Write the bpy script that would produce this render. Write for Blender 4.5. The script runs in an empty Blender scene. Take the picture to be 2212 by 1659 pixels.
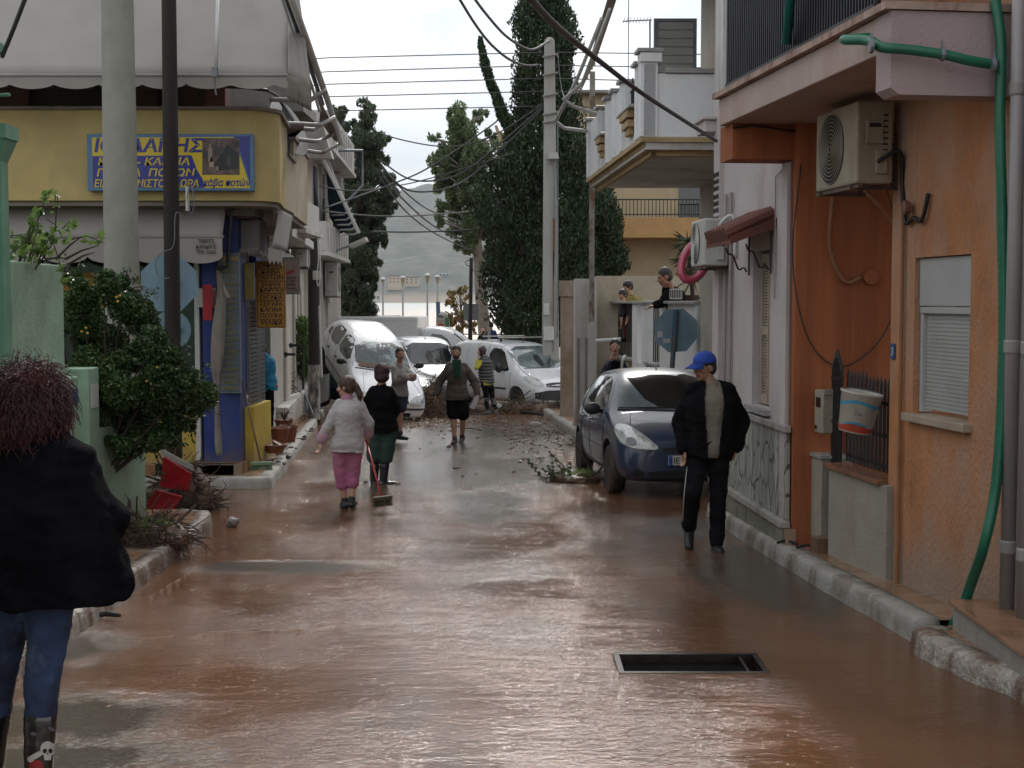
import bpy, bmesh, math, random
from math import radians as R, sin, cos, pi, tan, atan2
from mathutils import Vector, Matrix, noise
from mathutils.bvhtree import BVHTree
random.seed(7)
S = bpy.context.scene
COL = S.collection
# ------------------------------------------------------------------ camera
CAMH = 1.886; F = 3000.0; PITCH = math.atan(179.5/3000)
cam = bpy.data.cameras.new('camera'); camo = bpy.data.objects.new('camera', cam); COL.objects.link(camo)
camo.location = (0, 0, CAMH); camo.rotation_euler = (pi/2-PITCH, 0, 0)
cam.sensor_width = 36; cam.lens = 36*F/2212; cam.clip_start = 0.1; cam.clip_end = 20000
S.camera = camo
# ------------------------------------------------------------------ sky
SUN_EL, SUN_AZ = 40, 4
w = bpy.data.worlds.new('World'); S.world = w; w.use_nodes = True
nt = w.node_tree; nt.nodes.clear()
def nn(t, typ, **k):
    n = t.nodes.new(typ)
    for a, b in k.items(): setattr(n, a, b)
    return n
out = nn(nt, 'ShaderNodeOutputWorld'); bg = nn(nt, 'ShaderNodeBackground'); nt.links.new(bg.outputs[0], out.inputs[0])
sky = nn(nt, 'ShaderNodeTexSky', sky_type='NISHITA', sun_disc=False, sun_elevation=R(SUN_EL), sun_rotation=R(SUN_AZ))
tc = nn(nt, 'ShaderNodeTexCoord'); mp = nn(nt, 'ShaderNodeMapping'); mp.inputs['Scale'].default_value = (1, 1, 2.2)
nt.links.new(tc.outputs['Generated'], mp.inputs[0])
n1 = nn(nt, 'ShaderNodeTexNoise'); n1.inputs['Scale'].default_value = 5.5; n1.inputs['Detail'].default_value = 7; n1.inputs['Roughness'].default_value = .55
nt.links.new(mp.outputs[0], n1.inputs['Vector'])
r1 = nn(nt, 'ShaderNodeValToRGB'); e = r1.color_ramp.elements
e[0].position = .30; e[0].color = (8.4, 9.0, 9.8, 1); e[1].position = .58; e[1].color = (13.6, 13.8, 13.9, 1)
nt.links.new(n1.outputs[0], r1.inputs[0])
n2 = nn(nt, 'ShaderNodeTexNoise'); n2.inputs['Scale'].default_value = 2.6; n2.inputs['Detail'].default_value = 5
nt.links.new(mp.outputs[0], n2.inputs['Vector'])
r2 = nn(nt, 'ShaderNodeValToRGB'); e = r2.color_ramp.elements; e[0].position = .4; e[0].color = (.78,)*3+(1,); e[1].position = .6; e[1].color = (1, 1, 1, 1)
nt.links.new(n2.outputs[0], r2.inputs[0])
mx = nn(nt, 'ShaderNodeMix', data_type='RGBA'); nt.links.new(r2.outputs[0], mx.inputs[0])
nt.links.new(sky.outputs[0], mx.inputs[6]); nt.links.new(r1.outputs[0], mx.inputs[7])
nt.links.new(mx.outputs[2], bg.inputs[0]); bg.inputs[1].default_value = 0.10
# ------------------------------------------------------------------ hazy sun ahead of the camera, behind thin cloud
sl = bpy.data.lights.new('sun', 'SUN'); sl.energy = 2.0; sl.angle = R(4); sl.color = (1, .96, .9)
so = bpy.data.objects.new('sun', sl); COL.objects.link(so); so.location = (0, 30, 30)
so.rotation_euler = Vector((-sin(R(SUN_AZ))*cos(R(SUN_EL)), -cos(R(SUN_AZ))*cos(R(SUN_EL)), -sin(R(SUN_EL)))).to_track_quat('-Z', 'Y').to_euler()
S.view_settings.view_transform = 'Standard'; S.view_settings.look = 'None'; S.view_settings.exposure = 0.0; S.view_settings.gamma = 1
# ------------------------------------------------------------------ pixel -> place helpers (photo grid 2212 x 1659)
def ray(x, y):
    a, b = (x-1106)/F, (829.5-y)/F
    return Vector((a, cos(PITCH)+b*sin(PITCH), -sin(PITCH)+b*cos(PITCH)))
def P(x, y, Y):
    d = ray(x, y); return Vector((0, 0, CAMH))+d*(Y/d.y)
def gz(Y):
    return -0.0253*Y if Y < 40 else -1.012
def G(x, y, h=0.0):
    d = ray(x, y); t = (CAMH-h)/(-d.z-0.0253*d.y); return Vector((0, 0, CAMH))+d*t
def K(ox, oy, sc):                      # zoomed crop -> photo grid
    return lambda cx, cy: ((ox+cx/sc)/1.1573, (oy+cy/sc)/1.1573)
# ------------------------------------------------------------------ object helpers
def tag(o, label=None, cat=None, group=None, kind=None):
    if label: o['label'] = label
    if cat: o['category'] = cat
    if group: o['group'] = group
    if kind: o['kind'] = kind
    return o
def E_(name, loc, label, cat, group=None, rz=0):
    o = bpy.data.objects.new(name, None); COL.objects.link(o); o.location = loc; o.rotation_euler = (0, 0, rz); o.empty_display_size = .1
    return tag(o, label, cat, group)
def link(name, me, parent=None, world=True):
    o = bpy.data.objects.new(name, me); COL.objects.link(o)
    if parent:
        o.parent = parent
        if world:
            o.matrix_parent_inverse = pmat(parent).inverted()
    return o
def pmat(p):
    m = Matrix.LocRotScale(p.location, p.rotation_euler, p.scale)
    if p.parent: m = pmat(p.parent) @ p.matrix_parent_inverse @ m
    return m
def M_(*a): return Matrix(a)
class MB:
    """collects shapes into ONE mesh"""
    def __init__(s): s.bm = bmesh.new(); s.mi = 0
    def _post(s, vs):
        for f in {f for v in vs for f in v.link_faces}: f.material_index = s.mi
    def hexa(s, p):                     # 8 points: bottom 0-3, top 4-7
        v = [s.bm.verts.new(q) for q in p]
        for f in ((3, 2, 1, 0), (4, 5, 6, 7), (0, 1, 5, 4), (1, 2, 6, 5), (2, 3, 7, 6), (3, 0, 4, 7)):
            s.bm.faces.new([v[i] for i in f])
        s._post(v); return s
    def box(s, a, b, m=None):
        x0, y0, z0 = a; x1, y1, z1 = b
        p = [Vector(q) for q in ((x0, y0, z0), (x1, y0, z0), (x1, y1, z0), (x0, y1, z0), (x0, y0, z1), (x1, y0, z1), (x1, y1, z1), (x0, y1, z1))]
        if m is not None: p = [m @ q for q in p]
        return s.hexa(p)
    def prism(s, pts, d):               # polygon (world points) extruded by vector d
        d = Vector(d); a = [s.bm.verts.new(Vector(p)) for p in pts]; b = [s.bm.verts.new(Vector(p)+d) for p in pts]
        n = len(a); s.bm.faces.new(a[::-1]); s.bm.faces.new(b)
        for i in range(n): s.bm.faces.new((a[i], a[(i+1) % n], b[(i+1) % n], b[i]))
        s._post(a+b); return s
    def tube(s, pts, r, seg=8, cap=True):
        pts = [Vector(p) for p in pts]; rs = r if isinstance(r, (list, tuple)) else [r]*len(pts)
        rings = []; up = None
        for i, p in enumerate(pts):
            d = (pts[min(i+1, len(pts)-1)]-pts[max(i-1, 0)]).normalized()
            if up is None: up = Vector((0, 0, 1)) if abs(d.z) < .9 else Vector((1, 0, 0))
            a = d.cross(up).normalized(); b = d.cross(a).normalized(); up = -b if False else up
            if abs(d.dot(up)) > .97: a = d.cross(Vector((1, 0, 0) if abs(d.x) < .9 else (0, 1, 0))).normalized(); b = d.cross(a).normalized()
            rings.append([s.bm.verts.new(p+(a*cos(2*pi*k/seg)+b*sin(2*pi*k/seg))*rs[i]) for k in range(seg)])
        for i in range(len(rings)-1):
            q, t = rings[i], rings[i+1]
            off = min(range(seg), key=lambda o: (q[0].co-pts[i]-t[o].co+pts[i+1]).length) if True else 0
            t2 = t[off:]+t[:off]
            rings[i+1] = t2
            for k in range(seg): s.bm.faces.new((q[k], q[(k+1) % seg], t2[(k+1) % seg], t2[k]))
        if cap:
            for q in (rings[0][::-1], rings[-1]):
                try: s.bm.faces.new(q)
                except ValueError: pass
        for q in rings: s._post(q)
        return s
    def lathe(s, prof, c, seg=16, m=None):   # prof [(r,z)]
        rings = []
        for r, z in prof:
            rr = []
            for k in range(seg):
                p = Vector((r*cos(2*pi*k/seg), r*sin(2*pi*k/seg), z))
                if m is not None: p = m @ p
                rr.append(s.bm.verts.new(p+Vector(c)))
            rings.append(rr)
        for i in range(len(rings)-1):
            for k in range(seg): s.bm.faces.new((rings[i][k], rings[i][(k+1) % seg], rings[i+1][(k+1) % seg], rings[i+1][k]))
        s.bm.faces.new(rings[0][::-1]); s.bm.faces.new(rings[-1])
        for q in rings: s._post(q)
        return s
    def ell(s, c, r, m=None, sub=2):
        mt = Matrix.Translation(Vector(c)) @ (m or Matrix.Identity(4)) @ Matrix.Diagonal((*r, 1))
        k = bmesh.ops.create_icosphere(s.bm, subdivisions=sub, radius=1, matrix=mt); s._post(k['verts']); return s
    def quad(s, *p):
        v = [s.bm.verts.new(Vector(q)) for q in p]; s.bm.faces.new(v).material_index = s.mi; return s
    def build(s, name, mats, parent=None, bevel=0, smooth=False, normals=True):
        if normals: bmesh.ops.recalc_face_normals(s.bm, faces=s.bm.faces)
        me = bpy.data.meshes.new(name); s.bm.to_mesh(me); s.bm.free()
        for m in (mats if isinstance(mats, (list, tuple)) else [mats]): me.materials.append(m)
        o = link(name, me, parent)
        if smooth: me.shade_smooth()
        if bevel:
            b = o.modifiers.new('b', 'BEVEL'); b.width = bevel; b.segments = 2; b.limit_method = 'ANGLE'; b.harden_normals = False
        return o
def evalmesh(o):
    dg = bpy.context.evaluated_depsgraph_get(); dg.update()
    return bpy.data.meshes.new_from_object(o.evaluated_get(dg))
# ------------------------------------------------------------------ materials
MATS = {}
def mat(name, col, rough=.7, var=.12, scale=3.0, bump=.0, bscale=40, metal=0, spec=.5, col2=None, dirt=None, dscale=1.2, coat=0, stretch=(1, 1, 1), dpos=(.5, .68), trans=0, emis=None, world=True, alpha=None):
    if name in MATS: return MATS[name]
    col = tuple(c*.75 for c in col); dirt = dirt and tuple(c*.75 for c in dirt); col2 = col2 and tuple(c*.75 for c in col2)
    m = bpy.data.materials.new(name); m.use_nodes = True; t = m.node_tree; b = t.nodes['Principled BSDF']; L = t.links.new
    b.inputs['Roughness'].default_value = rough; b.inputs['Metallic'].default_value = metal; b.inputs['Specular IOR Level'].default_value = spec
    b.inputs['Coat Weight'].default_value = coat; b.inputs['Coat Roughness'].default_value = .06
    c2 = col2 or tuple(max(0, c*(1-var*2)) for c in col); c1 = tuple(min(1, c*(1+var)) for c in col)
    tc = nn(t, 'ShaderNodeTexCoord'); mp = nn(t, 'ShaderNodeMapping'); mp.inputs['Scale'].default_value = stretch
    L(tc.outputs['Object'], mp.inputs[0])
    n = nn(t, 'ShaderNodeTexNoise'); n.inputs['Scale'].default_value = scale; n.inputs['Detail'].default_value = 6; n.inputs['Roughness'].default_value = .65
    L(mp.outputs[0], n.inputs['Vector'])
    rp = nn(t, 'ShaderNodeValToRGB'); rp.color_ramp.elements[0].position = .3; rp.color_ramp.elements[1].position = .7
    rp.color_ramp.elements[0].color = (*c2, 1); rp.color_ramp.elements[1].color = (*c1, 1); L(n.outputs[0], rp.inputs[0])
    last = rp.outputs[0]
    if dirt:
        n3 = nn(t, 'ShaderNodeTexNoise'); n3.inputs['Scale'].default_value = dscale; n3.inputs['Detail'].default_value = 9; n3.inputs['Roughness'].default_value = .7
        mp3 = nn(t, 'ShaderNodeMapping'); mp3.inputs['Scale'].default_value = (1, 1, .45); mp3.inputs['Location'].default_value = (3.1, 7.7, 1.3)
        L(tc.outputs['Object'], mp3.inputs[0]); L(mp3.outputs[0], n3.inputs['Vector'])
        r3 = nn(t, 'ShaderNodeValToRGB'); r3.color_ramp.elements[0].position = dpos[0]; r3.color_ramp.elements[1].position = dpos[1]
        r3.color_ramp.elements[0].color = (0, 0, 0, 1); L(n3.outputs[0], r3.inputs[0])
        mm = nn(t, 'ShaderNodeMix', data_type='RGBA'); L(r3.outputs[0], mm.inputs[0]); L(last, mm.inputs[6]); mm.inputs[7].default_value = (*dirt, 1)
        last = mm.outputs[2]
    L(last, b.inputs['Base Color'])
    if bump:
        n2 = nn(t, 'ShaderNodeTexNoise'); n2.inputs['Scale'].default_value = bscale; n2.inputs['Detail'].default_value = 5; L(mp.outputs[0], n2.inputs['Vector'])
        bp = nn(t, 'ShaderNodeBump'); bp.inputs['Strength'].default_value = bump; bp.inputs['Distance'].default_value = .02; L(n2.outputs[0], bp.inputs['Height']); L(bp.outputs[0], b.inputs['Normal'])
    if trans: b.inputs['Transmission Weight'].default_value = trans
    if emis: b.inputs['Emission Color'].default_value = (*emis[:3], 1); b.inputs['Emission Strength'].default_value = emis[3]
    if alpha is not None: b.inputs['Alpha'].default_value = alpha
    MATS[name] = m; return m
WHITE = mat('white_stucco', (.60, .58, .55), .85, .06, 2, .35, 60, dirt=(.36, .31, .25), dscale=.9, dpos=(.52, .75))
WHITE2 = mat('white_plaster_pink', (.60, .54, .54), .85, .06, 2, .3, 50, dirt=(.38, .30, .27), dscale=1.1, dpos=(.55, .8))
CREAM = mat('cream_plaster', (.60, .54, .42), .85, .08, 2, .3, 50, dirt=(.36, .29, .2), dscale=.8)
ORANGE = mat('orange_stucco', (.58, .25, .105), .9, .18, 2.2, .9, 55, dirt=(.50, .33, .24), dscale=1.3, dpos=(.42, .64), stretch=(1, 1, .5))
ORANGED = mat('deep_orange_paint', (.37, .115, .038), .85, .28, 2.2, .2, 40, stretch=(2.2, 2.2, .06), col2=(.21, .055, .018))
MINT = mat('mint_plaster', (.33, .50, .37), .8, .07, 2, .25, 30, dirt=(.26, .36, .26), dscale=1.0)
MINTD = mat('mint_green_paint', (.10, .30, .19), .6, .1, 3, .1, 30)
YEL = mat('pale_yellow_plaster', (.62, .49, .20), .85, .07, 1.5, .25, 50, dirt=(.47, .38, .2), dscale=.8)
YELS = mat('bright_yellow_paint', (.72, .50, .03), .6, .1, 2, .1, 40, dirt=(.45, .33, .1), dscale=2)
YELW = mat('weathered_yellow_cream', (.52, .44, .30), .85, .1, 1.5, .25, 50, dirt=(.38, .30, .22), dscale=1.0)
BLUEP = mat('deep_blue_paint', (.018, .05, .25), .5, .12, 2, .1, 40, dirt=(.06, .08, .2), dscale=2)
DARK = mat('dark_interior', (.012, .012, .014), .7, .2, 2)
DKBROWN = mat('dark_brown_wood', (.05, .025, .016), .7, .25, 4)
SIGNBLUE = mat('sign_blue', (.02, .03, .28), .35, .06, 4)
SIGNYEL = mat('sign_yellow', (.75, .56, .02), .35, .05, 4)
SIGNFRAME = mat('sign_frame_blue', (.10, .22, .38), .45, .1, 4)
CANVAS = mat('grey_canvas', (.40, .375, .345), .9, .05, 1.2, .25, 220, dirt=(.33, .30, .27), dscale=.7)
CANVASD = mat('dirty_canvas', (.30, .27, .24), .95, .15, 3, .35, 90, dirt=(.18, .15, .12))
CONC = mat('grey_concrete', (.34, .33, .30), .85, .1, 5, .4, 60, dirt=(.24, .23, .2), dscale=2)
CONCL = mat('pale_concrete', (.46, .45, .41), .85, .1, 4, .35, 60, dirt=(.33, .30, .25), dscale=2)
CONCD = mat('muddy_concrete', (.36, .30, .24), .6, .2, 4, .5, 40, dirt=(.30, .16, .08), dscale=2, dpos=(.4, .6))
KERB = mat('worn_white_kerb', (.52, .47, .42), .4, .2, 7, .9, 40, dirt=(.17, .10, .065), dscale=4.5, dpos=(.42, .58))
MUDPAVE = mat('wet_muddy_pavement', (.36, .20, .11), .22, .2, 3, .35, 14, dirt=(.42, .33, .25), dscale=2.2, dpos=(.45, .62))
MARBLE = mat('grey_marble', (.42, .41, .40), .4, .2, 5, .05, 40, stretch=(1, 1, 3))
WOODP = mat('creosoted_wood', (.022, .017, .014), .75, .25, 6, .5, 30, stretch=(8, 8, .4))
WPAINT = mat('white_paint_metal', (.66, .66, .64), .4, .06, 5)
GREYM = mat('grey_metal', (.22, .24, .26), .45, .15, 6, metal=.4)
BLACKM = mat('black_iron', (.012, .012, .013), .5, .2, 6)
RUBBER = mat('black_rubber', (.012, .012, .012), .7, .2, 6)
SIGNBACK = mat('sign_back_blue_grey', (.22, .35, .44), .45, .1, 3, dirt=(.26, .36, .42), dscale=3)
GLASSD = mat('dark_glass', (.012, .016, .018), .06, .2, 2, spec=.8)
ALU = mat('grey_aluminium_shutter', (.42, .42, .41), .5, .06, 3)
TERRA = mat('terracotta', (.30, .09, .035), .6, .15, 4, dirt=(.2, .13, .09), dscale=5)
ROOFT = mat('red_clay_tile', (.16, .045, .03), .7, .2, 6)
PLASTIC = mat('aged_white_plastic', (.52, .51, .47), .45, .06, 3, dirt=(.4, .36, .3), dscale=2)
GREENP = mat('green_pipe', (.012, .16, .09), .4, .1, 4)
MUD = mat('brown_mud', (.16, .085, .045), .45, .3, 6, .8, 25)
def add_tide(m, z0, z1, col, amt=.7, nscale=2.5):
    """muddy flood stain rising from the wall foot"""
    t = m.node_tree; b = t.nodes['Principled BSDF']; L = t.links.new; src = b.inputs['Base Color'].links[0].from_socket
    tc = nn(t, 'ShaderNodeTexCoord'); sp = nn(t, 'ShaderNodeSeparateXYZ'); L(tc.outputs['Object'], sp.inputs[0]); n = nn(t, 'ShaderNodeTexNoise'); n.inputs['Scale'].default_value = nscale; n.inputs['Detail'].default_value = 8; n.inputs['Roughness'].default_value = .7; L(tc.outputs['Object'], n.inputs['Vector'])
    a = nn(t, 'ShaderNodeMath', operation='MULTIPLY_ADD'); L(sp.outputs[1], a.inputs[0]); a.inputs[1].default_value = .0253; L(sp.outputs[2], a.inputs[2])
    c = nn(t, 'ShaderNodeMath', operation='MULTIPLY_ADD'); L(n.outputs[0], c.inputs[0]); c.inputs[1].default_value = -.9; L(a.outputs[0], c.inputs[2])
    r = nn(t, 'ShaderNodeMapRange', interpolation_type='SMOOTHSTEP'); r.inputs[1].default_value = z1-.45; r.inputs[2].default_value = z0-.45; r.inputs[4].default_value = amt; L(c.outputs[0], r.inputs[0])
    mx = nn(t, 'ShaderNodeMix', data_type='RGBA'); L(r.outputs[0], mx.inputs[0]); L(src, mx.inputs[6]); mx.inputs[7].default_value = (*col, 1); L(mx.outputs[2], b.inputs['Base Color'])
add_tide(ORANGE, .15, .75, (.27, .20, .15), .75); add_tide(WHITE2, .2, .6, (.26, .2, .16), .5); add_tide(MINT, .1, .5, (.17, .15, .10), .8); add_tide(WHITE, .15, .7, (.26, .19, .13), .7); add_tide(BLUEP, .15, .5, (.12, .09, .07), .7, 5); add_tide(YELS, .15, .6, (.25, .16, .07), .7, 5)
BWHITE = mat('bright_white_stucco', (.92, .93, .95), .85, .04, 2, .35, 60, dirt=(.66, .62, .56), dscale=.9, dpos=(.55, .8))
def text(s, size, matn, M, parent, name='lettering', depth=.002, shear=0, ax='LEFT', sx=1, off=0):
    c = bpy.data.curves.new('t', 'FONT'); c.body = s; c.size = size; c.extrude = depth; c.shear = shear; c.align_x = ax; c.offset = off*size*.9; c.resolution_u = 2
    o = bpy.data.objects.new('t', c); COL.objects.link(o); me = evalmesh(o); bpy.data.objects.remove(o)
    me.materials.clear(); me.materials.append(matn); me.transform(M @ Matrix.Diagonal((sx, 1, 1, 1)))
    q = link(name, me, parent); return q
def frame(o, u, n):                     # matrix: local x->u, y->up z, z->normal n
    u = Vector(u).normalized(); n = Vector(n).normalized(); v = n.cross(u).normalized()
    return Matrix(((u.x, v.x, n.x, o[0]), (u.y, v.y, n.y, o[1]), (u.z, v.z, n.z, o[2]), (0, 0, 0, 1)))
class Wall:
    """a vertical plane X = x0 + b (Y - y0); side=+1 right wall (street on its left), -1 left wall. Local (u along +Y, w out to the street, z)"""
    def __init__(s, x0, y0, b, side):
        s.o = Vector((x0, y0, 0)); s.ud = Vector((b, 1, 0)).normalized(); s.w = Vector((-s.ud.y, s.ud.x, 0))*side; s.side = side
        s.m = Matrix(((s.ud.x, s.w.x, 0, x0), (s.ud.y, s.w.y, 0, y0), (0, 0, 1, 0), (0, 0, 0, 1)))
    def pt(s, u, w, z): return s.m @ Vector((u, w, z))
    def uz(s, x, y, w=0):               # pixel -> (u,z) on plane at offset w
        d = ray(x, y); c = Vector((0, 0, CAMH)); p = s.pt(0, w, 0)
        t = (p-c).dot(s.w)/d.dot(s.w); q = s.m.inverted() @ (c+d*t); return q.x, q.z
    def u(s_, x, w=0): return s_.uz(x, 650, w)[0]
    def box(s, mb, u0, u1, w0, w1, z0, z1): mb.box((u0, w0, z0), (u1, w1, z1), s.m); return mb
# ================================================================== GROUND, ROAD, KERBS, SEA, HILLS
def n2d(x, y, s=1.0, z=0.0): return noise.noise(Vector((x*s, y*s, z)))
def road_material():
    m = bpy.data.materials.new('flooded_road'); m.use_nodes = True; t = m.node_tree; b = t.nodes['Principled BSDF']; L = t.links.new
    tc = nn(t, 'ShaderNodeTexCoord')
    def noi(sc, det=5, stretch=(1, 1, 1), rough=.6, dist=0):
        mp = nn(t, 'ShaderNodeMapping'); mp.inputs['Scale'].default_value = stretch; L(tc.outputs['Object'], mp.inputs[0])
        n = nn(t, 'ShaderNodeTexNoise'); n.inputs['Scale'].default_value = sc; n.inputs['Detail'].default_value = det; n.inputs['Roughness'].default_value = rough; n.inputs['Distortion'].default_value = dist
        L(mp.outputs[0], n.inputs['Vector']); return n
    def math_(op, a, bb=None, clamp=False):
        n = nn(t, 'ShaderNodeMath', operation=op, use_clamp=clamp)
        for i, q in enumerate((a, bb)):
            if q is None: continue
            if isinstance(q, (int, float)): n.inputs[i].default_value = q
            else: L(q, n.inputs[i])
        return n.outputs[0]
    # bare / thin-film patches of asphalt, where the flood runs shallow: (X, Y, rx, ry)
    dis = noi(1.9, 9, (1, .7, 1), rough=.72); dd = math_('MULTIPLY', math_('SUBTRACT', dis.outputs[0], .5), 2.0)
    pats = []
    for (px, py, rx, ry) in ((1640, 1238, .62, 1.25), (1500, 1140, .42, .7), (1720, 1290, .3, 1.0), (620, 1225, .75, .36), (120, 1400, .4, .6), (120, 1560, .6, .5), (60, 1640, .7, .35),
                             (1000, 1010, 1.7, 3.2), (1080, 950, 2.6, 4.5), (1350, 960, .6, 4), (1060, 1090, .5, 2.2)):
        g = G(px, py); pats.append((g.x, g.y, rx, ry))
    mask = None
    for (cx, cy, rx, ry) in pats:
        mp = nn(t, 'ShaderNodeMapping'); mp.inputs['Location'].default_value = (-cx/rx, -cy/ry, 0); mp.inputs['Scale'].default_value = (1/rx, 1/ry, 0); L(tc.outputs['Object'], mp.inputs[0])
        ln = nn(t, 'ShaderNodeVectorMath', operation='LENGTH'); L(mp.outputs[0], ln.inputs[0])
        v = math_('ADD', ln.outputs['Value'], dd)
        mr = nn(t, 'ShaderNodeMapRange', interpolation_type='SMOOTHSTEP'); mr.inputs[1].default_value = 1.35; mr.inputs[2].default_value = .55; L(v, mr.inputs[0])
        mask = mr.outputs[0] if mask is None else math_('MAXIMUM', mask, mr.outputs[0])
    n_m = noi(.9, 7, (1, .55, 1), .6); r_m = nn(t, 'ShaderNodeValToRGB'); e = r_m.color_ramp.elements
    e[0].position = .32; e[0].color = (.085, .036, .014, 1); e[1].position = .72; e[1].color = (.175, .080, .034, 1); L(n_m.outputs[0], r_m.inputs[0])
    n_a = noi(70, 3); r_a = nn(t, 'ShaderNodeValToRGB'); e = r_a.color_ramp.elements
    e[0].position = .3; e[0].color = (.022, .021, .018, 1); e[1].position = .75; e[1].color = (.095, .088, .075, 1); L(n_a.outputs[0], r_a.inputs[0])
    mx = nn(t, 'ShaderNodeMix', data_type='RGBA'); L(math_('MULTIPLY', mask, .8), mx.inputs[0]); L(r_m.outputs[0], mx.inputs[6]); L(r_a.outputs[0], mx.inputs[7])
    L(mx.outputs[2], b.inputs['Base Color'])
    rr = nn(t, 'ShaderNodeMapRange'); rr.inputs[3].default_value = .05; rr.inputs[4].default_value = .22; L(mask, rr.inputs[0]); L(rr.outputs[0], b.inputs['Roughness'])
    b.inputs['IOR'].default_value = 1.5; b.inputs['Specular IOR Level'].default_value = .5
    # ripples of the shallow flow: fine chop, cross-stream wavelets, long crests
    a1 = noi(80, 3, (.75, 1.1, 1), .6); a2 = noi(24, 4, (.6, 1.3, 1), .6, .4); a3 = noi(3.0, 3, (.4, 1.0, 1), .5, .8); ag = noi(160, 2)
    wv = nn(t, 'ShaderNodeTexWave'); wv.bands_direction = 'DIAGONAL'
    mp = nn(t, 'ShaderNodeMapping'); mp.inputs['Scale'].default_value = (.25, 1.2, 0); mp.inputs['Rotation'].default_value = (0, 0, .1); L(tc.outputs['Object'], mp.inputs[0]); L(mp.outputs[0], wv.inputs[0])
    wv.inputs['Scale'].default_value = .55; wv.inputs['Distortion'].default_value = 6; wv.inputs['Detail'].default_value = 3
    flow = noi(.7, 3, (1, .6, 1)); fm = nn(t, 'ShaderNodeMapRange', interpolation_type='SMOOTHSTEP'); fm.inputs[1].default_value = .38; fm.inputs[2].default_value = .58; fm.inputs[3].default_value = .4; fm.inputs[4].default_value = 1; L(flow.outputs[0], fm.inputs[0])
    h = math_('ADD', math_('MULTIPLY', a1.outputs[0], .17), math_('MULTIPLY', a2.outputs[0], .20))
    h = math_('MULTIPLY', h, fm.outputs[0])
    h = math_('ADD', h, math_('MULTIPLY', a3.outputs[0], .40)); h = math_('ADD', h, math_('MULTIPLY', wv.outputs[0], .12))
    g1 = noi(30, 2, (.5, 1.3, 1), .5); gm = nn(t, 'ShaderNodeMapRange', interpolation_type='SMOOTHSTEP'); gm.inputs[1].default_value = .60; gm.inputs[2].default_value = .74; L(g1.outputs[0], gm.inputs[0]); h = math_('ADD', h, math_('MULTIPLY', math_('MULTIPLY', gm.outputs[0], fm.outputs[0]), .20))
    ga = math_('MULTIPLY', math_('MULTIPLY', ag.outputs[0], mask), .03)
    h2 = math_('ADD', math_('MULTIPLY', h, math_('SUBTRACT', 1, math_('MULTIPLY', mask, .72))), ga)
    bp = nn(t, 'ShaderNodeBump'); bp.inputs['Strength'].default_value = .8; bp.inputs['Distance'].default_value = .04; L(h2, bp.inputs['Height']); L(bp.outputs[0], b.inputs['Normal'])
    return m
ROAD = road_material()
KERBG = mat('grey_kerb', (.40, .38, .34), .6, .12, 5, .5, 40, dirt=(.17, .13, .10), dscale=3.5, dpos=(.45, .62))
HX0, HX1, HY0, HY1 = .62, 1.43, 7.70, 8.10
def ground_z(X, Y):
    if Y < 104: z = gz(Y)
    else: z = -4.5
    if 3 < Y < 36 and abs(X) < 5: z += .012*n2d(X, Y, .8)
    return z
xs = sorted(set([-4400, -3000, -800, -200, -60, -20, -12, -8, -6, 6, 8, 12, 20, 60, 200, 800, 3000, 4400, HX0, HX1]+[round(-5+.25*i, 3) for i in range(41)]))
ys = sorted(set([-300, -40, -10, -3, 0, 2, HY0, HY1, 38, 40, 45, 55, 70, 90, 103.9, 104.1, 200, 1000, 3000, 4800]+[round(3+.25*i, 3) for i in range(130)]))
bm = bmesh.new(); gr = [[bm.verts.new((x, y, ground_z(x, y))) for x in xs] for y in ys]
for j in range(len(ys)-1):
    for i in range(len(xs)-1):
        if xs[i] >= HX0 and xs[i+1] <= HX1 and ys[j] >= HY0 and ys[j+1] <= HY1: continue
        bm.faces.new((gr[j][i], gr[j][i+1], gr[j+1][i+1], gr[j+1][i]))
me = bpy.data.meshes.new('road'); bm.to_mesh(me); bm.free(); me.materials.append(ROAD); me.shade_smooth()
tag(link('road', me), kind='structure')
# storm drain: open pit with an iron rim
z0 = gz(7.9)
dr = E_('storm_drain', (1.02, 7.9, z0), 'open rectangular storm drain in the flooded road with its grate missing', 'storm drain')
mb = MB()
for a, b in (((HX0, HY0-.001, z0-.7), (HX1, HY0-.06, z0-.02)), ((HX0, HY1+.001, z0-.7), (HX1, HY1+.06, z0-.02)), ((HX0-.06, HY0-.06, z0-.7), (HX0-.001, HY1+.06, z0-.02)), ((HX1+.001, HY0-.06, z0-.7), (HX1+.06, HY1+.06, z0-.02)), ((HX0, HY0, z0-.72), (HX1, HY1, z0-.66))):
    mb.box(a, b)
mb.build('pit', mat('drain_pit', (.02, .017, .015), .8, .3, 8), dr)
mb = MB(); t_ = .012
mb.box((HX0-.02, HY0-.02, z0-.05), (HX1+.02, HY0+t_, z0+.004)); mb.box((HX0-.02, HY1-t_, z0-.05), (HX1+.02, HY1+.02, z0+.004))
mb.box((HX0-.02, HY0+t_+.001, z0-.05), (HX0+t_, HY1-t_-.001, z0+.003)); mb.box((HX1-t_, HY0+t_+.001, z0-.05), (HX1+.02, HY1-t_-.001, z0+.003))
mb.box((HX1-.10, HY0+.03, z0-.03), (HX1-.085, HY1-.03, z0-.005))
mb.build('rim', mat('wet_rusty_iron', (.03, .022, .018), .4, .3, 12, metal=.3), dr)

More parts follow.
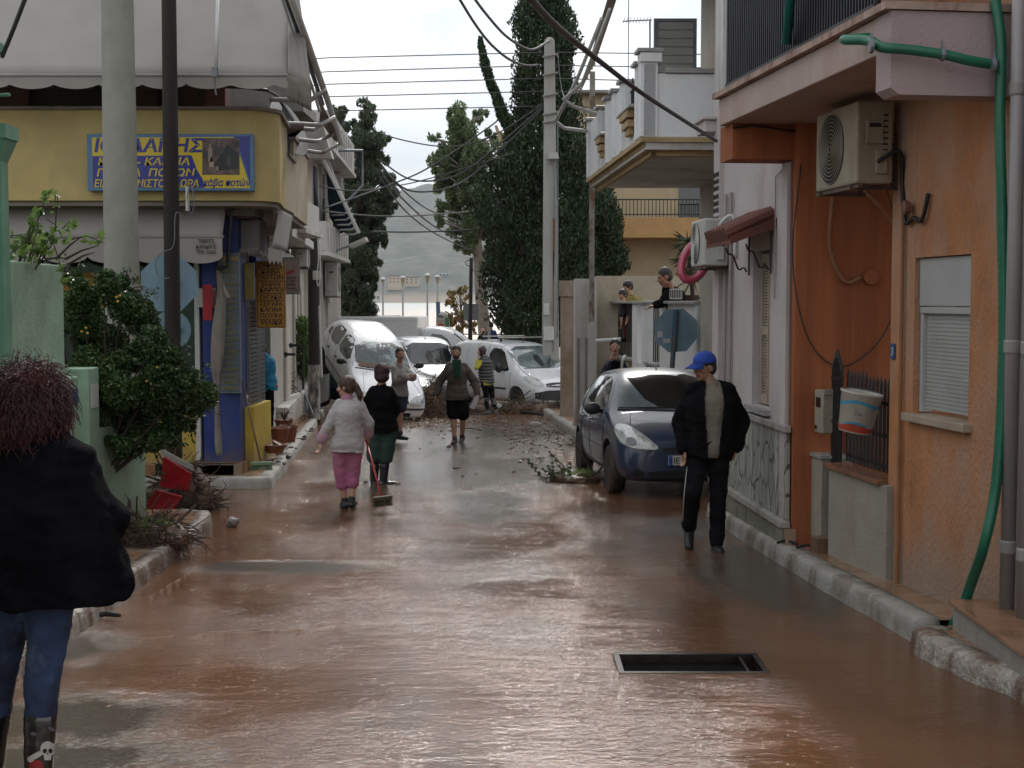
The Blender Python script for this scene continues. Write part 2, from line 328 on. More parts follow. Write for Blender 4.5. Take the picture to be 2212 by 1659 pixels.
def kerb(pts, h, wd, side, name='kerb', m=KERB, nz=.018, ztop=None, step=.07, seed=0, mp=MUDPAVE, inner=None, label=None):
    """pts [(x,y)] along the road edge; inner = [(x,y)] at the wall foot. Makes a kerb strip and the pavement behind"""
    out = []
    for (a, b) in zip(pts, pts[1:]):
        a = Vector(a); b = Vector(b); n = max(1, int((b-a).length/step))
        for k in range(n): out.append(a.lerp(b, k/n))
    out.append(Vector(pts[-1])); bm = bmesh.new(); rows = []
    for i, p in enumerate(out):
        d = (out[min(i+1, len(out)-1)]-out[max(i-1, 0)]).normalized(); nx = Vector((-d.y, d.x))*side
        j = n2d(p.x+seed, p.y, 3.2)*nz+n2d(p.x, p.y+seed, 11)*nz*.6; zt = gz(p.y)+h
        r = []
        for (o, z) in ((-.015, -.06), (0, h*.45), (.008, h-.028), (.03, h-.004), (wd*.55, h), (wd, h-.002), (wd, -.06)):
            q = p+nx*(o+j*(1.4 if o < .05 else .2)); z2 = gz(p.y)+z+(n2d(p.x*1.3, p.y+seed, 7, 5)*nz*.7 if z > 0 else 0)
            r.append(bm.verts.new((q.x, q.y, z2)))
        rows.append(r)
    for a, b in zip(rows, rows[1:]):
        for k in range(6): bm.faces.new((a[k], a[k+1], b[k+1], b[k]))
    bm.faces.new(rows[0]); bm.faces.new(rows[-1][::-1]); bmesh.ops.recalc_face_normals(bm, faces=bm.faces)
    me = bpy.data.meshes.new(name); bm.to_mesh(me); bm.free(); me.materials.append(m); me.shade_smooth()
    tag(link(name, me), kind='structure')
    if inner:
        mb = MB(); n = 40
        def at(pl, t):
            L_ = [(Vector(b)-Vector(a)).length for a, b in zip(pl, pl[1:])]; T = sum(L_)*t
            for l, a, b in zip(L_, pl, pl[1:]):
                if T <= l+1e-6: return Vector(a).lerp(Vector(b), T/l)
                T -= l
            return Vector(pl[-1])
        for k in range(n):
            q = []
            for t, pl, o in ((k/n, pts, wd*.9), (k/n, inner, 0), ((k+1)/n, inner, 0), ((k+1)/n, pts, wd*.9)):
                p = at(pl, t); p = Vector((p.x+side_dir*o, p.y)) if False else Vector((p.x-(o if pl is pts and side > 0 else -o if pl is pts else 0), p.y))
                q.append((p.x, p.y, gz(p.y)+h-.012))
            mb.quad(*q)
        bmesh.ops.remove_doubles(mb.bm, verts=mb.bm.verts, dist=.001)
        tag(mb.build('pavement', mp, smooth=True), kind='structure')
# left pavement in front of the mint house
kerb([(-2.62, 3.5), (-2.70, 7), (-2.76, 9.5), (-2.88, 13.0), (-3.0, 13.75), (-3.3, 13.95)], .15, .13, 1, inner=[(-3.75, 3.5), (-3.75, 13.2), (-3.75, 13.9)], nz=.011)
# left pavement round the corner shop and up the street (high, double edge)
kerb([(-4.7, 17.15), (-3.95, 17.1), (-3.1, 17.1), (-3.0, 17.25), (-3.2, 19.5), (-3.80, 25.8), (-4.55, 33.5)], .13, .16, 1, seed=3, m=CONCL, nz=.012)
mb = MB(); pl = [(-6.5, 17.22), (-3.14, 17.22), (-3.34, 19.5), (-3.94, 25.8), (-4.65, 33.4)]; pi_ = [(-6.5, 19), (-4.0, 19), (-4.2, 20), (-4.9, 26), (-5.6, 33.4)]
for k in range(4):
    a, b, c, d = pl[k], pl[k+1], pi_[k+1], pi_[k]
    mb.quad(*[(q[0], q[1], gz(q[1])+.115) for q in (a, b, c, d)])
tag(mb.build('pavement', MUDPAVE), kind='structure')
# second, higher step the shop stands on
mb = MB()
pl = [(-5.2, 17.62), (-3.55, 17.62), (-3.48, 17.75), (-3.62, 19.5), (-4.12, 25.8), (-4.75, 33.2)]; 
for k in range(5):
    a, b = pl[k], pl[k+1]; q = (-1.0, .6) if k else (0, .9)
    c = (b[0]+q[0]*(1 if k else 0), b[1]+(q[1] if not k else 0)); d = (a[0]+q[0]*(1 if k else 0), a[1]+(q[1] if not k else 0))
    if k == 0: c = (-3.55, 18.6); d = (-5.2, 18.6)
    v = [(p[0], p[1], gz(p[1])) for p in (a, b, c, d)]
    mb.hexa([(x, y, z+.05) for x, y, z in v]+[(x, y, z+.24) for x, y, z in v])
bmesh.ops.remove_doubles(mb.bm, verts=mb.bm.verts, dist=.001)
tag(mb.build('pavement', MUDPAVE), kind='structure')
# right pavement
RK = [(2.60, 8.2), (2.47, 8.45), (2.40, 9.3), (2.29, 10.3), (2.14, 12.5), (2.06, 13.9), (2.05, 14.5), (2.2, 14.75), (3.2, 14.85)]
RK2 = [(3.2, 20.3), (1.95, 20.2), (1.72, 20.5), (1.5, 22.4), (1.08, 27), (.72, 33.4)]
kerb(RK[1:], .15, .17, -1, inner=[(3.0, 8.45), (2.9, 10.3), (2.7, 12.5), (2.7, 14.6), (3.2, 14.86)], seed=9, m=KERBG, nz=.0035)
kerb(RK2, .15, .17, -1, inner=[(3.2, 20.31), (3.0, 20.5), (2.7, 22), (2.2, 27), (1.5, 33.4)], seed=9, m=KERBG, nz=.007)
# broken driveway lip by the marble step
kerb([(2.75, 5.2), (2.63, 6.6), (2.60, 7.2), (2.50, 7.45), (2.40, 8.05), (2.42, 8.3), (2.56, 8.42)], .13, .17, -1, inner=[(3.4, 5.2), (3.4, 7.2), (3.4, 8.42)], seed=14, nz=.018)
# little standing crests where the flood runs over bumps
CREST = mat('muddy_crest_water', (.24, .12, .055), .06, .2, 9, .5, 30, spec=.8)
rc = random.Random(17)
for pl_ in ([(205, 1406), (300, 1380), (420, 1370), (560, 1366), (690, 1354), (770, 1344)], [(225, 1530), (290, 1503), (375, 1482)], [(1285, 1577), (1330, 1583), (1365, 1572)], [(280, 1655), (420, 1620), (500, 1606)], [(420, 1368), (520, 1360), (600, 1362)], [(320, 1290), (390, 1250), (470, 1180)]):
    mb = MB(); q = smooth_pts = []; pp_ = [G(x, y) for x, y in pl_]
    for a, b in zip(pp_, pp_[1:]):
        n = max(2, int((b-a).length/.03))
        for k in range(n): c = a.lerp(b, k/n); q.append((c.x, c.y+n2d(c.x, c.y, 4)*.05, gz(c.y)-.004+.006*n2d(c.x, c.y, 9)))
    rr_ = [.004+.010*abs(n2d(v[0], v[1], 6, 2)) for v in q]; rr_[0] = rr_[-1] = .001
    mb.tube(q, rr_, 6); tag(mb.build('water', CREST, smooth=True), kind='structure')
# brown puddled crossing, straw and gravel further down
def scatter_bits(name, pts, sz, m, kind='stuff', flat=.6):
    mb = MB(); rnd = random.Random(len(pts))
    for (x, y, z) in pts:
        s = sz*rnd.uniform(.4, 1.5); mt = Matrix.Rotation(rnd.uniform(0, 6), 4, 'Z') @ Matrix.Rotation(rnd.uniform(-.5, .5), 4, 'X')
        a, b, c = s*rnd.uniform(.6, 1.6), s*rnd.uniform(.5, 1), s*flat*rnd.uniform(.4, 1)
        k = bmesh.ops.create_icosphere(mb.bm, subdivisions=1, radius=1, matrix=Matrix.Translation((x, y, z+c*.3)) @ mt @ Matrix.Diagonal((a, b, c, 1)))
        for v in k['verts']: v.co += Vector([rnd.uniform(-.18, .18)*s for _ in range(3)])
    o = mb.build(name, m); return tag(o, kind=kind)
rn = random.Random(3); pts = []
for k in range(620):
    Y = rn.triangular(26.5, 33.5, 30.5); X = rn.uniform(-3.6, 1.0)
    if rn.random() < .7 or abs(n2d(X, Y, .7)) > .1: pts.append((X, Y, gz(Y)))
for k in range(330):
    Y = rn.triangular(20, 29, 27); X = rn.uniform(.1, 1.5)-.04*(Y-20); pts.append((min(X, 1.5-.08*(Y-20)), Y, gz(Y)))
for k in range(60):
    Y = rn.uniform(17, 27); X = rn.uniform(-2.6, 1.0); pts.append((X, Y, gz(Y)))
scatter_bits('flood_debris', pts, .033, mat('gravel_debris', (.20, .13, .09), .6, .35, 9))
# ---- sea
def sea_material():
    m = bpy.data.materials.new('sea_water'); m.use_nodes = True; t = m.node_tree; b = t.nodes['Principled BSDF']; L = t.links.new
    tc = nn(t, 'ShaderNodeTexCoord'); sp = nn(t, 'ShaderNodeSeparateXYZ'); L(tc.outputs['Object'], sp.inputs[0])
    mr = nn(t, 'ShaderNodeMapRange'); mr.inputs[1].default_value = 130; mr.inputs[2].default_value = 700; L(sp.outputs[1], mr.inputs[0])
    mx = nn(t, 'ShaderNodeMix', data_type='RGBA'); mx.inputs[6].default_value = (.42, .29, .21, 1); mx.inputs[7].default_value = (.26, .27, .24, 1); L(mr.outputs[0], mx.inputs[0]); L(mx.outputs[2], b.inputs['Base Color'])
    b.inputs['Roughness'].default_value = .35
    n = nn(t, 'ShaderNodeTexNoise'); n.inputs['Scale'].default_value = .6; n.inputs['Detail'].default_value = 8; mp = nn(t, 'ShaderNodeMapping'); mp.inputs['Scale'].default_value = (.35, 1, 1); L(tc.outputs['Object'], mp.inputs[0]); L(mp.outputs[0], n.inputs['Vector'])
    bp = nn(t, 'ShaderNodeBump'); bp.inputs['Strength'].default_value = .9; bp.inputs['Distance'].default_value = .8; L(n.outputs[0], bp.inputs['Height']); L(bp.outputs[0], b.inputs['Normal'])
    return m
SZ = -1.75
mb = MB(); mb.quad((-4000, 104.3, SZ), (4000, 104.3, SZ), (4000, 3100, SZ), (-4000, 3100, SZ)); tag(mb.build('sea', sea_material()), kind='structure')
# ---- hills across the bay
prof = [(-1500, 470), (500, 455), (720, 432), (795, 426), (855, 421), (894, 414), (917, 405), (935, 403), (957, 409), (990, 412), (1060, 430), (1200, 440), (2400, 470), (4500, 520)]
def ridge(px):
    for (a, ya), (b, yb) in zip(prof, prof[1:]):
        if a <= px <= b: return ya+(yb-ya)*(px-a)/(b-a)
    return 500
bm = bmesh.new(); rows = []; NY, NX = 46, 150; YA, YB = 2500, 4400
for j in range(NY+1):
    tt = j/NY; Y = YA+(YB-YA)*tt; r = []
    for i in range(NX+1):
        px = 200+1500*i/NX if 0 else -1400+5800*((i/NX-.5)*abs(i/NX-.5)*2+.5) if 0 else (-1500+6000*i/NX if 0 else 1000+ (2*i/NX-1)*abs(2*i/NX-1)**.6*2600)
        X = (px-1106)/F*Y*1.0; hr = CAMH+(650-ridge(px))/F*4100
        sm = max(0, min(1, (tt-.03)/.82)); s_ = sm*sm*(3-2*sm)*.55+sm*.45
        h = SZ+hr*s_; h += (noise.fractal(Vector((X*.0022, Y*.0022, 1)), 1, 2.1, 6)*70+noise.fractal(Vector((X*.012, Y*.012, 3)), .9, 2.1, 4)*9)*min(1, s_*2.5)*(1-.75*max(0, (s_-.8)/.2))
        if tt > .86: h = SZ+hr*(1-(tt-.86)*1.5)
        r.append(bm.verts.new((X, Y, max(h, SZ-1 if j == 0 else SZ+1))))
    rows.append(r)
for a, b in zip(rows, rows[1:]):
    for k in range(NX): bm.faces.new((a[k], a[k+1], b[k+1], b[k]))
me = bpy.data.meshes.new('hills'); bm.to_mesh(me); bm.free(); me.shade_smooth()
hm = bpy.data.materials.new('scrub_hillside'); hm.use_nodes = True; t = hm.node_tree; b = t.nodes['Principled BSDF']; b.inputs['Roughness'].default_value = .95
tc = nn(t, 'ShaderNodeTexCoord'); n = nn(t, 'ShaderNodeTexNoise'); n.inputs['Scale'].default_value = .02; n.inputs['Detail'].default_value = 12; n.inputs['Roughness'].default_value = .75; t.links.new(tc.outputs['Object'], n.inputs['Vector'])
rp = nn(t, 'ShaderNodeValToRGB'); e = rp.color_ramp.elements; e[0].position = .38; e[0].color = (.020, .034, .022, 1); e[1].position = .72; e[1].color = (.12, .115, .08, 1); t.links.new(n.outputs[0], rp.inputs[0])
sp = nn(t, 'ShaderNodeSeparateXYZ'); t.links.new(tc.outputs['Object'], sp.inputs[0]); mr = nn(t, 'ShaderNodeMapRange'); mr.inputs[1].default_value = 8; mr.inputs[2].default_value = 22; t.links.new(sp.outputs[2], mr.inputs[0])
mx = nn(t, 'ShaderNodeMix', data_type='RGBA'); mx.inputs[6].default_value = (.21, .16, .11, 1); t.links.new(mr.outputs[0], mx.inputs[0]); t.links.new(rp.outputs[0], mx.inputs[7]); t.links.new(mx.outputs[2], b.inputs['Base Color'])
me.materials.append(hm); tag(link('hills', me), kind='structure')
# pale buildings on the far shore
def far_house(px0, px1, y0, y1, Y, m, label, roof=None, wins=5):
    a = P(px0, y1, Y); b = P(px1, y0, Y); c = ((a.x+b.x)/2, Y, a.z); o = E_('house', c, label, 'house')
    mb = MB(); mb.box((a.x, Y, a.z-12), (b.x, Y+14, b.z)); mb.build('wall', m, o)
    mb = MB(); mb.box((a.x-1, Y-1, b.z+.02), (b.x+1, Y+15, b.z+2.0)); mb.build('roof', roof or ROOFT, o)
    for fl in range(2):
        for k in range(wins):
            x = a.x+(b.x-a.x)*(k+.5)/wins; z = a.z+(b.z-a.z)*(.25+.45*fl); mb = MB(); mb.box((x-1.6, Y-.3, z-1.2), (x+1.6, Y-.01, z+1.4)); mb.build('window', DARK, o)
FW = mat('far_white_render', (.62, .60, .56), .8); FY = mat('far_cream_render', (.62, .48, .32), .8)
far_house(838, 872, 597, 613, 2720, FY, 'cream apartment house with dark windows low on the far hillside, left one of the pair', wins=4)
far_house(874, 904, 600, 614, 2760, FY, 'cream apartment house with dark windows low on the far hillside, right one of the pair', wins=3)
far_house(840, 877, 572, 579, 3050, FW, 'long low white building higher up the far hillside', FW, 6)
far_house(878, 896, 569, 576, 3080, FW, 'short white building beside the long low one up the far hillside', FW, 3)
far_house(806, 820, 640, 646, 2560, FW, 'small white building on the far shore left of the lamp posts', FW, 2)
far_house(948, 970, 592, 595, 2850, FW, 'thin white wall like building on the far slope right of the lamp posts', FW, 3)
# ================================================================== RIGHT SIDE OF THE STREET
def cable(name, pts, r, m, label, sag=0, n=14, group=None, parent=None):
    pts = [Vector(p) for p in pts]
    if len(pts) == 2:
        a, b = pts; pts = [a.lerp(b, k/n)-Vector((0, 0, sag*4*(k/n)*(1-k/n))) for k in range(n+1)]
    mb = MB(); mb.tube(pts, r, 6); o = mb.build(name, m, parent, smooth=True)
    if not parent: tag(o, label, 'cable', group)
    return o
def smooth_path(pts, n=6):
    pts = [Vector(p) for p in pts]; o = []
    for i in range(len(pts)-1):
        p0, p1, p2, p3 = pts[max(i-1, 0)], pts[i], pts[i+1], pts[min(i+2, len(pts)-1)]
        for k in range(n):
            t = k/n; o.append(.5*((2*p1)+(p2-p0)*t+(2*p0-5*p1+4*p2-p3)*t*t+(3*p1-p0-3*p2+p3)*t**3))
    return o+[pts[-1]]
# ---------------- orange house
W1 = Wall(2.9, 8.5, -.13, 1)
H = E_('orange_house', (3.0, 9.0, gz(9)), 'orange stucco house with a balcony, shuttered window and deep orange porch on the right', 'house')
uP = W1.u(1925); uN = -3.2
u0, zt = W1.uz(1977, 553); u1, zb = W1.uz(2091, 915); wa, wb = u1, u0    # window u range (near..far)
zt = 2.18; zb = W1.uz(2030, 903)[1]
mb = MB(); T = -.3
W1.box(mb, wb, uP, T, 0, -.4, 3.4); W1.box(mb, uN, wa, T, 0, -.4, 3.4); W1.box(mb, wa, wb, T, -.002, -.4, zb-.001); W1.box(mb, wa, wb, T, -.002, zt, 3.4)
W1.box(mb, uN, uP+1.2, T-.4, T-.01, 3.4, 8)
mb.build('wall', ORANGE, H)
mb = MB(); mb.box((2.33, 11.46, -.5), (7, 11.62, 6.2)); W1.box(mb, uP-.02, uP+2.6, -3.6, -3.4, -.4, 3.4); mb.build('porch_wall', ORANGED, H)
# rolling shutter and its box
sh = MB(); n = 26
for k in range(n):
    z0 = zb+.03+(zt-.34-zb-.03)*k/n; z1 = zb+.03+(zt-.34-zb-.03)*(k+1)/n
    W1.box(sh, wa+.05, wb-.05, -.10, -.07, z0+.004, z1-.002); W1.box(sh, wa+.05, wb-.05, -.10, -.075, z1-.002, z1+.004)
shut = mb = sh.build('rolling_shutter', mat('shutter_grey_white', (.46, .47, .46), .5, .05, 3, dirt=(.38, .36, .33), dscale=2), H)
mb = MB(); W1.box(mb, wa+.01, wb-.01, -.14, -.03, zt-.33, zt-.005); W1.box(mb, wa+.01, wa+.05, -.12, -.04, zb+.01, zt-.34); W1.box(mb, wb-.05, wb-.01, -.12, -.04, zb+.01, zt-.34); W1.box(mb, wa+.01, wb-.01, -.12, -.035, zt-.38, zt-.335)
mb.build('shutter_box', mat('frame_grey_white', (.50, .51, .50), .45, .05, 3), H, bevel=.006)
mb = MB(); W1.box(mb, wa-.05, wb+.06, -.14, .06, zb-.055, zb); mb.build('window_sill', mat('muddy_marble', (.50, .40, .31), .4, .15, 4), H, bevel=.006)
# balcony
mb = MB(); W1.box(mb, -.06, 3.32, -3.4, .75, 3.34, 3.56)
sl_ = mb.build('balcony', mat('pink_plaster', (.52, .40, .36), .85, .07, 2, .3, 50, dirt=(.42, .27, .20), dscale=1.3), H, bevel=.008)
mb = MB(); W1.box(mb, -.30, 3.36, -.3, .80, 3.565, 3.61); mb.build('balcony_edge', mat('stained_lip', (.46, .33, .27), .8, .2, 5, dirt=(.20, .08, .05), dscale=4), H)
mb = MB()
pa = [W1.pt(-.28, .75, 3.10), W1.pt(-.28, .75, 3.56), W1.pt(-.06, .75, 3.56), W1.pt(-.06, .75, 3.12)]
mb.prism([W1.pt(-.28, 0, 3.08), W1.pt(-.28, .70, 3.08), W1.pt(-.28, .752, 3.12), W1.pt(-.28, .752, 3.56), W1.pt(-.28, 0, 3.56)], W1.ud*.22)
mb.build('balcony_end', mat('lilac_plaster', (.47, .36, .36), .85, .06, 2, .3, 50), H)
mb = MB()
for k in range(64):
    u = .12+k*.05; W1.box(mb, u-.009, u+.009, .68, .70, 3.66, 4.75)
for k in range(60):
    u = .14+k*.053; W1.box(mb, u-.02, u+.02, .655, .66, 3.66, 4.72)
W1.box(mb, .10, 3.30, .67, .71, 3.65, 3.68); W1.box(mb, .10, 3.30, .665, .715, 4.74, 4.78)
for k in range(7): W1.box(mb, .25+k*.48, .27+k*.48, .68, .70, 3.6, 3.66)
W1.box(mb, 3.285, 3.31, .0, .70, 3.68, 3.70)
mb.build('railing', mat('dark_railing', (.012, .013, .02), .45, .2, 6), H)
mb = MB(); mb.tube([W1.pt(1.1, .84, 4.6), W1.pt(1.63, .74, 3.72)], .035, 10); mb.build('awning_arm', mat('teal_tube', (.0, .17, .15), .5, .1), H, smooth=True)
mb = MB(); mb.tube([W1.pt(2.1, .78, 4.1), W1.pt(1.9, .78, 3.9)], .01, 6)
mb.bm.free()
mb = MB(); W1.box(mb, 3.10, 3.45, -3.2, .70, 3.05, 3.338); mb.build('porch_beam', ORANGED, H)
mb = MB(); mb.tube([W1.pt(3.09, w_, 3.30-.02*sin(w_*9)) for w_ in [.7-.16*k for k in range(10)]], .009, 6); mb.build('beam_cable', BLACKM, H)
# green drain hoses
HZ = E_('drain_hose', (2.9, 8.2, gz(8.2)), 'green corrugated hose running down the orange wall beside the grey downpipe', 'hose')
pp = smooth_path([P(2150, 0, 8.15), P(2162, 100, 8.12), P(2160, 260, 8.1), P(2165, 480, 8.1), P(2168, 700, 8.1), P(2163, 900, 8.08), P(2150, 1060, 8.05), P(2125, 1180, 8.02), P(2098, 1260, 8.25), P(2080, 1312, 8.35), P(2065, 1340, 8.42), P(2050, 1372, 8.44)], 10)
fine = smooth_path(pp, 3); rs = [.0285+.004*(i % 2) if i > 90 else .030 for i in range(len(fine))]
mb = MB(); mb.tube(fine, rs, 10); mb.build('hose', GREENP, HZ, smooth=True)
HB = E_('balcony_drain_pipe', W1.pt(-.1, .8, 3.5), 'green pipe hooked out of the pink balcony edge above the air conditioner', 'pipe')
pp = smooth_path([W1.pt(.05, .74, 3.465), W1.pt(.08, .86, 3.46), W1.pt(-.02, .93, 3.435), W1.pt(-.2, .86, 3.40), P(1905, 102, 8.05), P(1960, 107, 8.04), P(2040, 118, 8.04), P(2090, 130, 8.05), P(2148, 140, 8.1)], 7)
mb = MB(); mb.tube(pp, .030, 12); mb.build('pipe', GREENP, HB, smooth=True)
for x, y in ((1882, 100), (2036, 117), (2146, 140)):
    mb = MB(); p = P(x, y, 8.045); mb.lathe([(.036, -.012), (.040, -.008), (.040, .008), (.036, .012)], p, 14, Matrix.Rotation(R(90), 4, 'Y')); mb.box((p.x-.006, p.y-.01, p.z+.02), (p.x+.006, p.y+.01, p.z+.075)); mb.build('clamp', GREYM, HB)
# downpipes at the frame edge
for i, (x, Y, r, lab) in enumerate(((2190, 8.05, .045, 'pale plastic downpipe beside the green hose on the orange house'), (2230, 7.8, .05, 'pale plastic downpipe cut by the right edge of the picture'))):
    p = P(x, 650, Y); o = E_('downpipe', (p.x, p.y, gz(Y)), lab, 'downpipe')
    mb = MB(); mb.tube([(p.x, p.y, -.05), (p.x, p.y, 4.6)], r, 16); mb.build('pipe', mat('lilac_grey_pvc', (.36, .33, .33), .45, .05, 2), o, smooth=True)
    for z in (.45, 1.62, 3.1): mb = MB(); mb.lathe([(r*1.05, -.04), (r*1.16, -.03), (r*1.16, .03), (r*1.05, .04)], (p.x, p.y, z), 16); mb.build('collar', mat('lilac_grey_pvc', (1, 1, 1)), o)
mb = MB(); W1.box(mb, -1.6, -.37, -.02, .03, -.3, 4.5); mb.build('pilaster', mat('grey_pink_plaster', (.36, .32, .30), .85, .06, 2, .2), H)
# marble doorstep slab
o = E_('doorstep', (3.0, 7.9, gz(8)), 'raised marble edged doorstep at the right edge of the street', 'step')
mb = MB(); mb.hexa([(2.63, 6.2, -.35), (3.5, 6.2, -.35), (3.5, 8.28, -.35), (2.66, 8.28, -.35), (2.63, 6.2, .055), (3.5, 6.2, .055), (3.5, 8.28, .055), (2.66, 8.28, .055)]); mb.build('riser', mat('grey_terrazzo', (.40, .37, .34), .5, .1, 9, .1, 80, dirt=(.30, .16, .09), dscale=3, dpos=(.56, .66)), o)
mb = MB(); mb.hexa([(2.605, 6.2, .058), (3.5, 6.2, .058), (3.5, 8.31, .058), (2.635, 8.31, .058), (2.605, 6.2, .088), (3.5, 6.2, .088), (3.5, 8.31, .088), (2.635, 8.31, .088)]); mb.build('tread', mat('wet_brown_marble', (.36, .20, .12), .12, .2, 3), o, bevel=.006)
# AC unit of the orange house (fan to the street)
def ac_unit(label, W, u0, u1, z0, z1, w0, w1, m, wt=None):
    o = E_('air_conditioner', W.pt((u0+u1)/2, (w0+w1)/2, z0), label, 'air conditioner', 'air conditioner outdoor units on the walls')
    mb = MB(); W.box(mb, u0, u1, w0, w1, z0, z1); mb.build('casing', m, o, bevel=.018)
    mb = MB(); uc, zc, r = u0+(u1-u0)*.60, (z0+z1)/2, min((z1-z0)*.44, (u1-u0)*.36)
    for k in range(9):
        rr = r*(k+1)/9; mb.tube([W.pt(uc+rr*cos(a*pi/12), w1+.012, zc+rr*sin(a*pi/12)) for a in range(25)], .0035, 4, cap=False)
    mb.build('fan_grille', m, o)
    mb = MB(); mb.prism([W.pt(uc+r*cos(a*pi/12), w1+.002, zc+r*sin(a*pi/12)) for a in range(24)], W.w*.003); mb.build('fan_opening', DARK, o)
    mb = MB()
    for k in range(11):
        z = z0+(z1-z0)*(.12+.07*k); W.box(mb, u0-.002, u0+.01, w0+(w1-w0)*.15, w0+(w1-w0)*.28, z, z+.012)
    mb.build('vent_slot', DARK, o)
    mb = MB(); W.box(mb, u0-.015, u0, w0+(w1-w0)*.30, w0+(w1-w0)*.75, z0+(z1-z0)*.48, z0+(z1-z0)*.76); W.box(mb, u0-.03, u0, w0+(w1-w0)*.2, w0+(w1-w0)*.5, z0+(z1-z0)*.12, z0+(z1-z0)*.4); mb.build('service_cover', m, o, bevel=.004)
    mb = MB(); W.box(mb, u0-.016, u0-.0152, w0+(w1-w0)*.36, w0+(w1-w0)*.68, z0+(z1-z0)*.68, z0+(z1-z0)*.73); mb.build('badge', DARK, o)
    mb = MB()
    for u in (u0+.1, u1-.1): W.box(mb, u-.015, u+.015, wt if wt is not None else w0-.08, w1+.01, z0-.035, z0-.004); W.box(mb, u-.015, u+.015, w0-.06, w0-.03, z0-.03, z0+.3)
    W.box(mb, u0-.02, u1+.02, w1-.04, w1-.01, z0-.03, z0-.005)
    mb.build('bracket', mat('rusty_bracket', (.13, .08, .06), .7, .3, 8), o)
    return o
a = W1.uz(1862, 320, .3)[0]
AC1 = ac_unit('large beige air conditioner unit hanging under the pink balcony of the orange house', W1, a, a+.82, P(1860, 403, 10).z, P(1860, 228, 10).z, .07, .34, mat('beige_ac', (.38, .33, .25), .5, .08, 3, dirt=(.28, .22, .16), dscale=3))
cable('hose', smooth_path([W1.pt(a-.03, .2, 2.85), W1.pt(a-.06, .05, 2.92), W1.pt(a-.02, .01, 2.7), W1.pt(a-.1, .03, 2.5), W1.pt(a-.15, .03, 2.42), W1.pt(a-.27, .03, 2.45), W1.pt(a-.40, .03, 2.43), W1.pt(a-.47, .02, 2.6)]), .016, BLACKM, '', parent=AC1)
u_, z_ = W1.uz(1958, 470)
mb = MB(); mb.tube([W1.pt(u_, .025, -.1), W1.pt(u_-.005, .025, .9), W1.pt(u_, .025, z_+.02)], .014, 8); mb.build('wall_conduit', mat('orange_conduit', (.34, .15, .06), .7), H)
mb = MB(); mb.lathe([(.04, 0), (.05, .01), (.05, .04), (.03, .05)], W1.pt(u_-.12, .03, z_+.06), 12, Matrix.Rotation(R(-90), 4, 'Y')); mb.build('junction_box', mat('rust_brown', (.22, .10, .06), .7), H)
cable('conduit', smooth_path([W1.pt(2.9, .02, 2.9), W1.pt(2.5, -.2, 2.75), W1.pt(2.3, -.5, 2.3), W1.pt(2.2, -.6, 1.9), W1.pt(2.1, -.9, 1.86)]), .02, mat('old_orange_hose', (.30, .12, .05), .6), '', parent=H)
cable('loose_wire', smooth_path([(2.36, 11.43, 3.0), (2.30, 11.42, 2.2), (2.45, 11.42, 1.55), (2.75, 11.42, 1.35), (3.1, 11.42, 1.7), (3.15, 11.42, 2.4), (3.0, 11.42, 3.0)]), .006, BLACKM, '', parent=H)
cable('loose_wire', smooth_path([(2.50, 11.43, 3.0), (2.62, 11.42, 2.85), (2.60, 11.42, 2.35), (2.72, 11.42, 2.05), (2.86, 11.42, 2.08)]), .018, mat('old_orange_hose', (1, 1, 1)), '', parent=H)
mb = MB(); mb.lathe([(.06, 0), (.065, .02), (.06, .03)], (2.95, 11.45, 2.08), 16, Matrix.Rotation(R(90), 4, 'X')); mb.build('wall_box', ORANGED, H)
# porch low wall, pillar, gate
GRW = mat('grey_render', (.40, .36, .30), .9, .08, 2, .5, 60, dirt=(.30, .24, .19), dscale=2)
uA = W1.u(1809); mb = MB(); zt_ = W1.uz(1925, 1040)[1]
W1.box(mb, uP-.1, uA, -.25, .05, -.4, zt_-.03)
o = tag(mb.build('porch_low_wall', GRW), 'low grey rendered wall under the black iron fence of the orange porch', 'wall')
mb = MB(); W1.box(mb, uP-.0, uA+.03, -.28, .09, zt_-.03, zt_+.005); oc = mb.build('coping', mat('wet_red_marble', (.30, .15, .09), .25, .2, 4), o, bevel=.005)
ua, ub = W1.u(1788), W1.u(1748); mb = MB(); W1.box(mb, ua, ub, -.2, .03, -.4, W1.uz(1765, 985)[1])
o = tag(mb.build('gate_post', GRW), 'short grey rendered gate post between the deep orange wall and the iron gate', 'post')
mb = MB(); W1.box(mb, ua-.02, ub+.02, -.22, .05, W1.uz(1765, 985)[1]+.001, W1.uz(1765, 978)[1]); mb.build('cap', MARBLE, o)
mb = MB(); W1.box(mb, ua-.16, ua+.0, -.3, .12, -.35, -.02); tag(mb.build('doorstep', mat('brown_step', (.24, .14, .09), .3, .2)), 'small muddy step below the iron gate of the orange house', 'step')
fe = E_('iron_fence', W1.pt(uA-.3, -.1, 0), 'black spiked iron fence on the low grey wall of the orange porch', 'fence')
mb = MB(); nb = 15
for k in range(nb):
    u = uP+.03+(uA-uP-.03)*k/(nb-1); top = W1.uz(1880, 832)[1]+(.0 if k < 9 else .03)
    W1.box(mb, u-.009, u+.009, -.109, -.091, zt_+.02, top); mb.lathe([(.016, 0), (.001, .06)], W1.pt(u, -.1, top), 6)
for z in (zt_+.06, zt_+.28, zt_+.52): W1.box(mb, uP+.01, uA, -.112, -.088, z, z+.022)
mb.build('bars', BLACKM, fe)
ga = E_('iron_gate', W1.pt(uA+.05, -.1, 0), 'black iron gate with arched spikes left of the hanging bucket', 'gate')
mb = MB()
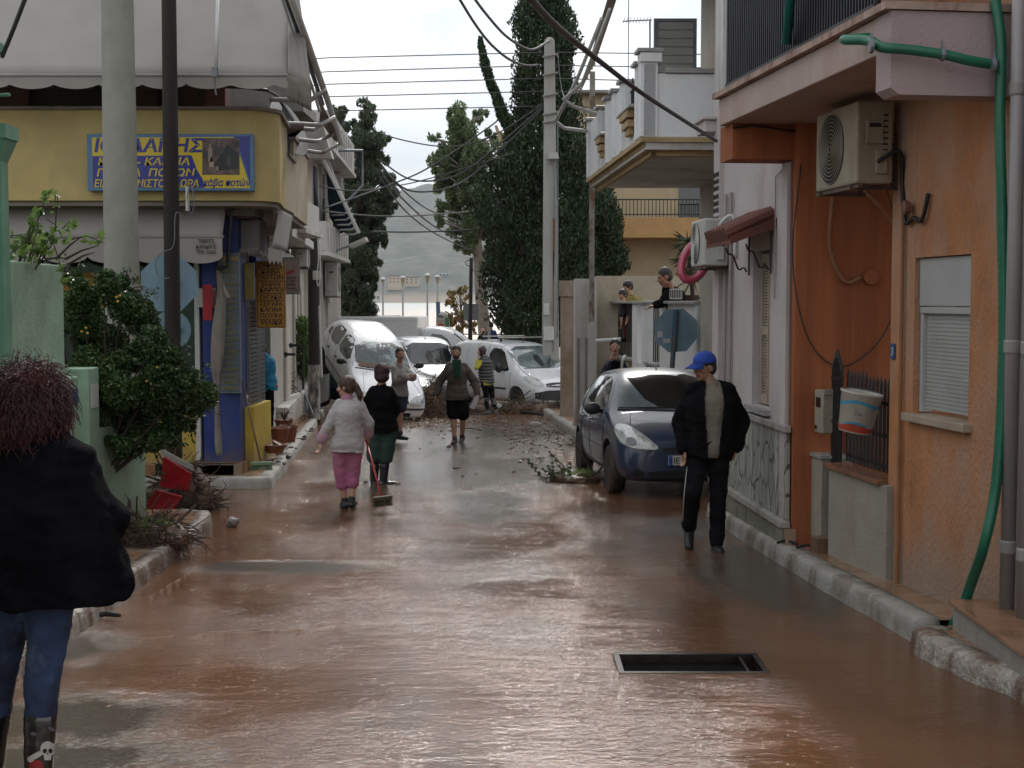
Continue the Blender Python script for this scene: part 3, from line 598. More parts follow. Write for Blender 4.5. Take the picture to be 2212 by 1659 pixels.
for k in range(7):
    u = uA+.02+(ua-uA-.03)*k/6*1.0+0; top = W1.uz(1815, 800)[1]+.10*sin(pi*k/6)
    W1.box(mb, u-.009, u+.009, -.06, -.042, -.05, top); mb.lathe([(.016, 0), (.001, .07)], W1.pt(u, -.05, top), 6)
for z in (.1, .9, 1.25): W1.box(mb, uA+.01, ua, -.064, -.038, z, z+.03)
mb.build('bars', BLACKM, ga)
# meter box
p = W1.pt(ub-.05, .0, W1.uz(1775, 935)[1]); o = E_('meter_box', p, 'small beige meter box mounted left of the iron gate', 'meter box')
z0_, z1_ = W1.uz(1778, 935)[1], W1.uz(1778, 842)[1]
mb = MB(); W1.box(mb, ua-.02, ua+.17, -.1, .04, z0_, z1_); mb.build('casing', mat('meter_beige', (.42, .38, .30), .5, .1, 4, dirt=(.25, .2, .15), dscale=4), o, bevel=.012)
mb = MB(); W1.box(mb, ua+.02, ua+.12, .041, .046, z1_-.14, z1_-.06); W1.box(mb, ua+.10, ua+.13, .041, .05, z0_+.03, z0_+.06); mb.build('meter_window', GLASSD, o)
mb = MB(); W1.box(mb, ua-.035, ua-.022, -.07, .03, z1_-.002-.03, z1_+.012); mb.build('lid', mat('meter_beige', (1, 1, 1)), o)
# bucket
bp_ = P(1846, 933, 10.3); bk = E_('plastic_bucket', bp_, 'white paint bucket with blue wave and red band hanging on the iron fence', 'bucket')
tl = Matrix.Rotation(R(9), 4, 'Y') @ Matrix.Rotation(R(4), 4, 'X')
pb = mat('bucket_white', (.60, .57, .50), .4, .05, 5, dirt=(.45, .38, .3), dscale=7)
mb = MB(); mb.lathe([(.118, 0), (.122, .005), (.150, .285), (.158, .29), (.158, .305), (.146, .305), (.140, .28), (.112, .02)], bp_, 40, tl); mb.build('body', pb, bk, smooth=True)
def ringband(z0, z1, col, wob, nm):
    mb = MB(); n = 48; rad = lambda z: .122+.028*z/.285+.0015
    for k in range(n):
        a, b = 2*pi*k/n, 2*pi*(k+1)/n; q = []
        for aa, zz in ((a, z0), (b, z0), (b, z1), (a, z1)):
            z = zz+wob*sin(aa*3+1)*(1 if zz == z1 or z0 > .1 else 0); q.append(bp_+(tl @ Vector((rad(z)*cos(aa), rad(z)*sin(aa), z))))
        mb.quad(*q)
    mb.build(nm, col, bk)
ringband(.012, .06, mat('bucket_red', (.42, .06, .03), .4), .012, 'red_band'); ringband(.062, .075, mat('bucket_blue', (.06, .33, .50), .4), .012, 'blue_wave'); ringband(.21, .235, mat('bucket_blue', (1, 1, 1)), .014, 'blue_wave')
mb = MB(); mb.tube([bp_+(tl @ Vector((.155*cos(a), .155*sin(a)*.3-.12*0, .30+.02*sin(a)))) for a in [pi*k/12 for k in range(13)]], .004, 6); mb.build('handle', GREYM, bk)
M = frame(bp_+(tl @ Vector((-.02, -.137, .14))), (1, 0, -.15), (0, -1, 0)); text('ΟΙΚΟ', .035, mat('grey_print', (.25, .25, .25), .5), M, bk, ax='CENTER')
# house number
u_, z_ = W1.uz(1931, 759); o = E_('house_number', W1.pt(u_, .005, z_), 'small blue house number plate on the edge of the orange wall', 'number plate')
mb = MB(); W1.box(mb, u_-.035, u_+.035, .003, .012, z_-.055, z_+.055); mb.build('plate', mat('enamel_blue', (.03, .10, .28), .35), o)
text('3', .085, WPAINT, frame(W1.pt(u_+.02, .0135, z_-.03), -W1.ud, W1.w), o)
# ---------------- white-pink house with stone plinth
W2 = Wall(2.32, 11.5, -.06, 1)
H2 = E_('stone_plinth_house', (2.4, 13, gz(13)), 'pinkish white house with crazy stone plinth and a tile canopy window on the right', 'house')
zc = 1.02; zc2 = W2.uz(1650, 900)[1]
wu1, wu0 = W2.u(1626), W2.u(1664); wzt = W2.uz(1645, 540)[1]; wzb = W2.uz(1645, 880)[1]
mb = MB(); W2.box(mb, 0.12, wu0, -.3, 0, -.6, 7.5); W2.box(mb, wu1, 3.05, -.3, 0, -.6, 7.5); W2.box(mb, wu0, wu1, -.3, -.002, -.6, wzb); W2.box(mb, wu0, wu1, -.3, -.002, wzt, 7.5); W2.box(mb, .12, 3.05, -5, -.31, -.6, 7.5)
W2.box(mb, 2.72, 3.0, -.25, .05, -.6, 7.6); W2.box(mb, 0.10, .26, .002, .03, -.5, 3.03)
mb.build('wall', WHITE2, H2)
mb = MB(); W2.box(mb, wu0+.01, wu1-.01, -.28, -.16, wzb, wzt); mb.build('window_reveal', CREAM, H2)
mb = MB()
for (a, b) in ((wu0+.02, (wu0+wu1)/2-.01), ((wu0+wu1)/2+.01, wu1-.02)):
    W2.box(mb, a, a+.05, -.12, -.07, wzb+.02, wzt-.03); W2.box(mb, b-.05, b, -.12, -.07, wzb+.02, wzt-.03)
    for z in (wzb+.02, (wzb+wzt)/2-.06, wzt-.11): W2.box(mb, a+.05, b-.05, -.118, -.072, z, z+.08)
    for k in range(44):
        z = wzb+.1+k*(wzt-wzb-.2)/44; W2.box(mb, a+.05, b-.05, -.11, -.09, z, z+.018)
mb.build('louvre_shutter', mat('shutter_beige', (.44, .37, .29), .6, .1, 5), H2)
mb = MB(); W2.box(mb, wu0-.06, wu1+.06, -.002, .06, wzb-.05, wzb-.004); mb.build('window_sill', MARBLE, H2)
# stone plinth
st = bpy.data.materials.new('crazy_stone'); st.use_nodes = True; t = st.node_tree; b = t.nodes['Principled BSDF']; tc = nn(t, 'ShaderNodeTexCoord'); mp = nn(t, 'ShaderNodeMapping'); mp.inputs['Scale'].default_value = (1, 5.2, 2.2)
t.links.new(tc.outputs['Object'], mp.inputs[0]); v = nn(t, 'ShaderNodeTexVoronoi', feature='DISTANCE_TO_EDGE'); v.inputs['Scale'].default_value = 1.6; t.links.new(mp.outputs[0], v.inputs['Vector'])
v2 = nn(t, 'ShaderNodeTexVoronoi'); v2.inputs['Scale'].default_value = 1.6; t.links.new(mp.outputs[0], v2.inputs['Vector'])
r = nn(t, 'ShaderNodeValToRGB'); r.color_ramp.elements[0].position = .03; r.color_ramp.elements[1].position = .07; t.links.new(v.outputs['Distance'], r.inputs[0])
r2_ = nn(t, 'ShaderNodeMapRange'); r2_.inputs[3].default_value = .8; r2_.inputs[4].default_value = 1.25; t.links.new(v2.outputs['Color'], r2_.inputs[0])
c1 = nn(t, 'ShaderNodeMix', data_type='RGBA', blend_type='MULTIPLY'); c1.inputs[0].default_value = 1; c1.inputs[6].default_value = (.27, .27, .24, 1); t.links.new(r2_.outputs[0], c1.inputs[7])
c2 = nn(t, 'ShaderNodeMix', data_type='RGBA'); c2.inputs[6].default_value = (.10, .095, .08, 1); t.links.new(r.outputs[0], c2.inputs[0]); t.links.new(c1.outputs[2], c2.inputs[7]); t.links.new(c2.outputs[2], b.inputs['Base Color']); b.inputs['Roughness'].default_value = .7
bp = nn(t, 'ShaderNodeBump'); bp.inputs['Strength'].default_value = .6; bp.inputs['Distance'].default_value = .02; t.links.new(r.outputs[0], bp.inputs['Height']); t.links.new(bp.outputs[0], b.inputs['Normal'])
za = W2.uz(1708, 940, .05)[1]; zb2 = W2.uz(1692, 1125, .05)[1]
mb = MB(); W2.box(mb, .02, 3.0, .002, .03, zb2, za); mb.build('stone_cladding', st, H2)
mb = MB(); W2.box(mb, -.01, 3.0, .002, .06, za+.003, za+.06); W2.box(mb, -.01, 3.0, .0, .085, zb2-.06, zb2-.003); mb.build('coping', mat('stained_marble', (.44, .42, .38), .5, .15, 6, dirt=(.25, .2, .16), dscale=5), H2, bevel=.006)
mb = MB(); W2.box(mb, -.0, 3.0, .0, .06, -.7, zb2-.064); mb.build('base_course', mat('mossy_base', (.24, .23, .18), .85, .15, 4, .4, dirt=(.10, .09, .06), dscale=4), H2)
mb = MB(); W2.box(mb, 0.02, .12, -.003, .2, -.7, zb2+.2) if 0 else mb.box((2.27, 11.44, -.5), (2.36, 11.475, zb2-.06)); mb.build('orange_return', ORANGE, H2)
for uu in (.35, 1.25):
    mb = MB(); zc_ = (za+zb2)/2; mb.prism([W2.pt(uu-.06, .032, zc_), W2.pt(uu, .032, zc_-.2), W2.pt(uu+.06, .032, zc_), W2.pt(uu, .032, zc_+.2)], W2.w*.006); mb.build('marble_diamond', mat('diamond_white', (.5, .49, .45), .5), H2)
# tile canopy
mb = MB(); zc_ = wzt+.13
for k in range(7):
    u = wu0-.14+(wu1-wu0+.24)*(k+.5)/7; a, b = W2.pt(u, .0, zc_+.17), W2.pt(u, .42, zc_-.02); mb.tube([a, b], .075, 10)
mb.hexa([W2.pt(wu0-.2, 0, zc_+.05), W2.pt(wu1+.2, 0, zc_+.05), W2.pt(wu1+.2, .4, zc_-.1), W2.pt(wu0-.2, .4, zc_-.1), W2.pt(wu0-.2, 0, zc_+.13), W2.pt(wu1+.2, 0, zc_+.13), W2.pt(wu1+.2, .4, zc_-.04), W2.pt(wu0-.2, .4, zc_-.04)])
mb.build('tile_canopy', ROOFT, H2, smooth=False)
for u in (wu0-.08, wu1+.08):
    mb = MB(); pts = [W2.pt(u, .02+.13*(1-cos(a)) if 0 else .04+.20*k/10, zc_-.32+.24*(k/10)**1.6+.03*sin(k*1.2)) for k, a in enumerate([0]*11)]; mb.tube(pts, .009, 6); mb.tube([W2.pt(u, .02, zc_-.35), W2.pt(u, .02, zc_+.02)], .009, 6); mb.build('canopy_scroll', BLACKM, H2)
# lattice vents on the pilaster's near side
for k in range(3):
    zt1 = P(1560, 370+47*k+42*0, 14.5).z; mb = MB()
    for i in range(6):
        for j in range(3):
            pz = zt1-.05-.07*j; c = W2.pt(2.86+.0*i, .052, pz)+W2.ud*(.05*(i-2.5)*.9); q = [W2.ud*-.014, Vector((0, 0, .03)), W2.ud*.014, Vector((0, 0, -.03))]; mb.prism([c+a for a in q], W2.w*.003)
    mb.build('lattice_vent', DARK, H2)
# pipes and cables on the white wall
mb = MB()
for u in (2.25, 2.5, 2.86): mb.tube([W2.pt(u, .03, -.4), W2.pt(u, .03, 2.95)], .018, 8)
mb.tube([W2.pt(.55, .015, 1.0+.9), W2.pt(.55, .015, 2.95), W2.pt(.30, .015, 3.0)], .006, 5)
mb.build('wall_pipe', mat('pink_grey_pipe', (.42, .36, .34), .6), H2)
a0 = W2.u(1575, .05)
AC2 = ac_unit('white air conditioner unit on the pinkish white house beside the tile canopy', W2, 2.30, 2.96, P(1540, 575, 14).z, P(1540, 474, 14).z, .04, .29, mat('white_ac', (.56, .56, .53), .45, .05, 3, dirt=(.35, .33, .3), dscale=4))
cable('hose', smooth_path([W2.pt(2.26, .1, 2.45), W2.pt(2.15, .16, 2.62), W2.pt(2.1, .04, 2.7), W2.pt(2.05, .03, 2.3)]), .02, WPAINT, '', parent=AC2)
# upper wall corner bits by the balcony
mb = MB(); W2.box(mb, 2.9, 3.32, -.2, .17, 3.62, 3.74); W2.box(mb, 2.86, 3.34, -.2, .2, 3.74, 3.78); mb.build('cornice', WHITE2, H2, bevel=.01)
mb = MB(); W2.box(mb, 2.62, 2.92, .01, .05, 3.85, 7); mb.build('window_frame', WPAINT, H2)
# ---------------- white balcony house
W3 = Wall(3.05, 15.5, -.06, 1); wo = 1.61
H3 = E_('white_balcony_house', (2.3, 17, gz(17)), 'white house with wide pillared balcony over the street and ochre cornice on the right', 'house')
mb = MB(); W3.box(mb, -1.0, 5.0, -5, 0, -.6, 9); mb.build('wall', mat('cream_white_stucco', (.58, .54, .46), .85, .06, 2, .3, 60, dirt=(.42, .34, .24), dscale=.8), H3)
for (zb_, nm) in ((3.49, 0), (6.35, 1)):
    # slab, cornice, parapet with posts and iron gaps
    ue = 5.25; mb = MB(); W3.box(mb, .0, ue-.03, -1.2, wo-.03, zb_+.06, zb_+.20); mb.build('balcony_slab', mat('soffit_white', (.66, .64, .60), .85, .06, 2, .2, dirt=(.38, .34, .3), dscale=1), H3)
    mb = MB()
    for k, (o_, z_) in enumerate(((-.10, 0), (-.06, .05), (-.02, .10), (.03, .14))):
        W3.box(mb, -o_-.0, ue+o_, wo-.16, wo+o_, zb_+z_, zb_+z_+.052); W3.box(mb, -o_, -o_+.14, -.6, wo+o_-.001, zb_+z_+.001, zb_+z_+.051)
    mb.build('cornice', mat('ochre_cornice', (.52, .38, .19), .8, .1, 3, .1, dirt=(.38, .28, .16), dscale=3), H3)
    if nm: continue
    g = [(W3.u(1310, wo), W3.u(1297, wo)), (W3.u(1374, wo), W3.u(1347, wo))]
    mb = MB(); zl = zb_+.20; zt2 = 4.50
    W3.box(mb, 0.02, .14, -.1, wo-.16, zl, zt2-.12)                      # near end parapet
    us = [0.0, g[1][0], g[1][1], g[0][0], g[0][1], ue]
    for a, b in ((us[0], us[1]), (us[2], us[3]), (us[4], us[5])): W3.box(mb, a, b, wo-.14, wo, zl, zt2-.02)
    for a, b in g: W3.box(mb, a, b, wo-.13, wo-.02, zl, zl+.38)
    for u in (.0, g[1][0]-.2, g[1][1]+.02, (us[2]+us[3])/2-.05, g[0][0]-.2, g[0][1]+.02, ue-.2): W3.box(mb, u, u+.18, wo-.16, wo+.035, zl-.0, zt2+.0)
    W3.box(mb, -.03, .19, wo-.20, wo+.04, zt2, zt2+.10); mb.build('parapet', BWHITE, H3, bevel=.006)
    mb = MB(); W3.box(mb, -.01, .17, -.1, wo-.24, zt2-.115, zt2-.06); mb.build('coping', MARBLE, H3, bevel=.008)
    for u in (.0, g[1][0]-.2, g[1][1]+.02, (us[2]+us[3])/2-.05, g[0][0]-.2, g[0][1]+.02, ue-.2):
        zz = zt2+(.105 if u == .0 else .005); mb = MB(); W3.box(mb, u-.04, u+.22, wo-.22, wo+.075, zz, zz+.045); mb.build('coping', MARBLE, H3, bevel=.008)
    for a, b in g: mb = MB(); W3.box(mb, a-.02, b+.02, wo-.17, wo+.10, zl+.385, zl+.42); mb.build('gap_sill', MARBLE, H3, bevel=.008)
    for a, b in g:
        mb = MB(); c = (a+b)/2; hw = (b-a)*.32
        for k, (q, z1_) in enumerate(((1, .30), (.8, .2), (.5, .12))): W3.box(mb, c-hw*q, c+hw*q, wo-.01, wo+.09*q, zl+z1_, zl+z1_+.08)
        mb.build('bracket', mat('ochre_cornice', (1, 1, 1)), H3, bevel=.006)
        mb = MB()
        for k in range(8): u = a+(b-a)*(k+.5)/8; W3.box(mb, u-.01, u+.01, wo-.09, wo-.07, zl+.42, zt2-.1)
        for z in (zl+.5, zt2-.12): W3.box(mb, a, b, wo-.095, wo-.065, z, z+.02)
        for k in range(4): u = a+(b-a)*(k+.5)/4; mb.tube([W3.pt(u-.05, wo-.08, zl+.6), W3.pt(u, wo-.08, zl+.85), W3.pt(u+.05, wo-.08, zl+.6), W3.pt(u, wo-.08, zl+.52), W3.pt(u-.05, wo-.08, zl+.6)], .008, 5)
        mb.build('iron_panel', BLACKM, H3)
# open shutter door on the balcony
so_ = E_('roller_door', P(1460, 155, 18.3), 'grey ribbed shutter door standing open on the white balcony', 'shutter')
a, b = P(1412, 155, 18.3), P(1505, 47, 18.3); mb = MB(); mb.box((a.x, 18.28, a.z-.5), (a.x+.05, 18.34, b.z)); mb.box((b.x-.05, 18.28, a.z-.5), (b.x, 18.34, b.z)); mb.box((a.x, 18.282, b.z+.001), (b.x, 18.338, b.z+.04)); mb.build('frame', GREYM, so_)
mb = MB()
for k in range(10): z = a.z-.45+(b.z-a.z+.45)*k/10; mb.box((a.x+.05, 18.29, z+.008), (b.x-.05, 18.33, z+(b.z-a.z+.45)/10-.006)); mb.box((a.x+.05, 18.305, z-.006), (b.x-.05, 18.32, z+.008))
mb.build('slats', mat('slat_grey', (.40, .40, .38), .5, .05, 3), so_)
mb = MB(); W3.box(mb, 1.2, 2.6, .003, .05, 3.7, 6.1); mb.build('window', GLASSD, H3); mb = MB(); W3.box(mb, 1.1, 1.18, .002, .07, 3.7, 6.2); W3.box(mb, 2.62, 2.7, .002, .07, 3.7, 6.2); mb.build('window_frame', WPAINT, H3)
# torn awning and its arms on the balcony
aw = E_('folded_awning', P(1250, 200, 20), 'half folded cream awning with torn fringe hanging from white arms off the upper balcony', 'awning')
mb = MB(); Ya = 19.0
c1_, c2_, c3_, c4_ = P(1345, -30, 17.2), P(1306, -30, 17.4), P(1240, 165, 19.6), P(1290, 100, 19.0)
rnd = random.Random(5); n = 12
top = [P(1345+(1292-1345)*k/n, -40+(118+40)*k/n, 17.4+1.6*k/n) for k in range(n+1)]; bot = [P(1322+(1250-1322)*k/n, -40+(205+40)*k/n, 17.2+2.0*k/n)+Vector((0, 0, -.02)) for k in range(n+1)]
for k in range(n): mb.prism([top[k], top[k+1], bot[k+1], bot[k]], (0, .012, 0))
fr = [P(1292, 108, 19.1), P(1292, 130, 19.1), P(1283, 150, 19.15)]
for k in range(9):
    x = 1244+5.2*k; y = 193-8.2*k; mb.prism([P(x, y, 19.3), P(x+5.2, y-8.2, 19.3), P(x+6, y-1+rnd.uniform(2, 12), 19.3), P(x+2.5, y+4+rnd.uniform(2, 8), 19.3)], (0, .01, 0))
mb.build('fabric', mat('cream_awning', (.50, .43, .32), .9, .1, 4, dirt=(.33, .28, .22)), aw)
for pts in ([P(1300, 40, 17.4), P(1245, 175, 19.0), P(1200, 262, 19.7), P(1219, 277, 20.0), P(1268, 283, 20.4)], [P(1318, 20, 17.4), P(1258, 180, 19.0), P(1218, 215, 19.2), P(1238, 230, 19.4), P(1300, 250, 19.6)]):
    mb = MB(); mb.tube(pts, .026, 8); mb.build('arm', WPAINT, aw, smooth=True)
cable('antenna_wire', [P(1358, -5, 18), P(1357, 180, 18)], .006, GREYM, 'thin grey wire hanging down onto the white balcony')
an = E_('tv_antenna', P(1404, 150, 22), 'television aerial seen between the two white balconies', 'antenna')
mb = MB(); mb.tube([P(1404, 160, 22), P(1404, 42, 22)], .015, 6); mb.tube([P(1345, 46, 22), P(1408, 43, 22)], .01, 6)
for k in range(9): mb.tube([P(1346+7*k, 50, 22.2), P(1350+7*k, 38, 21.8)], .004, 4)
mb.build('mast', GREYM, an)
# ---- terrace of the white house
TW = Wall(2.73, 20.4, -.12, 1)
te = E_('terrace_wall', TW.pt(3, 0, gz(22)), 'white terrace wall with marble capped pillars below the balcony', 'wall')
zcap = 1.84; ut = TW.u(1316); mb = MB(); P_ = [(0, .18), (TW.u(1432), TW.u(1432)+.14), (TW.u(1399), TW.u(1388)), (TW.u(1379), TW.u(1368)), (ut-.16, ut)]
TW.box(mb, 0, ut, -.16, 0, -.9, .80); TW.box(mb, 0.18, TW.u(1440), -.14, -.02, .80, zcap)
for a, b in P_: TW.box(mb, a, b, -.18, .02, .0, zcap)
mb.box((2.74, 20.42, -.7), (3.8, 20.56, 1.62)); mb.build('wall', BWHITE, te)
mb = MB()
for a, b in ((-.04, P_[1][1]+.06), (P_[2][0]-.05, ut+.06)): TW.box(mb, a, b, -.22, .08, zcap, zcap+.045)
for a, b in ((P_[1][1], P_[2][0]), (P_[3][1], P_[4][0])): TW.box(mb, a, b, -.18, .07, .803, .85)
mb.box((2.76, 20.39, 1.63), (3.8, 20.60, 1.67)); mb.build('coping', MARBLE, te, bevel=.006)
mb = MB()
for a, b in ((P_[1][1], P_[2][0]), (P_[3][1], P_[4][0])): TW.box(mb, a+.1, b-.1, .001, .05, .35, .77)
mb.build('ochre_panel', mat('ochre_stain', (.42, .32, .2), .8, .2, 3, dirt=(.3, .2, .1), dscale=3), te)
mb = MB()
for a, b in ((P_[1][1], P_[2][0]), (P_[3][1], P_[4][0])):
    m_ = max(2, int((b-a)/.13))
    for k in range(1, m_): u = a+(b-a)*k/m_; TW.box(mb, u-.01, u+.01, -.09, -.07, .85, zcap)
mb.build('iron_panel', BLACKM, te)
mb = MB(); TW.box(mb, 0.2, ut, -2.6, -.17, .70, .79); mb.build('terrace_floor', CONC, te)
# yard walls beyond
def wallthing(label, boxes, m, name='wall', caps=None):
    mb = MB()
    for a, b in boxes: mb.box(a, b)
    o = mb.build(name, m); tag(o, label, 'wall'); return o
x_ = lambda px, Y: (px-1106)/F*Y*1.0035
zz = lambda py, Y: P(1106, py, Y).z
wallthing('beige yard wall behind the terrace where the two children lean', [((x_(1287, 26.8), 26.8, -.9), (4.8, 27.0, zz(596, 26.8)))], CREAM)
wallthing('tall white gate pillar with narrow slots beside the thin steel pole', [((x_(1242, 27), 27, -.9), (x_(1277, 27), 27.7, zz(602, 27))), ((x_(1277, 26.4), 26.4, -.9), (x_(1289, 26.4), 26.79, zz(597, 26.4)))], WHITE)
mb = MB(); 
for a, b in ((1246, 1252), (1263, 1274)): mb.box((x_(a, 27), 26.98, -.6), (x_(b, 27), 26.999, zz(730, 27)))
tag(mb.build('gate_slot', mat('slot_grey', (.30, .28, .25), .8)), 'two narrow grey recesses in the tall white gate pillar', 'recess')
wallthing('stained grey concrete pillar at the end of the right pavement by the van', [((x_(1212, 30), 30, -1), (x_(1242, 30), 30.6, zz(640, 30)-.003)), ((x_(1209, 30), 29.96, zz(640, 30)), (x_(1243, 30), 30.64, zz(606, 30)))], mat('stained_pillar', (.36, .31, .25), .85, .12, 2, .3, 40, dirt=(.24, .17, .11), dscale=1.4, dpos=(.42, .62)))
mb = MB(); mb.tube([P(1287, 737, 25.6), P(1341, 733, 25.6)], .04, 10); tag(mb.build('handrail', WPAINT), 'short white horizontal pipe rail by the steel pole', 'handrail')
# steel pole
p = P(1278, 650, 24.2); o = E_('steel_pole', (p.x, p.y, gz(24.2)), 'thin rusty square steel pole rising past the white balcony', 'pole')
mb = MB(); mb.box((p.x-.045, p.y-.045, zz(695, 24.2)), (p.x+.045, p.y+.045, zz(155, 24.2))); mb.build('pole', mat('flaked_steel', (.34, .32, .29), .6, .2, 6, dirt=(.16, .09, .06), dscale=5, dpos=(.5, .58)), o)
mb = MB(); mb.box((p.x-.06, p.y-.06, -.8), (p.x+.06, p.y+.06, zz(700, 24.2))); mb.build('sleeve', WHITE, o)
# beige building with orange band beyond
bb = E_('beige_building', (5, 47, -1), 'beige building with orange band and thin iron balcony rail behind the dark trees', 'building')
xl, Yb = x_(1258, 46), 46.0
mb = MB(); mb.box((xl, Yb, -1.1), (12, 56, zz(205, Yb))); mb.build('wall', mat('beige_render', (.58, .47, .30), .85, .07, 1.5, dirt=(.45, .36, .25), dscale=.6), bb)
mb = MB(); mb.box((xl-.05, Yb-1.3, zz(513, Yb-1.3)), (12, Yb-1.1, zz(470, Yb-1.3))); mb.box((xl-.05, Yb-1.3+.2, zz(513, Yb-1.3)), (12, Yb, zz(513, Yb-1.3)+.2)); mb.build('balcony', mat('orange_band', (.60, .36, .15), .85, .06), bb)
mb = MB(); z0, z1 = zz(468, Yb-1.3), zz(432, Yb-1.3)
for k in range(60): x = xl+.1*k*1.2; mb.box((x-.012, Yb-1.22, z0), (x+.012, Yb-1.2, z1))
mb.box((xl, Yb-1.23, z1), (12, Yb-1.19, z1+.04)); mb.box((xl, Yb-1.23, z0+.06), (12, Yb-1.19, z0+.09)); mb.build('railing', BLACKM, bb)
mb = MB(); mb.box((xl-.2, Yb-.4, zz(205, Yb)), (12.2, 56.3, zz(198, Yb))); mb.build('roof_slab', CONC, bb)
mb = MB(); mb.box((5.5, Yb-.05, 3.9), (6.8, Yb-.01, 6)); mb.build('window', GLASSD, bb); mb = MB(); mb.box((4.1, Yb-.05, -.3), (5.0, Yb-.01, 1.8)); mb.build('window', GLASSD, bb)
# stop sign seen from behind
sg = E_('stop_sign', P(1440, 960, 20.25), 'blue grey back of an octagonal road sign leaning by the parked blue car', 'road sign')
c = P(1460, 714, 20.22); tlt = R(5); mb = MB(); r = .337
mb.prism([c+Vector((r*cos(R(22.5+45*k)+tlt), 0, r*sin(R(22.5+45*k)+tlt))) for k in range(8)], (0, .004, 0)); mb.build('panel', SIGNBACK, sg)
mb = MB(); mb.tube([c+Vector((0, -.03, .30)), P(1438, 985, 20.1)], .036, 12); mb.build('post', mat('blue_post', (.05, .12, .22), .5, .2, 5, dirt=(.12, .12, .09), dscale=4, dpos=(.48, .55)), sg)
mb = MB(); a = P(1427, 722, 20.215); mb.box((a.x-.045, a.y-.002, a.z-.045), (a.x+.025, a.y, a.z+.045)); a = P(1440, 736, 20.215); mb.box((a.x-.05, a.y-.002, a.z-.03), (a.x+.055, a.y, a.z+.03)); mb.build('sticker', WPAINT, sg)
# red life ring style float hanging by the AC
fl = E_('pink_float', P(1497, 560, 14.6), 'red and pink inflatable ring hanging behind the white air conditioner', 'swim ring')
c = P(1503, 562, 15.2); mb = MB(); pts = [c+(Matrix.Rotation(R(28), 4, 'Y') @ Vector((.13*cos(a), .05*sin(a), .24*sin(a)))) for a in [2*pi*k/24 for k in range(25)]]; mb.tube(pts, .045, 10, cap=False); mb.build('ring', mat('pink_vinyl', (.55, .07, .13), .3, .1, coat=.4), fl, smooth=True)
# broken plastic bits on the pavement
for (px, py, ln, lab) in ((1700, 1196, .16, 'piece of black plastic trim on the pavement below the stone plinth'), (1750, 1206, .22, 'curled black plastic strip on the pavement near the gate step')):
    g = G(px, py-18, .15); mb = MB(); mb.tube(smooth_path([g+Vector((-ln/2, 0, .02)), g+Vector((0, .03, .035)), g+Vector((ln/2, -.02, .015))]), [.012]*13, 6); tag(mb.build('plastic_trim', RUBBER), lab, 'debris')
# ================================================================== LEFT SIDE OF THE STREET
# ---------------- mint house and garden wall
mh = E_('mint_house', (-5, 6, -.2), 'low mint green house at the left edge behind the garden wall', 'house')
mb = MB(); mb.box((-9, -2, -.5), (-3.56, 9.66, 3.58)); mb.build('wall', MINT, mh)
mb = MB(); mb.box((-9, -2.1, 3.58), (-3.50, 9.7, 3.66)); mb.build('roof_edge', MINTD, mh, bevel=.01)
mb = MB(); mb.box((-3.66, 9.663, -.2), (-3.53, 9.80, 3.0)); mb.box((-3.70, 9.6, 3.003), (-3.47, 9.86, 3.10)); mb.hexa([(-3.66, 9.663, 2.85), (-3.53, 9.663, 2.85), (-3.53, 9.803, 2.85), (-3.66, 9.803, 2.85), (-3.69, 9.61, 3.0), (-3.48, 9.61, 3.0), (-3.48, 9.85, 3.0), (-3.69, 9.85, 3.0)]); mb.build('rain_downpipe', mat('mint_green_mid', (.16, .36, .24), .5, .1, 3), mh)
mb = MB(); mb.tube([(-3.56, 9.55, 3.28), (-3.40, 9.5, 3.28)], .012, 8); mb.build('spout', mat('mint_green_mid', (1, 1, 1)), mh)
mb = MB()
bm_ = mb.bm; mb.box((-3.78, 9.9, -.4), (-3.56, 11.05, 2.17)); bmesh.ops.subdivide_edges(bm_, edges=bm_.edges, cuts=10, use_grid_fill=True)
for v in bm_.verts: v.co += Vector((n2d(v.co.y, v.co.z, 5)*.006, 0, n2d(v.co.y, v.co.x, 6)*.012 if v.co.z > 2 else 0))
tag(mb.build('garden_wall', MINT, bevel=.01), 'tall mint green garden wall slab behind the red haired woman', 'wall')
for i, (Y0, Y1, z, lab) in enumerate(((11.12, 11.35, 1.27, 'nearer short mint green gate pillar with a blue number plate'), (11.62, 11.92, 1.32, 'farther short mint green gate pillar with a small notice'))):
    o = E_('gate_pillar', (-3.66, Y0, gz(Y0)), lab, 'pillar', 'mint gate pillars'); mb = MB(); mb.box((-3.80, Y0, -.4), (-3.55, Y1, z)); mb.build('pillar', MINT, o, bevel=.012)
    mb = MB(); mb.box((-3.549, Y0+.04, z-.22), (-3.54, Y1-.05, z-.1)) if not i else mb.box((-3.549, Y0+.06, z-.34), (-3.54, Y1-.06, z-.14)); mb.build('plate', mat('enamel_blue', (1, 1, 1)) if not i else WPAINT, o)
mb = MB(); mb.box((-3.75, 11.93, -.4), (-3.555, 13.4, .78)); mb.box((-8.0, 13.25, -.45), (-3.76, 13.4, .78)); tag(mb.build('garden_wall', MINT, bevel=.01), 'low mint green wall under the climbing bush', 'wall')
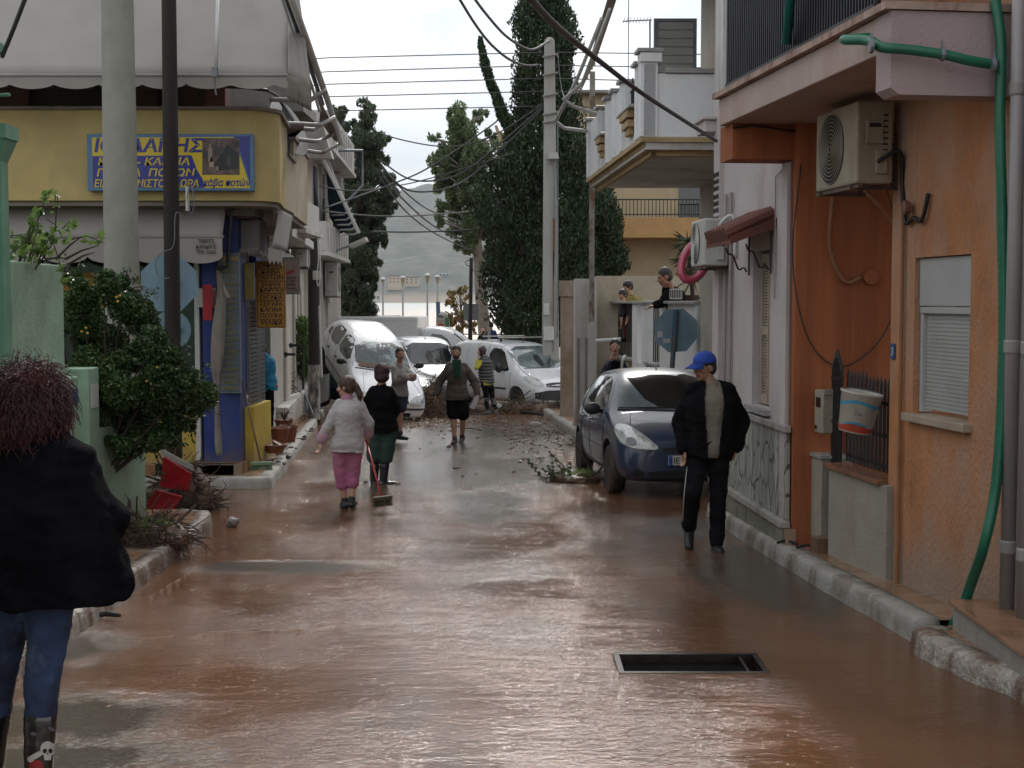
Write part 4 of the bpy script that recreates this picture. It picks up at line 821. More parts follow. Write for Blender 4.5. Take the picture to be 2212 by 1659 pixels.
# ---------------- corner shop
shp = E_('corner_shop', (-4.5, 19, gz(19)), 'corner liquor shop with curved yellow balcony band, blue columns and grey awnings', 'shop')
BX, BY, br = -2.92, 17.2, .42; zt3, zb3 = 4.22, 3.12; b3 = -.075
def band_pts(off=0, yend=22.9):
    pts = [(-9, BY+off), (-6, BY+off), (BX-br, BY+off)]
    for k in range(1, 9): a = pi/2*k/8; pts.append((BX-br+(br-off)*sin(a), BY+br-(br-off)*cos(a)))
    pts.append((BX-off+b3*(20-BY), 20)); pts.append((BX-off+b3*(yend-BY), yend)); return pts
def extr(pts, z0, z1, th, name, m, par, y0=None):
    mb = MB(); n = len(pts); bm = mb.bm
    inn = []
    for i, p in enumerate(pts):
        a = Vector(pts[max(i-1, 0)]); b = Vector(pts[min(i+1, n-1)]); d = (b-a).normalized(); inn.append((p[0]-d.y*th, p[1]+d.x*th))
    for i in range(n-1):
        a, b, c, d = pts[i], pts[i+1], inn[i+1], inn[i]; v = [(q[0], q[1]) for q in (a, b, c, d)]
        mb.hexa([(x, y, z0) for x, y in v]+[(x, y, z1) for x, y in v])
    bmesh.ops.remove_doubles(bm, verts=bm.verts, dist=.0005); return mb.build(name, m, par)
bp3 = band_pts(); cut = len(bp3)-2
extr([p for p in bp3 if p[1] <= 17.7]+[(BX+b3*(18.3-BY), 18.3)], zb3, zt3, .12, 'balcony_band', YEL, shp)
Lb = Wall(BX, BY, b3, -1)
mb = MB(); Lb.box(mb, 1.08, 1.9, -.12, -.001, zb3, zt3); mb.build('band_side', mat('fading_yellow', (.54, .44, .24), .85, .1, 2, .2, dirt=(.42, .34, .24), dscale=1.2), shp)
mb = MB(); Lb.box(mb, 1.9, 2.95, -.12, 0, zb3, 3.86); Lb.box(mb, 2.95, 5.75, -.12, -.001, zb3, zt3-.02); mb.build('band_side', YELW, shp)
mb = MB(); Lb.box(mb, .62, 1.06, .002, .012, zb3-.0, 3.80); mb.build('yellow_panel', YELS, shp)
extr(band_pts(-.035, 19.0), zt3+.003, zt3+.045, .2, 'band_coping', mat('rusty_coping', (.26, .20, .17), .8, .2, 5), shp)
mb = MB(); Lb.box(mb, 1.85, 3.0, -.16, .04, 3.862, 3.90); Lb.box(mb, 2.9, 5.8, -.16, .035, zt3-.018, zt3+.03); mb.build('band_coping', mat('rusty_coping', (1, 1, 1)), shp)
mb = MB()
for k in range(30): Lb.box(mb, 1.95+.035*0+.1*k*.34, 1.962+.1*k*.34, -.07, -.055, 3.90, 4.55)
Lb.box(mb, 1.2, 5.6, -.085, -.045, 4.55, 4.59); mb.tube([(-9, BY+.08, 4.52), (-3.7, BY+.08, 4.52), (-3.3, BY+.14, 4.52), (-3.08, BY+.45, 4.53), Lb.pt(1.2, -.065, 4.57)], .022, 8); mb.build('balcony_rail', BLACKM, shp)
mb = MB(); pts = band_pts(.05, 22.8); mb.prism([(x, y, zb3-.06) for x, y in pts]+[(-9, 22.8, zb3-.06)], (0, 0, .055)); mb.build('balcony_soffit', mat('soffit_grey', (.30, .27, .22), .9, .1, 2), shp)
# upper floor
mb = MB(); mb.box((-9, 18.6, 3.2), (-3.75, 24, 7.5)); mb.build('upper_wall', DKBROWN, shp)
mb = MB()
for k, x in enumerate((-8.2, -6.9, -5.2, -4.35)): mb.box((x, 18.56, 3.4), (x+.5, 18.595, 6)); 
mb.build('door_panel', mat('brown_door', (.12, .05, .03), .6, .2, 4), shp)
mb = MB(); mb.box((-3.98, 18.2, 3.2), (-3.72, 18.55, 6)); mb.build('brown_pillar', mat('red_brown', (.16, .06, .045), .7, .15), shp)
# ground floor
COLX0, COLX1, FY_ = P(440, 900, 18).x, P(519, 900, 18).x, 18.0
zf = gz(18)+.245; 
mb = MB(); mb.box((COLX0, FY_, zf-.2), (COLX1, FY_+.45, zb3-.05)); mb.box((P(540, 800, 19.7).x, 19.7, -.6), (P(553, 800, 19.7).x+.02, 20.0, zb3-.05)); mb.build('blue_column', BLUEP, shp)
mb = MB(); mb.box((-8.5, FY_+.05, zf-.2), (COLX0-.1, FY_+.12, P(400, 893, 18).z)); mb.box((COLX1+.002, FY_+.3, zf-.1), (COLX1+.12, 19.6, P(530, 880, 18.3).z)); mb.build('yellow_panel', YELS, shp)
mb = MB(); mb.box((COLX0-.1, FY_-.01, zf-.2), (COLX0-.04, FY_+.14, zb3-.4)); mb.box((-8.5, FY_+.0, P(400, 893, 18).z+.002), (COLX0-.102, FY_+.15, P(400, 888, 18).z+.05)); mb.build('window_frame', WPAINT, shp)
mb = MB(); mb.box((-8.5, FY_+.3, zf), (COLX0-.1, FY_+.33, zb3)); mb.build('shop_window', GLASSD, shp)
mb = MB(); mb.box((-8.4, FY_+.15, P(200, 665, 18).z), (P(300, 665, 18).x, FY_+.2, P(200, 588, 18).z)); mb.build('yellow_poster', mat('dim_yellow_poster', (.50, .28, .02), .5), shp)
mb = MB(); mb.box((P(360, 560, 18).x, FY_+.152, P(360, 600, 18).z), (P(372, 560, 18).x, FY_+.16, P(360, 585, 18).z)); mb.build('poster_mark', DARK, shp)
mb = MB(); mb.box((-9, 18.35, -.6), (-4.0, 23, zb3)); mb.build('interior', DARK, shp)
mb = MB()
for k in range(40): z = zf+.02+k*.06; mb.box((COLX1+.02, 18.46, z), (COLX1+.03, 19.69, z+.05))
mb.build('rolling_shutter', mat('dark_shutter', (.10, .10, .10), .5, .2, 4), shp)
mb = MB(); mb.box((COLX0-.5, FY_-.04, zf-.24), (COLX1+.05, FY_+.6, zf-.0)); mb.build('base_step', CONCD, shp)
# conduit & clutter under the band
mb = MB(); a = P(500, 432, 17.6); b = P(492, 575, 17.6); mb.tube([a, b, b+Vector((-.06, 0, -.02)), P(470, 580, 17.65)], .025, 8); mb.build('black_pipe', BLACKM, shp)
mb = MB(); mb.box((P(516, 480, 18.2).x, 18.2, P(516, 547, 18.2).z), (P(561, 480, 18.2).x, 18.7, P(516, 474, 18.2).z)); mb.build('fuse_cabinet', CONC, shp, bevel=.01)
ac = ac_unit('dusty air conditioner unit tucked under the yellow balcony band of the shop', Wall(P(548, 450, 17.8).x, 17.8, 0, -1), 0, .7, P(520, 465, 17.8).z, P(520, 438, 17.8).z, -.35, 0, CONC)
mb = MB(); rnd = random.Random(2)
for k in range(8): a = P(495+rnd.uniform(0, 55), 543+rnd.uniform(-2, 8), 18.1); mb.tube([a, a+Vector((rnd.uniform(.1, .3), rnd.uniform(-.1, .2), rnd.uniform(-.05, .05)))], .03, 6)
mb.build('ledge_rubbish', CONC, shp)
# big lettered sign on the band
sg = E_('shop_sign', P(370, 412, 17.1), 'blue and yellow liquor shop sign with a bottle picture on the yellow band', 'sign')
Ys = 17.12; a, b = P(192, 413, Ys), P(548, 290, Ys); sw, shh = b.x-a.x, b.z-a.z
mb = MB(); mb.box((a.x, Ys-.05, a.z), (b.x, Ys+.07, b.z)); mb.build('box', SIGNFRAME, sg, bevel=.008)
U = lambda u, v, d=0: (a.x+sw*u, Ys-.052-d, b.z-shh*v)
SG = K(0, 0, 2.37)
def Sp(cx, cy, d=0): x, y = SG(cx, cy); p = P(x, y, Ys-.052-d); return p
def poly(pts, m, nm, d): 
    mb = MB(); mb.prism([Sp(*q, d) for q in pts], (0, .0015, 0)); return mb.build(nm, m, sg)
poly([(545, 815), (1385, 812), (1480, 1100), (1480, 1115), (548, 1110)], SIGNYEL, 'yellow_field', .001)
poly([(1385, 808), (1480, 806), (1482, 1080), (1430, 915)], SIGNBLUE, 'blue_field', .0025)
poly([(547, 925), (1135, 920), (1168, 1010), (1200, 1060), (1212, 1112), (549, 1110)], SIGNBLUE, 'blue_field', .0025)
poly([(1198, 818), (1419, 818), (1420, 1036), (1198, 1036)], mat('sepia_photo', (.16, .10, .085), .4, .5, 9), 'picture', .003)
poly([(1268, 975), (1345, 858), (1418, 910), (1410, 1000), (1300, 1010)], mat('photo_dark', (.015, .015, .018), .4), 'picture_hat', .0045)
for x, y0, y1, c in ((1215, 870, 935, 0), (1245, 850, 960, 1), (1280, 840, 925, 0), (1313, 845, 905, 0), (1252, 930, 990, 2), (1355, 915, 985, 0), (1288, 985, 1010, 2)):
    mb = MB(); m_ = [mat('bottle_dark', (.05, .05, .04), .3), mat('bottle_tan', (.32, .27, .20), .4), mat('bottle_pale', (.5, .4, .3), .5)][c]
    mb.prism([Sp(*q, .006) for q in ((x-13, y1), (x+13, y1), (x+13, y0+30), (x+5, y0+20), (x+5, y0), (x-5, y0), (x-5, y0+20), (x-13, y0+30))], (0, .0015, 0)); mb.build('picture_bottle', m_, sg)
def stext(s, x0, y1, h, m, par, width, Y, shear=.25, sx=None, off=.012, K_=SG, depth=.001, bold=0):
    X, Yy = K_(x0, y1); p = P(X, Yy, Y); sz = h/2.37/1.1573*Y/F/.72; c = bpy.data.curves.new('t', 'FONT'); c.body = s; c.size = 1
    q = bpy.data.objects.new('t', c); COL.objects.link(q); bpy.context.view_layer.update(); w_ = q.dimensions.x; bpy.data.objects.remove(q)
    W = width/2.37/1.1573*Y/F; f = W/(w_*sz) if w_ else 1
    return text(s, sz, m, frame(p, (1, 0, 0), (0, -1, 0)), par, shear=shear, sx=f, off=off, depth=depth)
stext('ΙΟΡΔΑΝΗΣ', 552, 898, 75, SIGNBLUE, sg, 625, Ys-.058, .15, off=.03)
stext('ΚΑΒΑ - ΚΑΠΝΑ', 575, 978, 44, SIGNYEL, sg, 535, Ys-.058, .2, off=.02)
stext('ΠΟΥΡΑ  ΠΟΤΩΝ', 568, 1044, 44, SIGNYEL, sg, 565, Ys-.058, .2, off=.02)
stext('ΕΙΔΗ ΚΑΠΝΙΣΤΟΥ ΔΩΡΑ', 555, 1108, 44, SIGNYEL, sg, 612, Ys-.058, .2, off=.02)
stext('κάβα ποτών', 1203, 1102, 42, SIGNBLUE, sg, 272, Ys-.058, .2, off=.02)
# awnings: upper (big) and lower
uaw = E_('grey_awning', (-5, 17, 4.6), 'large grey canvas awning let down over the upper floor of the corner shop', 'awning')
Yt, Yb_, zt4, zb4 = 18.2, 16.55, 6.6, P(300, 163, 16.55).z
mb = MB(); nx = 40
def sheet(mb, p00, p10, p01, p11, nx, ny, amp, m=None):
    g = []
    for j in range(ny+1):
        r = []
        for i in range(nx+1):
            u, v = i/nx, j/ny; p = Vector(p00).lerp(Vector(p10), u).lerp(Vector(p01).lerp(Vector(p11), u), v); p.y += amp*n2d(u*9, v*3, 1)*sin(pi*v)+amp*.4*sin(u*40)*v; r.append(mb.bm.verts.new(p))
        g.append(r)
    for j in range(ny):
        for i in range(nx): mb.bm.faces.new((g[j][i], g[j][i+1], g[j+1][i+1], g[j+1][i]))
    return g
xr = P(622, 163, Yb_).x; xj = P(622, 0, 17.2).x
sheet(mb, (-9.5, Yt, zt4), (xj, Yt, zt4), (-9.5, Yb_, zb4), (xr, Yb_, zb4), 60, 14, .012)
o_ = mb.build('canvas', CANVAS, uaw, smooth=True); q = o_.modifiers.new('s', 'SOLIDIFY'); q.thickness = .006
mb = MB(); g = []
for i in range(241):
    u = i/240; x = -9.5+(xr+9.5)*u; sc = .06*abs(sin((x+.2)*pi/.52))**.6; g.append((x, sc))
vb = P(300, 192, Yb_).z
for (x0, s0), (x1, s1) in zip(g, g[1:]): mb.quad((x0, Yb_-.004, zb4-.01), (x1, Yb_-.004, zb4-.01), (x1, Yb_+.01, vb+.06-s1), (x0, Yb_+.01, vb+.06-s0))
o_ = mb.build('valance', CANVAS, uaw); q = o_.modifiers.new('s', 'SOLIDIFY'); q.thickness = .005
mb = MB(); mb.tube([(-9.5, Yb_+.0, zb4), (xr, Yb_, zb4)], .022, 8); mb.build('front_bar', mat('bar_grey', (.28, .27, .26), .5), uaw)
mb = MB(); mb.tube([P(470, 0, 16.6), P(466, 150, 16.4)], .022, 8); mb.build('arm', WPAINT, uaw, smooth=True)
mb = MB(); p = P(464, 155, 16.4); mb.box((p.x-.03, p.y-.03, p.z-.06), (p.x+.035, p.y+.03, p.z+.05)); mb.tube([P(464, 165, 16.4), P(464, 185, 16.42), P(467, 205, 16.42)], .009, 5); mb.build('arm_joint', GREYM, uaw)
# folded side flap
mb = MB(); sheet(mb, P(622, -60, 17.4), P(640, -60, 17.2), P(622, 158, Yb_), P(775/1.0, 178, 16.5)-Vector((0, 0, 0)) if 0 else P(773/1.0, 0, 16.5) if 0 else P(672, 190, 16.7), 12, 12, .03)
flap = mb.build('side_flap', CANVAS, uaw, smooth=True); q = flap.modifiers.new('s', 'SOLIDIFY'); q.thickness = .006
mb = MB(); sheet(mb, P(620, 160, Yb_-.02), P(672, 178, 16.68), P(618, 210, Yb_+.02), P(672, 240, 16.7), 12, 5, .05)
fl2 = mb.build('side_valance', CANVASD, uaw, smooth=True); q = fl2.modifiers.new('s', 'SOLIDIFY'); q.thickness = .006
law = E_('grey_awning', (-5, 17.6, 2.4), 'lower grey canvas awning with lettered scalloped valance over the shop window', 'awning')
Yl = 17.35; x1 = P(480, 500, Yl).x; za_, zb_, zc_ = P(200, 430, 17.5).z, P(200, 512, Yl).z, P(200, 562, Yl).z
mb = MB(); sheet(mb, (-9, 17.65, za_), (x1, 17.65, za_), (-9, Yl, zb_), (x1, Yl, zb_), 50, 8, .01); o_ = mb.build('canvas', CANVAS, law, smooth=True); q = o_.modifiers.new('s', 'SOLIDIFY'); q.thickness = .006
mb = MB(); g = []
for i in range(200): x = -9+(x1+9)*i/199; g.append((x, .09*abs(sin((x-x1)*pi/.56))**.5))
for (xa, sa), (xb, sb) in zip(g, g[1:]): mb.quad((xa, Yl-.004, zb_-.005), (xb, Yl-.004, zb_-.005), (xb, Yl+.01, zc_+.05-sb), (xa, Yl+.01, zc_+.05-sa))
o_ = mb.build('valance', CANVAS, law); q = o_.modifiers.new('s', 'SOLIDIFY'); q.thickness = .005
mb = MB(); mb.tube([(-9, Yl, zb_), (x1+.02, Yl, zb_)], .018, 8); mb.build('front_bar', mat('bar_grey', (1, 1, 1)), law)
INK = mat('stencil_ink', (.05, .05, .05), .8)
stext('ΤΕΝΤΕΣ', 1172, 1440, 22, INK, law, 95, Yl-.018, 0, off=.015); stext('Δ.ΜΑΚΡΗΣ', 1160, 1472, 22, INK, law, 120, Yl-.018, 0, off=.015); stext('ΤΗΛ. 02661', 1162, 1503, 22, INK, law, 115, Yl-.018, 0, off=.015)
# hanging shop signs
def board(name, label, cat, K_, x0, y0, x1, y1, Y, m, frm, th=.03, rnd=False):
    a = P(*K_(x0, y1), Y); b = P(*K_(x1, y0), Y); o = E_(name, (a+b)/2, label, cat)
    mb = MB(); mb.box((a.x, Y, a.z), (b.x, Y+th, b.z)); mb.build('panel', m, o, bevel=.03 if rnd else .004)
    if frm:
        mb = MB(); t = .012
        for q in (((a.x-t, Y-.008, a.z-t), (b.x+t, Y+th+.005, a.z)), ((a.x-t, Y-.008, b.z), (b.x+t, Y+th+.005, b.z+t)), ((a.x-t, Y-.008, a.z+.001), (a.x, Y+th+.005, b.z-.001)), ((b.x, Y-.008, a.z+.001), (b.x+t, Y+th+.005, b.z-.001))): mb.box(*q)
        mb.build('frame', frm, o)
    return o
K5 = K(480, 600, 2.5525)
def btext(o, s, x0, y1, h, wd, m, Y, off=.02, K_=K5, sc=2.5525):
    X, Yy = K_(x0, y1); p = P(X, Yy, Y); sz = h/sc/1.1573*Y/F/.72; c = bpy.data.curves.new('t', 'FONT'); c.body = s; c.size = 1; q = bpy.data.objects.new('t', c); COL.objects.link(q); bpy.context.view_layer.update(); w_ = q.dimensions.x; bpy.data.objects.remove(q)
    return text(s, sz, m, frame(p, (1, 0, 0), (0, -1, 0)), o, sx=wd/sc/1.1573*Y/F/(w_*sz), off=off)
OB = mat('orange_board', (.55, .27, .02), .4, .06, 4); INKB = mat('sign_black', (.015, .013, .02), .5)
os_ = board('hanging_sign', 'orange projecting sign with black Greek words for drinks, nuts and tobacco', 'sign', K5, 418, 140, 588, 555, 19.0, OB, mat('sign_rim_orange', (.30, .14, .03), .5), rnd=True)
for s, y, h, x0, wd in (('ΙΟΡΔΑΝΗΣ', 172, 26, 425, 152), ('ΚΑΒΑ', 215, 28, 440, 120), ('ΠΟΤΩΝ', 250, 28, 430, 146), ('ΞΗΡΟΙ', 297, 26, 442, 118), ('ΚΑΡΠΟΙ', 331, 28, 430, 148), ('ΠΑΓΑΚΙΑ', 376, 24, 432, 142), ('ΤΣΙΓΑΡΑ', 420, 26, 432, 144), ('ΚΑΠΝΑ', 456, 27, 434, 138), ('ΠΟΥΡΑ', 496, 28, 432, 144), ('ΨΙΛΙΚΑ', 540, 27, 432, 144)): btext(os_, s, x0, y, h, wd, INKB, 18.988, .012)
mb = MB()
for y in (180, 262, 342, 385, 508): a = P(*K5(424, y), 18.99); b = P(*K5(582, y), 18.99); mb.box((a.x, 18.988, a.z-.004), (b.x, 18.996, a.z+.004))
mb.build('divider', INKB, os_)
ws_ = board('hanging_sign', 'faded white and brown projecting sign with a red swoosh behind the orange sign', 'sign', K5, 585, 115, 682, 342, 20.5, mat('faded_sign', (.42, .33, .29), .5, .15, 4, dirt=(.3, .2, .17), dscale=5), mat('sign_rim_grey', (.25, .24, .22), .5))
mb = MB(); mb.prism([P(*K5(x, y), 20.49) for x, y in ((592, 210), (640, 192), (655, 184), (652, 205), (600, 222))], (0, .003, 0)); mb.build('red_swoosh', mat('sign_red', (.5, .04, .04), .5), ws_)
for s, y in (('ΣΟΥΒΛΑΚΙ', 245), ('& ΓΥΡΟ', 268), ('ΨΗΤΟΠΩΛΕΙΟ', 290), ('ΤΗΛ', 315)): btext(ws_, s, 592, y, 12, 70, mat('sign_brown', (.14, .06, .05), .5), 20.488)
lb = board('price_board', 'tall grey blue board of faded yellow Greek product names on the blue column', 'board', K5, 182, 88, 298, 970, 17.9, mat('board_blue_grey', (.13, .17, .22), .5, .1, 3, dirt=(.20, .22, .22), dscale=3), mat('board_rim', (.22, .25, .27), .4), .02)
BY_ = mat('faded_yellow_ink', (.36, .31, .09), .6)
for i, s in enumerate(('ΙΟΡΔΑΝΗΣ', 'ΚΑΒΑ', 'ΚΑΠΝΑ', 'ΞΗΡΟΙ', 'ΑΝΑΨΥΚΤΙΚΑ', 'ΜΠΥΡΕΣ', 'ΟΥΙΣΚΙ', 'ΠΟΥΡΑ', 'ΛΙΚΕΡ', 'ΟΥΖΟ', 'ΚΡΑΣΙΑ', 'ΝΕΡΑ', 'ΧΥΜΟΙ', 'ΤΣΙΠΟΥΡΟ', 'ΠΟΤΑ', 'ΚΑΦΕΔΕΣ', 'ΠΑΓΩΤΑ', 'ΔΩΡΑ', 'ΞΗΡΟΙ ΚΑΡΠΟΙ', 'ΣΟΚΟΛΑΤΕΣ', 'ΜΠΙΣΚΟΤΑ', 'ΕΓΧΩΡΙΑ &')):
    wd = min(108, 15*len(s)); btext(lb, s, 188+(0 if i == 0 else (108-wd)*.4), 134+i*39.2, 24 if i else 30, wd, BY_ if i else SIGNYEL, 17.888, .01)
ys = board('hanging_sign', 'small dim yellow and grey sign between the product board and the orange sign', 'sign', K5, 314, 150, 392, 375, 18.4, mat('dim_yellow_sign', (.33, .24, .04), .5, .2, 5), mat('board_rim', (1, 1, 1)))
for s, y in (('ΠΟΤΑ', 250), ('ΔΩΡΑ', 300)): btext(ys, s, 325, y, 22, 55, mat('faded_yellow_ink', (1, 1, 1)), 18.388)
rb = board('red_sign_box', 'small red and white sign box fixed to the left edge of the blue column', 'sign', K5, 45, 308, 150, 430, 17.85, PLASTIC, None, .12)
mb = MB(); a = P(*K5(70, 512), 17.8); b = P(*K5(126, 285), 17.8); mb.box((a.x, 17.80, a.z), (b.x, 17.848, b.z)); a = P(*K5(122, 420), 17.84); b = P(*K5(150, 320), 17.84); mb.box((a.x+.03, 17.84, a.z), (b.x, 17.849, b.z)); mb.build('red_band', mat('sign_red2', (.42, .02, .03), .4), rb)
# torn awning cloth hanging down the column
cl = E_('torn_cloth', P(482, 1010, 17.7), 'torn grey awning cloth hanging down the blue column', 'cloth')
mb = MB(); rings = []
for k in range(23):
    t = k/22; x, y = K5(*[(158, 190), (200, 300), (205, 420), (185, 560), (165, 700), (148, 830), (160, 930), (165, 1060), (160, 1200), (172, 1345)][min(9, int(t*9))]) if 0 else (0, 0)
ctl = [(165, 185, 10), (178, 260, 22), (190, 340, 28), (180, 440, 36), (172, 540, 44), (165, 640, 46), (160, 740, 42), (152, 830, 34), (155, 905, 16), (158, 1000, 13), (160, 1120, 16), (165, 1250, 22), (172, 1340, 26), (174, 1372, 16)]
pr = []
for i, (cx, cy, hw) in enumerate(ctl):
    r = []
    for j in range(17):
        a = 2*pi*j/16; x, y = K5(cx+hw*cos(a), cy+(6*sin(a*3))); p = P(x, y, 17.72-.10*sin(a)*hw/44-.03*cos(3*a+i*.7)*hw/44); r.append(mb.bm.verts.new(p))
    pr.append(r)
for a, b in zip(pr, pr[1:]):
    for j in range(16): mb.bm.faces.new((a[j], a[j+1], b[j+1], b[j]))
o_ = mb.build('cloth', CANVASD, cl, smooth=True); q = o_.modifiers.new('s', 'SUBSURF'); q.levels = q.render_levels = 2
mb = MB(); mb.prism([P(*K5(x, y), 17.66) for x, y in ((190, 260), (212, 300), (245, 362), (225, 372), (205, 345))], (0, .01, 0)); mb.build('cloth_fold', CANVASD, cl)
ca = E_('torn_awning', P(600, 560, 18), 'short torn tan awning piece hanging over the orange sign', 'awning')
K6 = K(0, 0, 2.37)
def flat(ks, pts, Y, m, nm, par, dy=None):
    mb = MB(); mb.prism([P(*ks(x, y), Y+(dy[i] if dy else 0)) for i, (x, y) in enumerate(pts)], (0, .012, 0)); return mb.build(nm, m, par)
mb = MB(); sheet(mb, P(*K6(1655, 1225), 18.2), P(*K6(1735, 1270), 19.4), P(*K6(1610, 1462), 17.7), P(*K6(1700, 1490), 18.6), 8, 8, .03); o_ = mb.build('fabric', CANVAS, ca, smooth=True); q = o_.modifiers.new('s', 'SOLIDIFY'); q.thickness = .006
zz_ = [(1588, 1465), (1672, 1488), (1672, 1585)]+[(1660-12*k, 1540+(28 if k % 2 else 0)) for k in range(7)]; flat(K6, zz_, 17.75, CANVAS, 'torn_fringe', ca)
flat(K6, [(1640, 1212), (1740, 1262), (1742, 1285), (1645, 1232)], 18.3, mat('awning_bar_brown', (.16, .13, .11), .6), 'cover', ca)
mb = MB(); p = P(*K6(1632, 1240), 18.1); mb.ell(p, (.05, .05, .06)); mb.tube([p, p+Vector((-.02, 0, -.12))], .008, 6); mb.build('crank', PLASTIC, ca)
# ---------------- white house beyond the shop
LW = Wall(-4.02, 22, -.085, -1)
wh = E_('white_house', LW.pt(5, 0, gz(27)), 'narrow white house with pipes, ledge and plinth beyond the corner shop', 'house')
mb = MB(); LW.box(mb, 1.6, 11.3, -4, 0, -1, 3.05); LW.box(mb, -2.4, 1.6, -3, -.6, -1, 3.05); mb.build('wall', mat('cream_white_wall', (.60, .56, .49), .85, .06, 2, .25, 50, dirt=(.42, .35, .27), dscale=.9), wh)
mb = MB(); LW.box(mb, 3.2, 11.35, .0, .22, -1, -.05); mb.build('plinth', WHITE, wh, bevel=.02)
mb = MB(); LW.box(mb, -2.3, 1.6, -.02, .02, -1, .45); LW.box(mb, -1.4, -1.1, -.03, .03, .452, 3); LW.box(mb, .2, .35, -.03, .025, .452, 1.7); LW.box(mb, 1.2, 1.55, -.03, .04, .452, 3); mb.build('porch_wall', WHITE, wh)
mb = MB(); LW.box(mb, -2.35, 1.7, -.08, .06, .454, .5); LW.box(mb, .2, 1.2, -.05, .02, 1.6, 1.65); mb.build('porch_ledge', WPAINT, wh)
mb = MB(); LW.box(mb, 2.4, 11.5, 0, .16, 2.62, 2.78); LW.box(mb, .5, 6.8, 0, .5, 2.95, 3.10); mb.build('cornice', WHITE, wh)
mb = MB()
for u in (4.9, 7.4): mb.tube([LW.pt(u, .04, -.1), LW.pt(u, .04, 2.6)], .03, 8)
mb.build('drainpipe', mat('cream_pipe', (.56, .50, .44), .6), wh)
for u, z in ((4.3, .85), (5.6, .98)):
    mb = MB(); mb.box((0, 0, 0), (.22, .05, .05), Matrix.Translation(LW.pt(u, .06, z))); mb.box((0, 0, -.03), (.04, .05, .07), Matrix.Translation(LW.pt(u, .08, z))); mb.build('shutter_catch', BLACKM, wh)
mb = MB(); LW.box(mb, 9.0, 9.5, .001, .03, .7, 2.2); LW.box(mb, 9.95, 10.4, .001, .03, .7, 2.2); LW.box(mb, 8.85, 10.6, 0, .1, .6, .68); LW.box(mb, 8.85, 10.6, 0, .1, 1.35, 1.4); mb.build('window_shutter', mat('cream_shutter', (.50, .45, .36), .6), wh)
# small white balcony after the shop band
wb_ = E_('small_balcony', P(650, 490, 25), 'small plain white box balcony wedged against the end of the yellow band', 'balcony')
mb = MB(); a = P(690, 505, 26); b = P(668, 440, 26); mb.box((-5.2, 24, a.z), (a.x, 26, P(690, 440, 25).z)); mb.build('parapet', WHITE, wb_, bevel=.01)
mb = MB(); mb.box((-5.2, 23.9, a.z-.08), (a.x+.06, 26.1, a.z-.001)); mb.build('slab', mat('soffit_white', (1, 1, 1)), wb_)
AC3 = ac_unit('cream air conditioner unit on the white house wall near the wooden pole', LW, 5.9, 6.7, P(645, 575, 27.5).z, P(645, 535, 27.5).z, .1, .42, PLASTIC)
# ---------------- balcony building beyond
L2 = Wall(-5.02, 34.2, -.04, -1)
lb2 = E_('tall_balcony_building', L2.pt(4, 0, gz(38)), 'white building with two parapet balconies and a blue awning frame beyond the white house', 'building')
z_ = lambda y, Y: P(1106, y, Y).z
mb = MB(); L2.box(mb, 1.2, 9.8, -6, 0, -1.1, z_(240, 35)); mb.build('wall', mat('cream_white_wall', (1, 1, 1)), lb2)
for (y0, y1, yb, u0, u1, wo_, nm) in ((243, 320, 335, -.2, 7.5, .62, 'upper'), (482, 545, 560, -.6, 6.6, .50, 'lower')):
    mb = MB(); L2.box(mb, u0, u1, -.6, wo_-.12+.0, z_(y1, 34.5)-.0, z_(y1, 34.5)+.12); L2.box(mb, u0, u0+.12, -.9, wo_, z_(y1, 34.5), z_(y0, 34.5)); L2.box(mb, u0+.121, u1, wo_-.12, wo_, z_(y1, 34.5)+.001, z_(y0, 34.5)-.001)
    mb.build('balcony', WHITE, lb2, bevel=.01)
    mb = MB(); L2.box(mb, u0-.05, u1, -.9, wo_+.05, z_(y1, 34.5)-.1, z_(y1, 34.5)-.005); mb.build('slab_edge', mat('soffit_white', (1, 1, 1)), lb2)
    for k in range(8): u = u0+.6+k*.8; mb = MB(); L2.box(mb, u, u+.12, wo_+.002, wo_+.03, z_(y1, 34.5)+.02, z_(y0, 34.5)-.12); mb.build('parapet_rib', WHITE, lb2)
mb = MB(); L2.box(mb, 1.6, 2.4, .003, .03, z_(600, 36), z_(360, 36)); mb.build('dark_strip', mat('navy_shutter', (.02, .04, .10), .6), lb2)
for ua_, ub_ in ((3.4, 4.4), (7.2, 8.8)): mb = MB(); L2.box(mb, ua_, ub_, .003, .03, z_(480, 38), z_(375, 38)); mb.build('window', GLASSD, lb2)
for k in range(2): mb = MB(); L2.box(mb, 3.2+k*1.5, 3.3+k*1.5, .001, .06, -.9, z_(345, 38)); mb.build('pilaster', WHITE, lb2)
ac_unit('upper air conditioner unit with dark grille between the two balconies', L2, 5.3, 6.1, z_(432, 40), z_(385, 40), .05, .42, PLASTIC)
ac_unit('lower air conditioner unit under the lower balcony beside the cables', L2, 3.9, 4.9, z_(640, 38.5), z_(567, 38.5), .05, .4, PLASTIC)
mb = MB(); L2.box(mb, 5.2, 5.6, .002, .08, z_(655, 39), z_(560, 39)); mb.build('meter_strip', WPAINT, lb2)
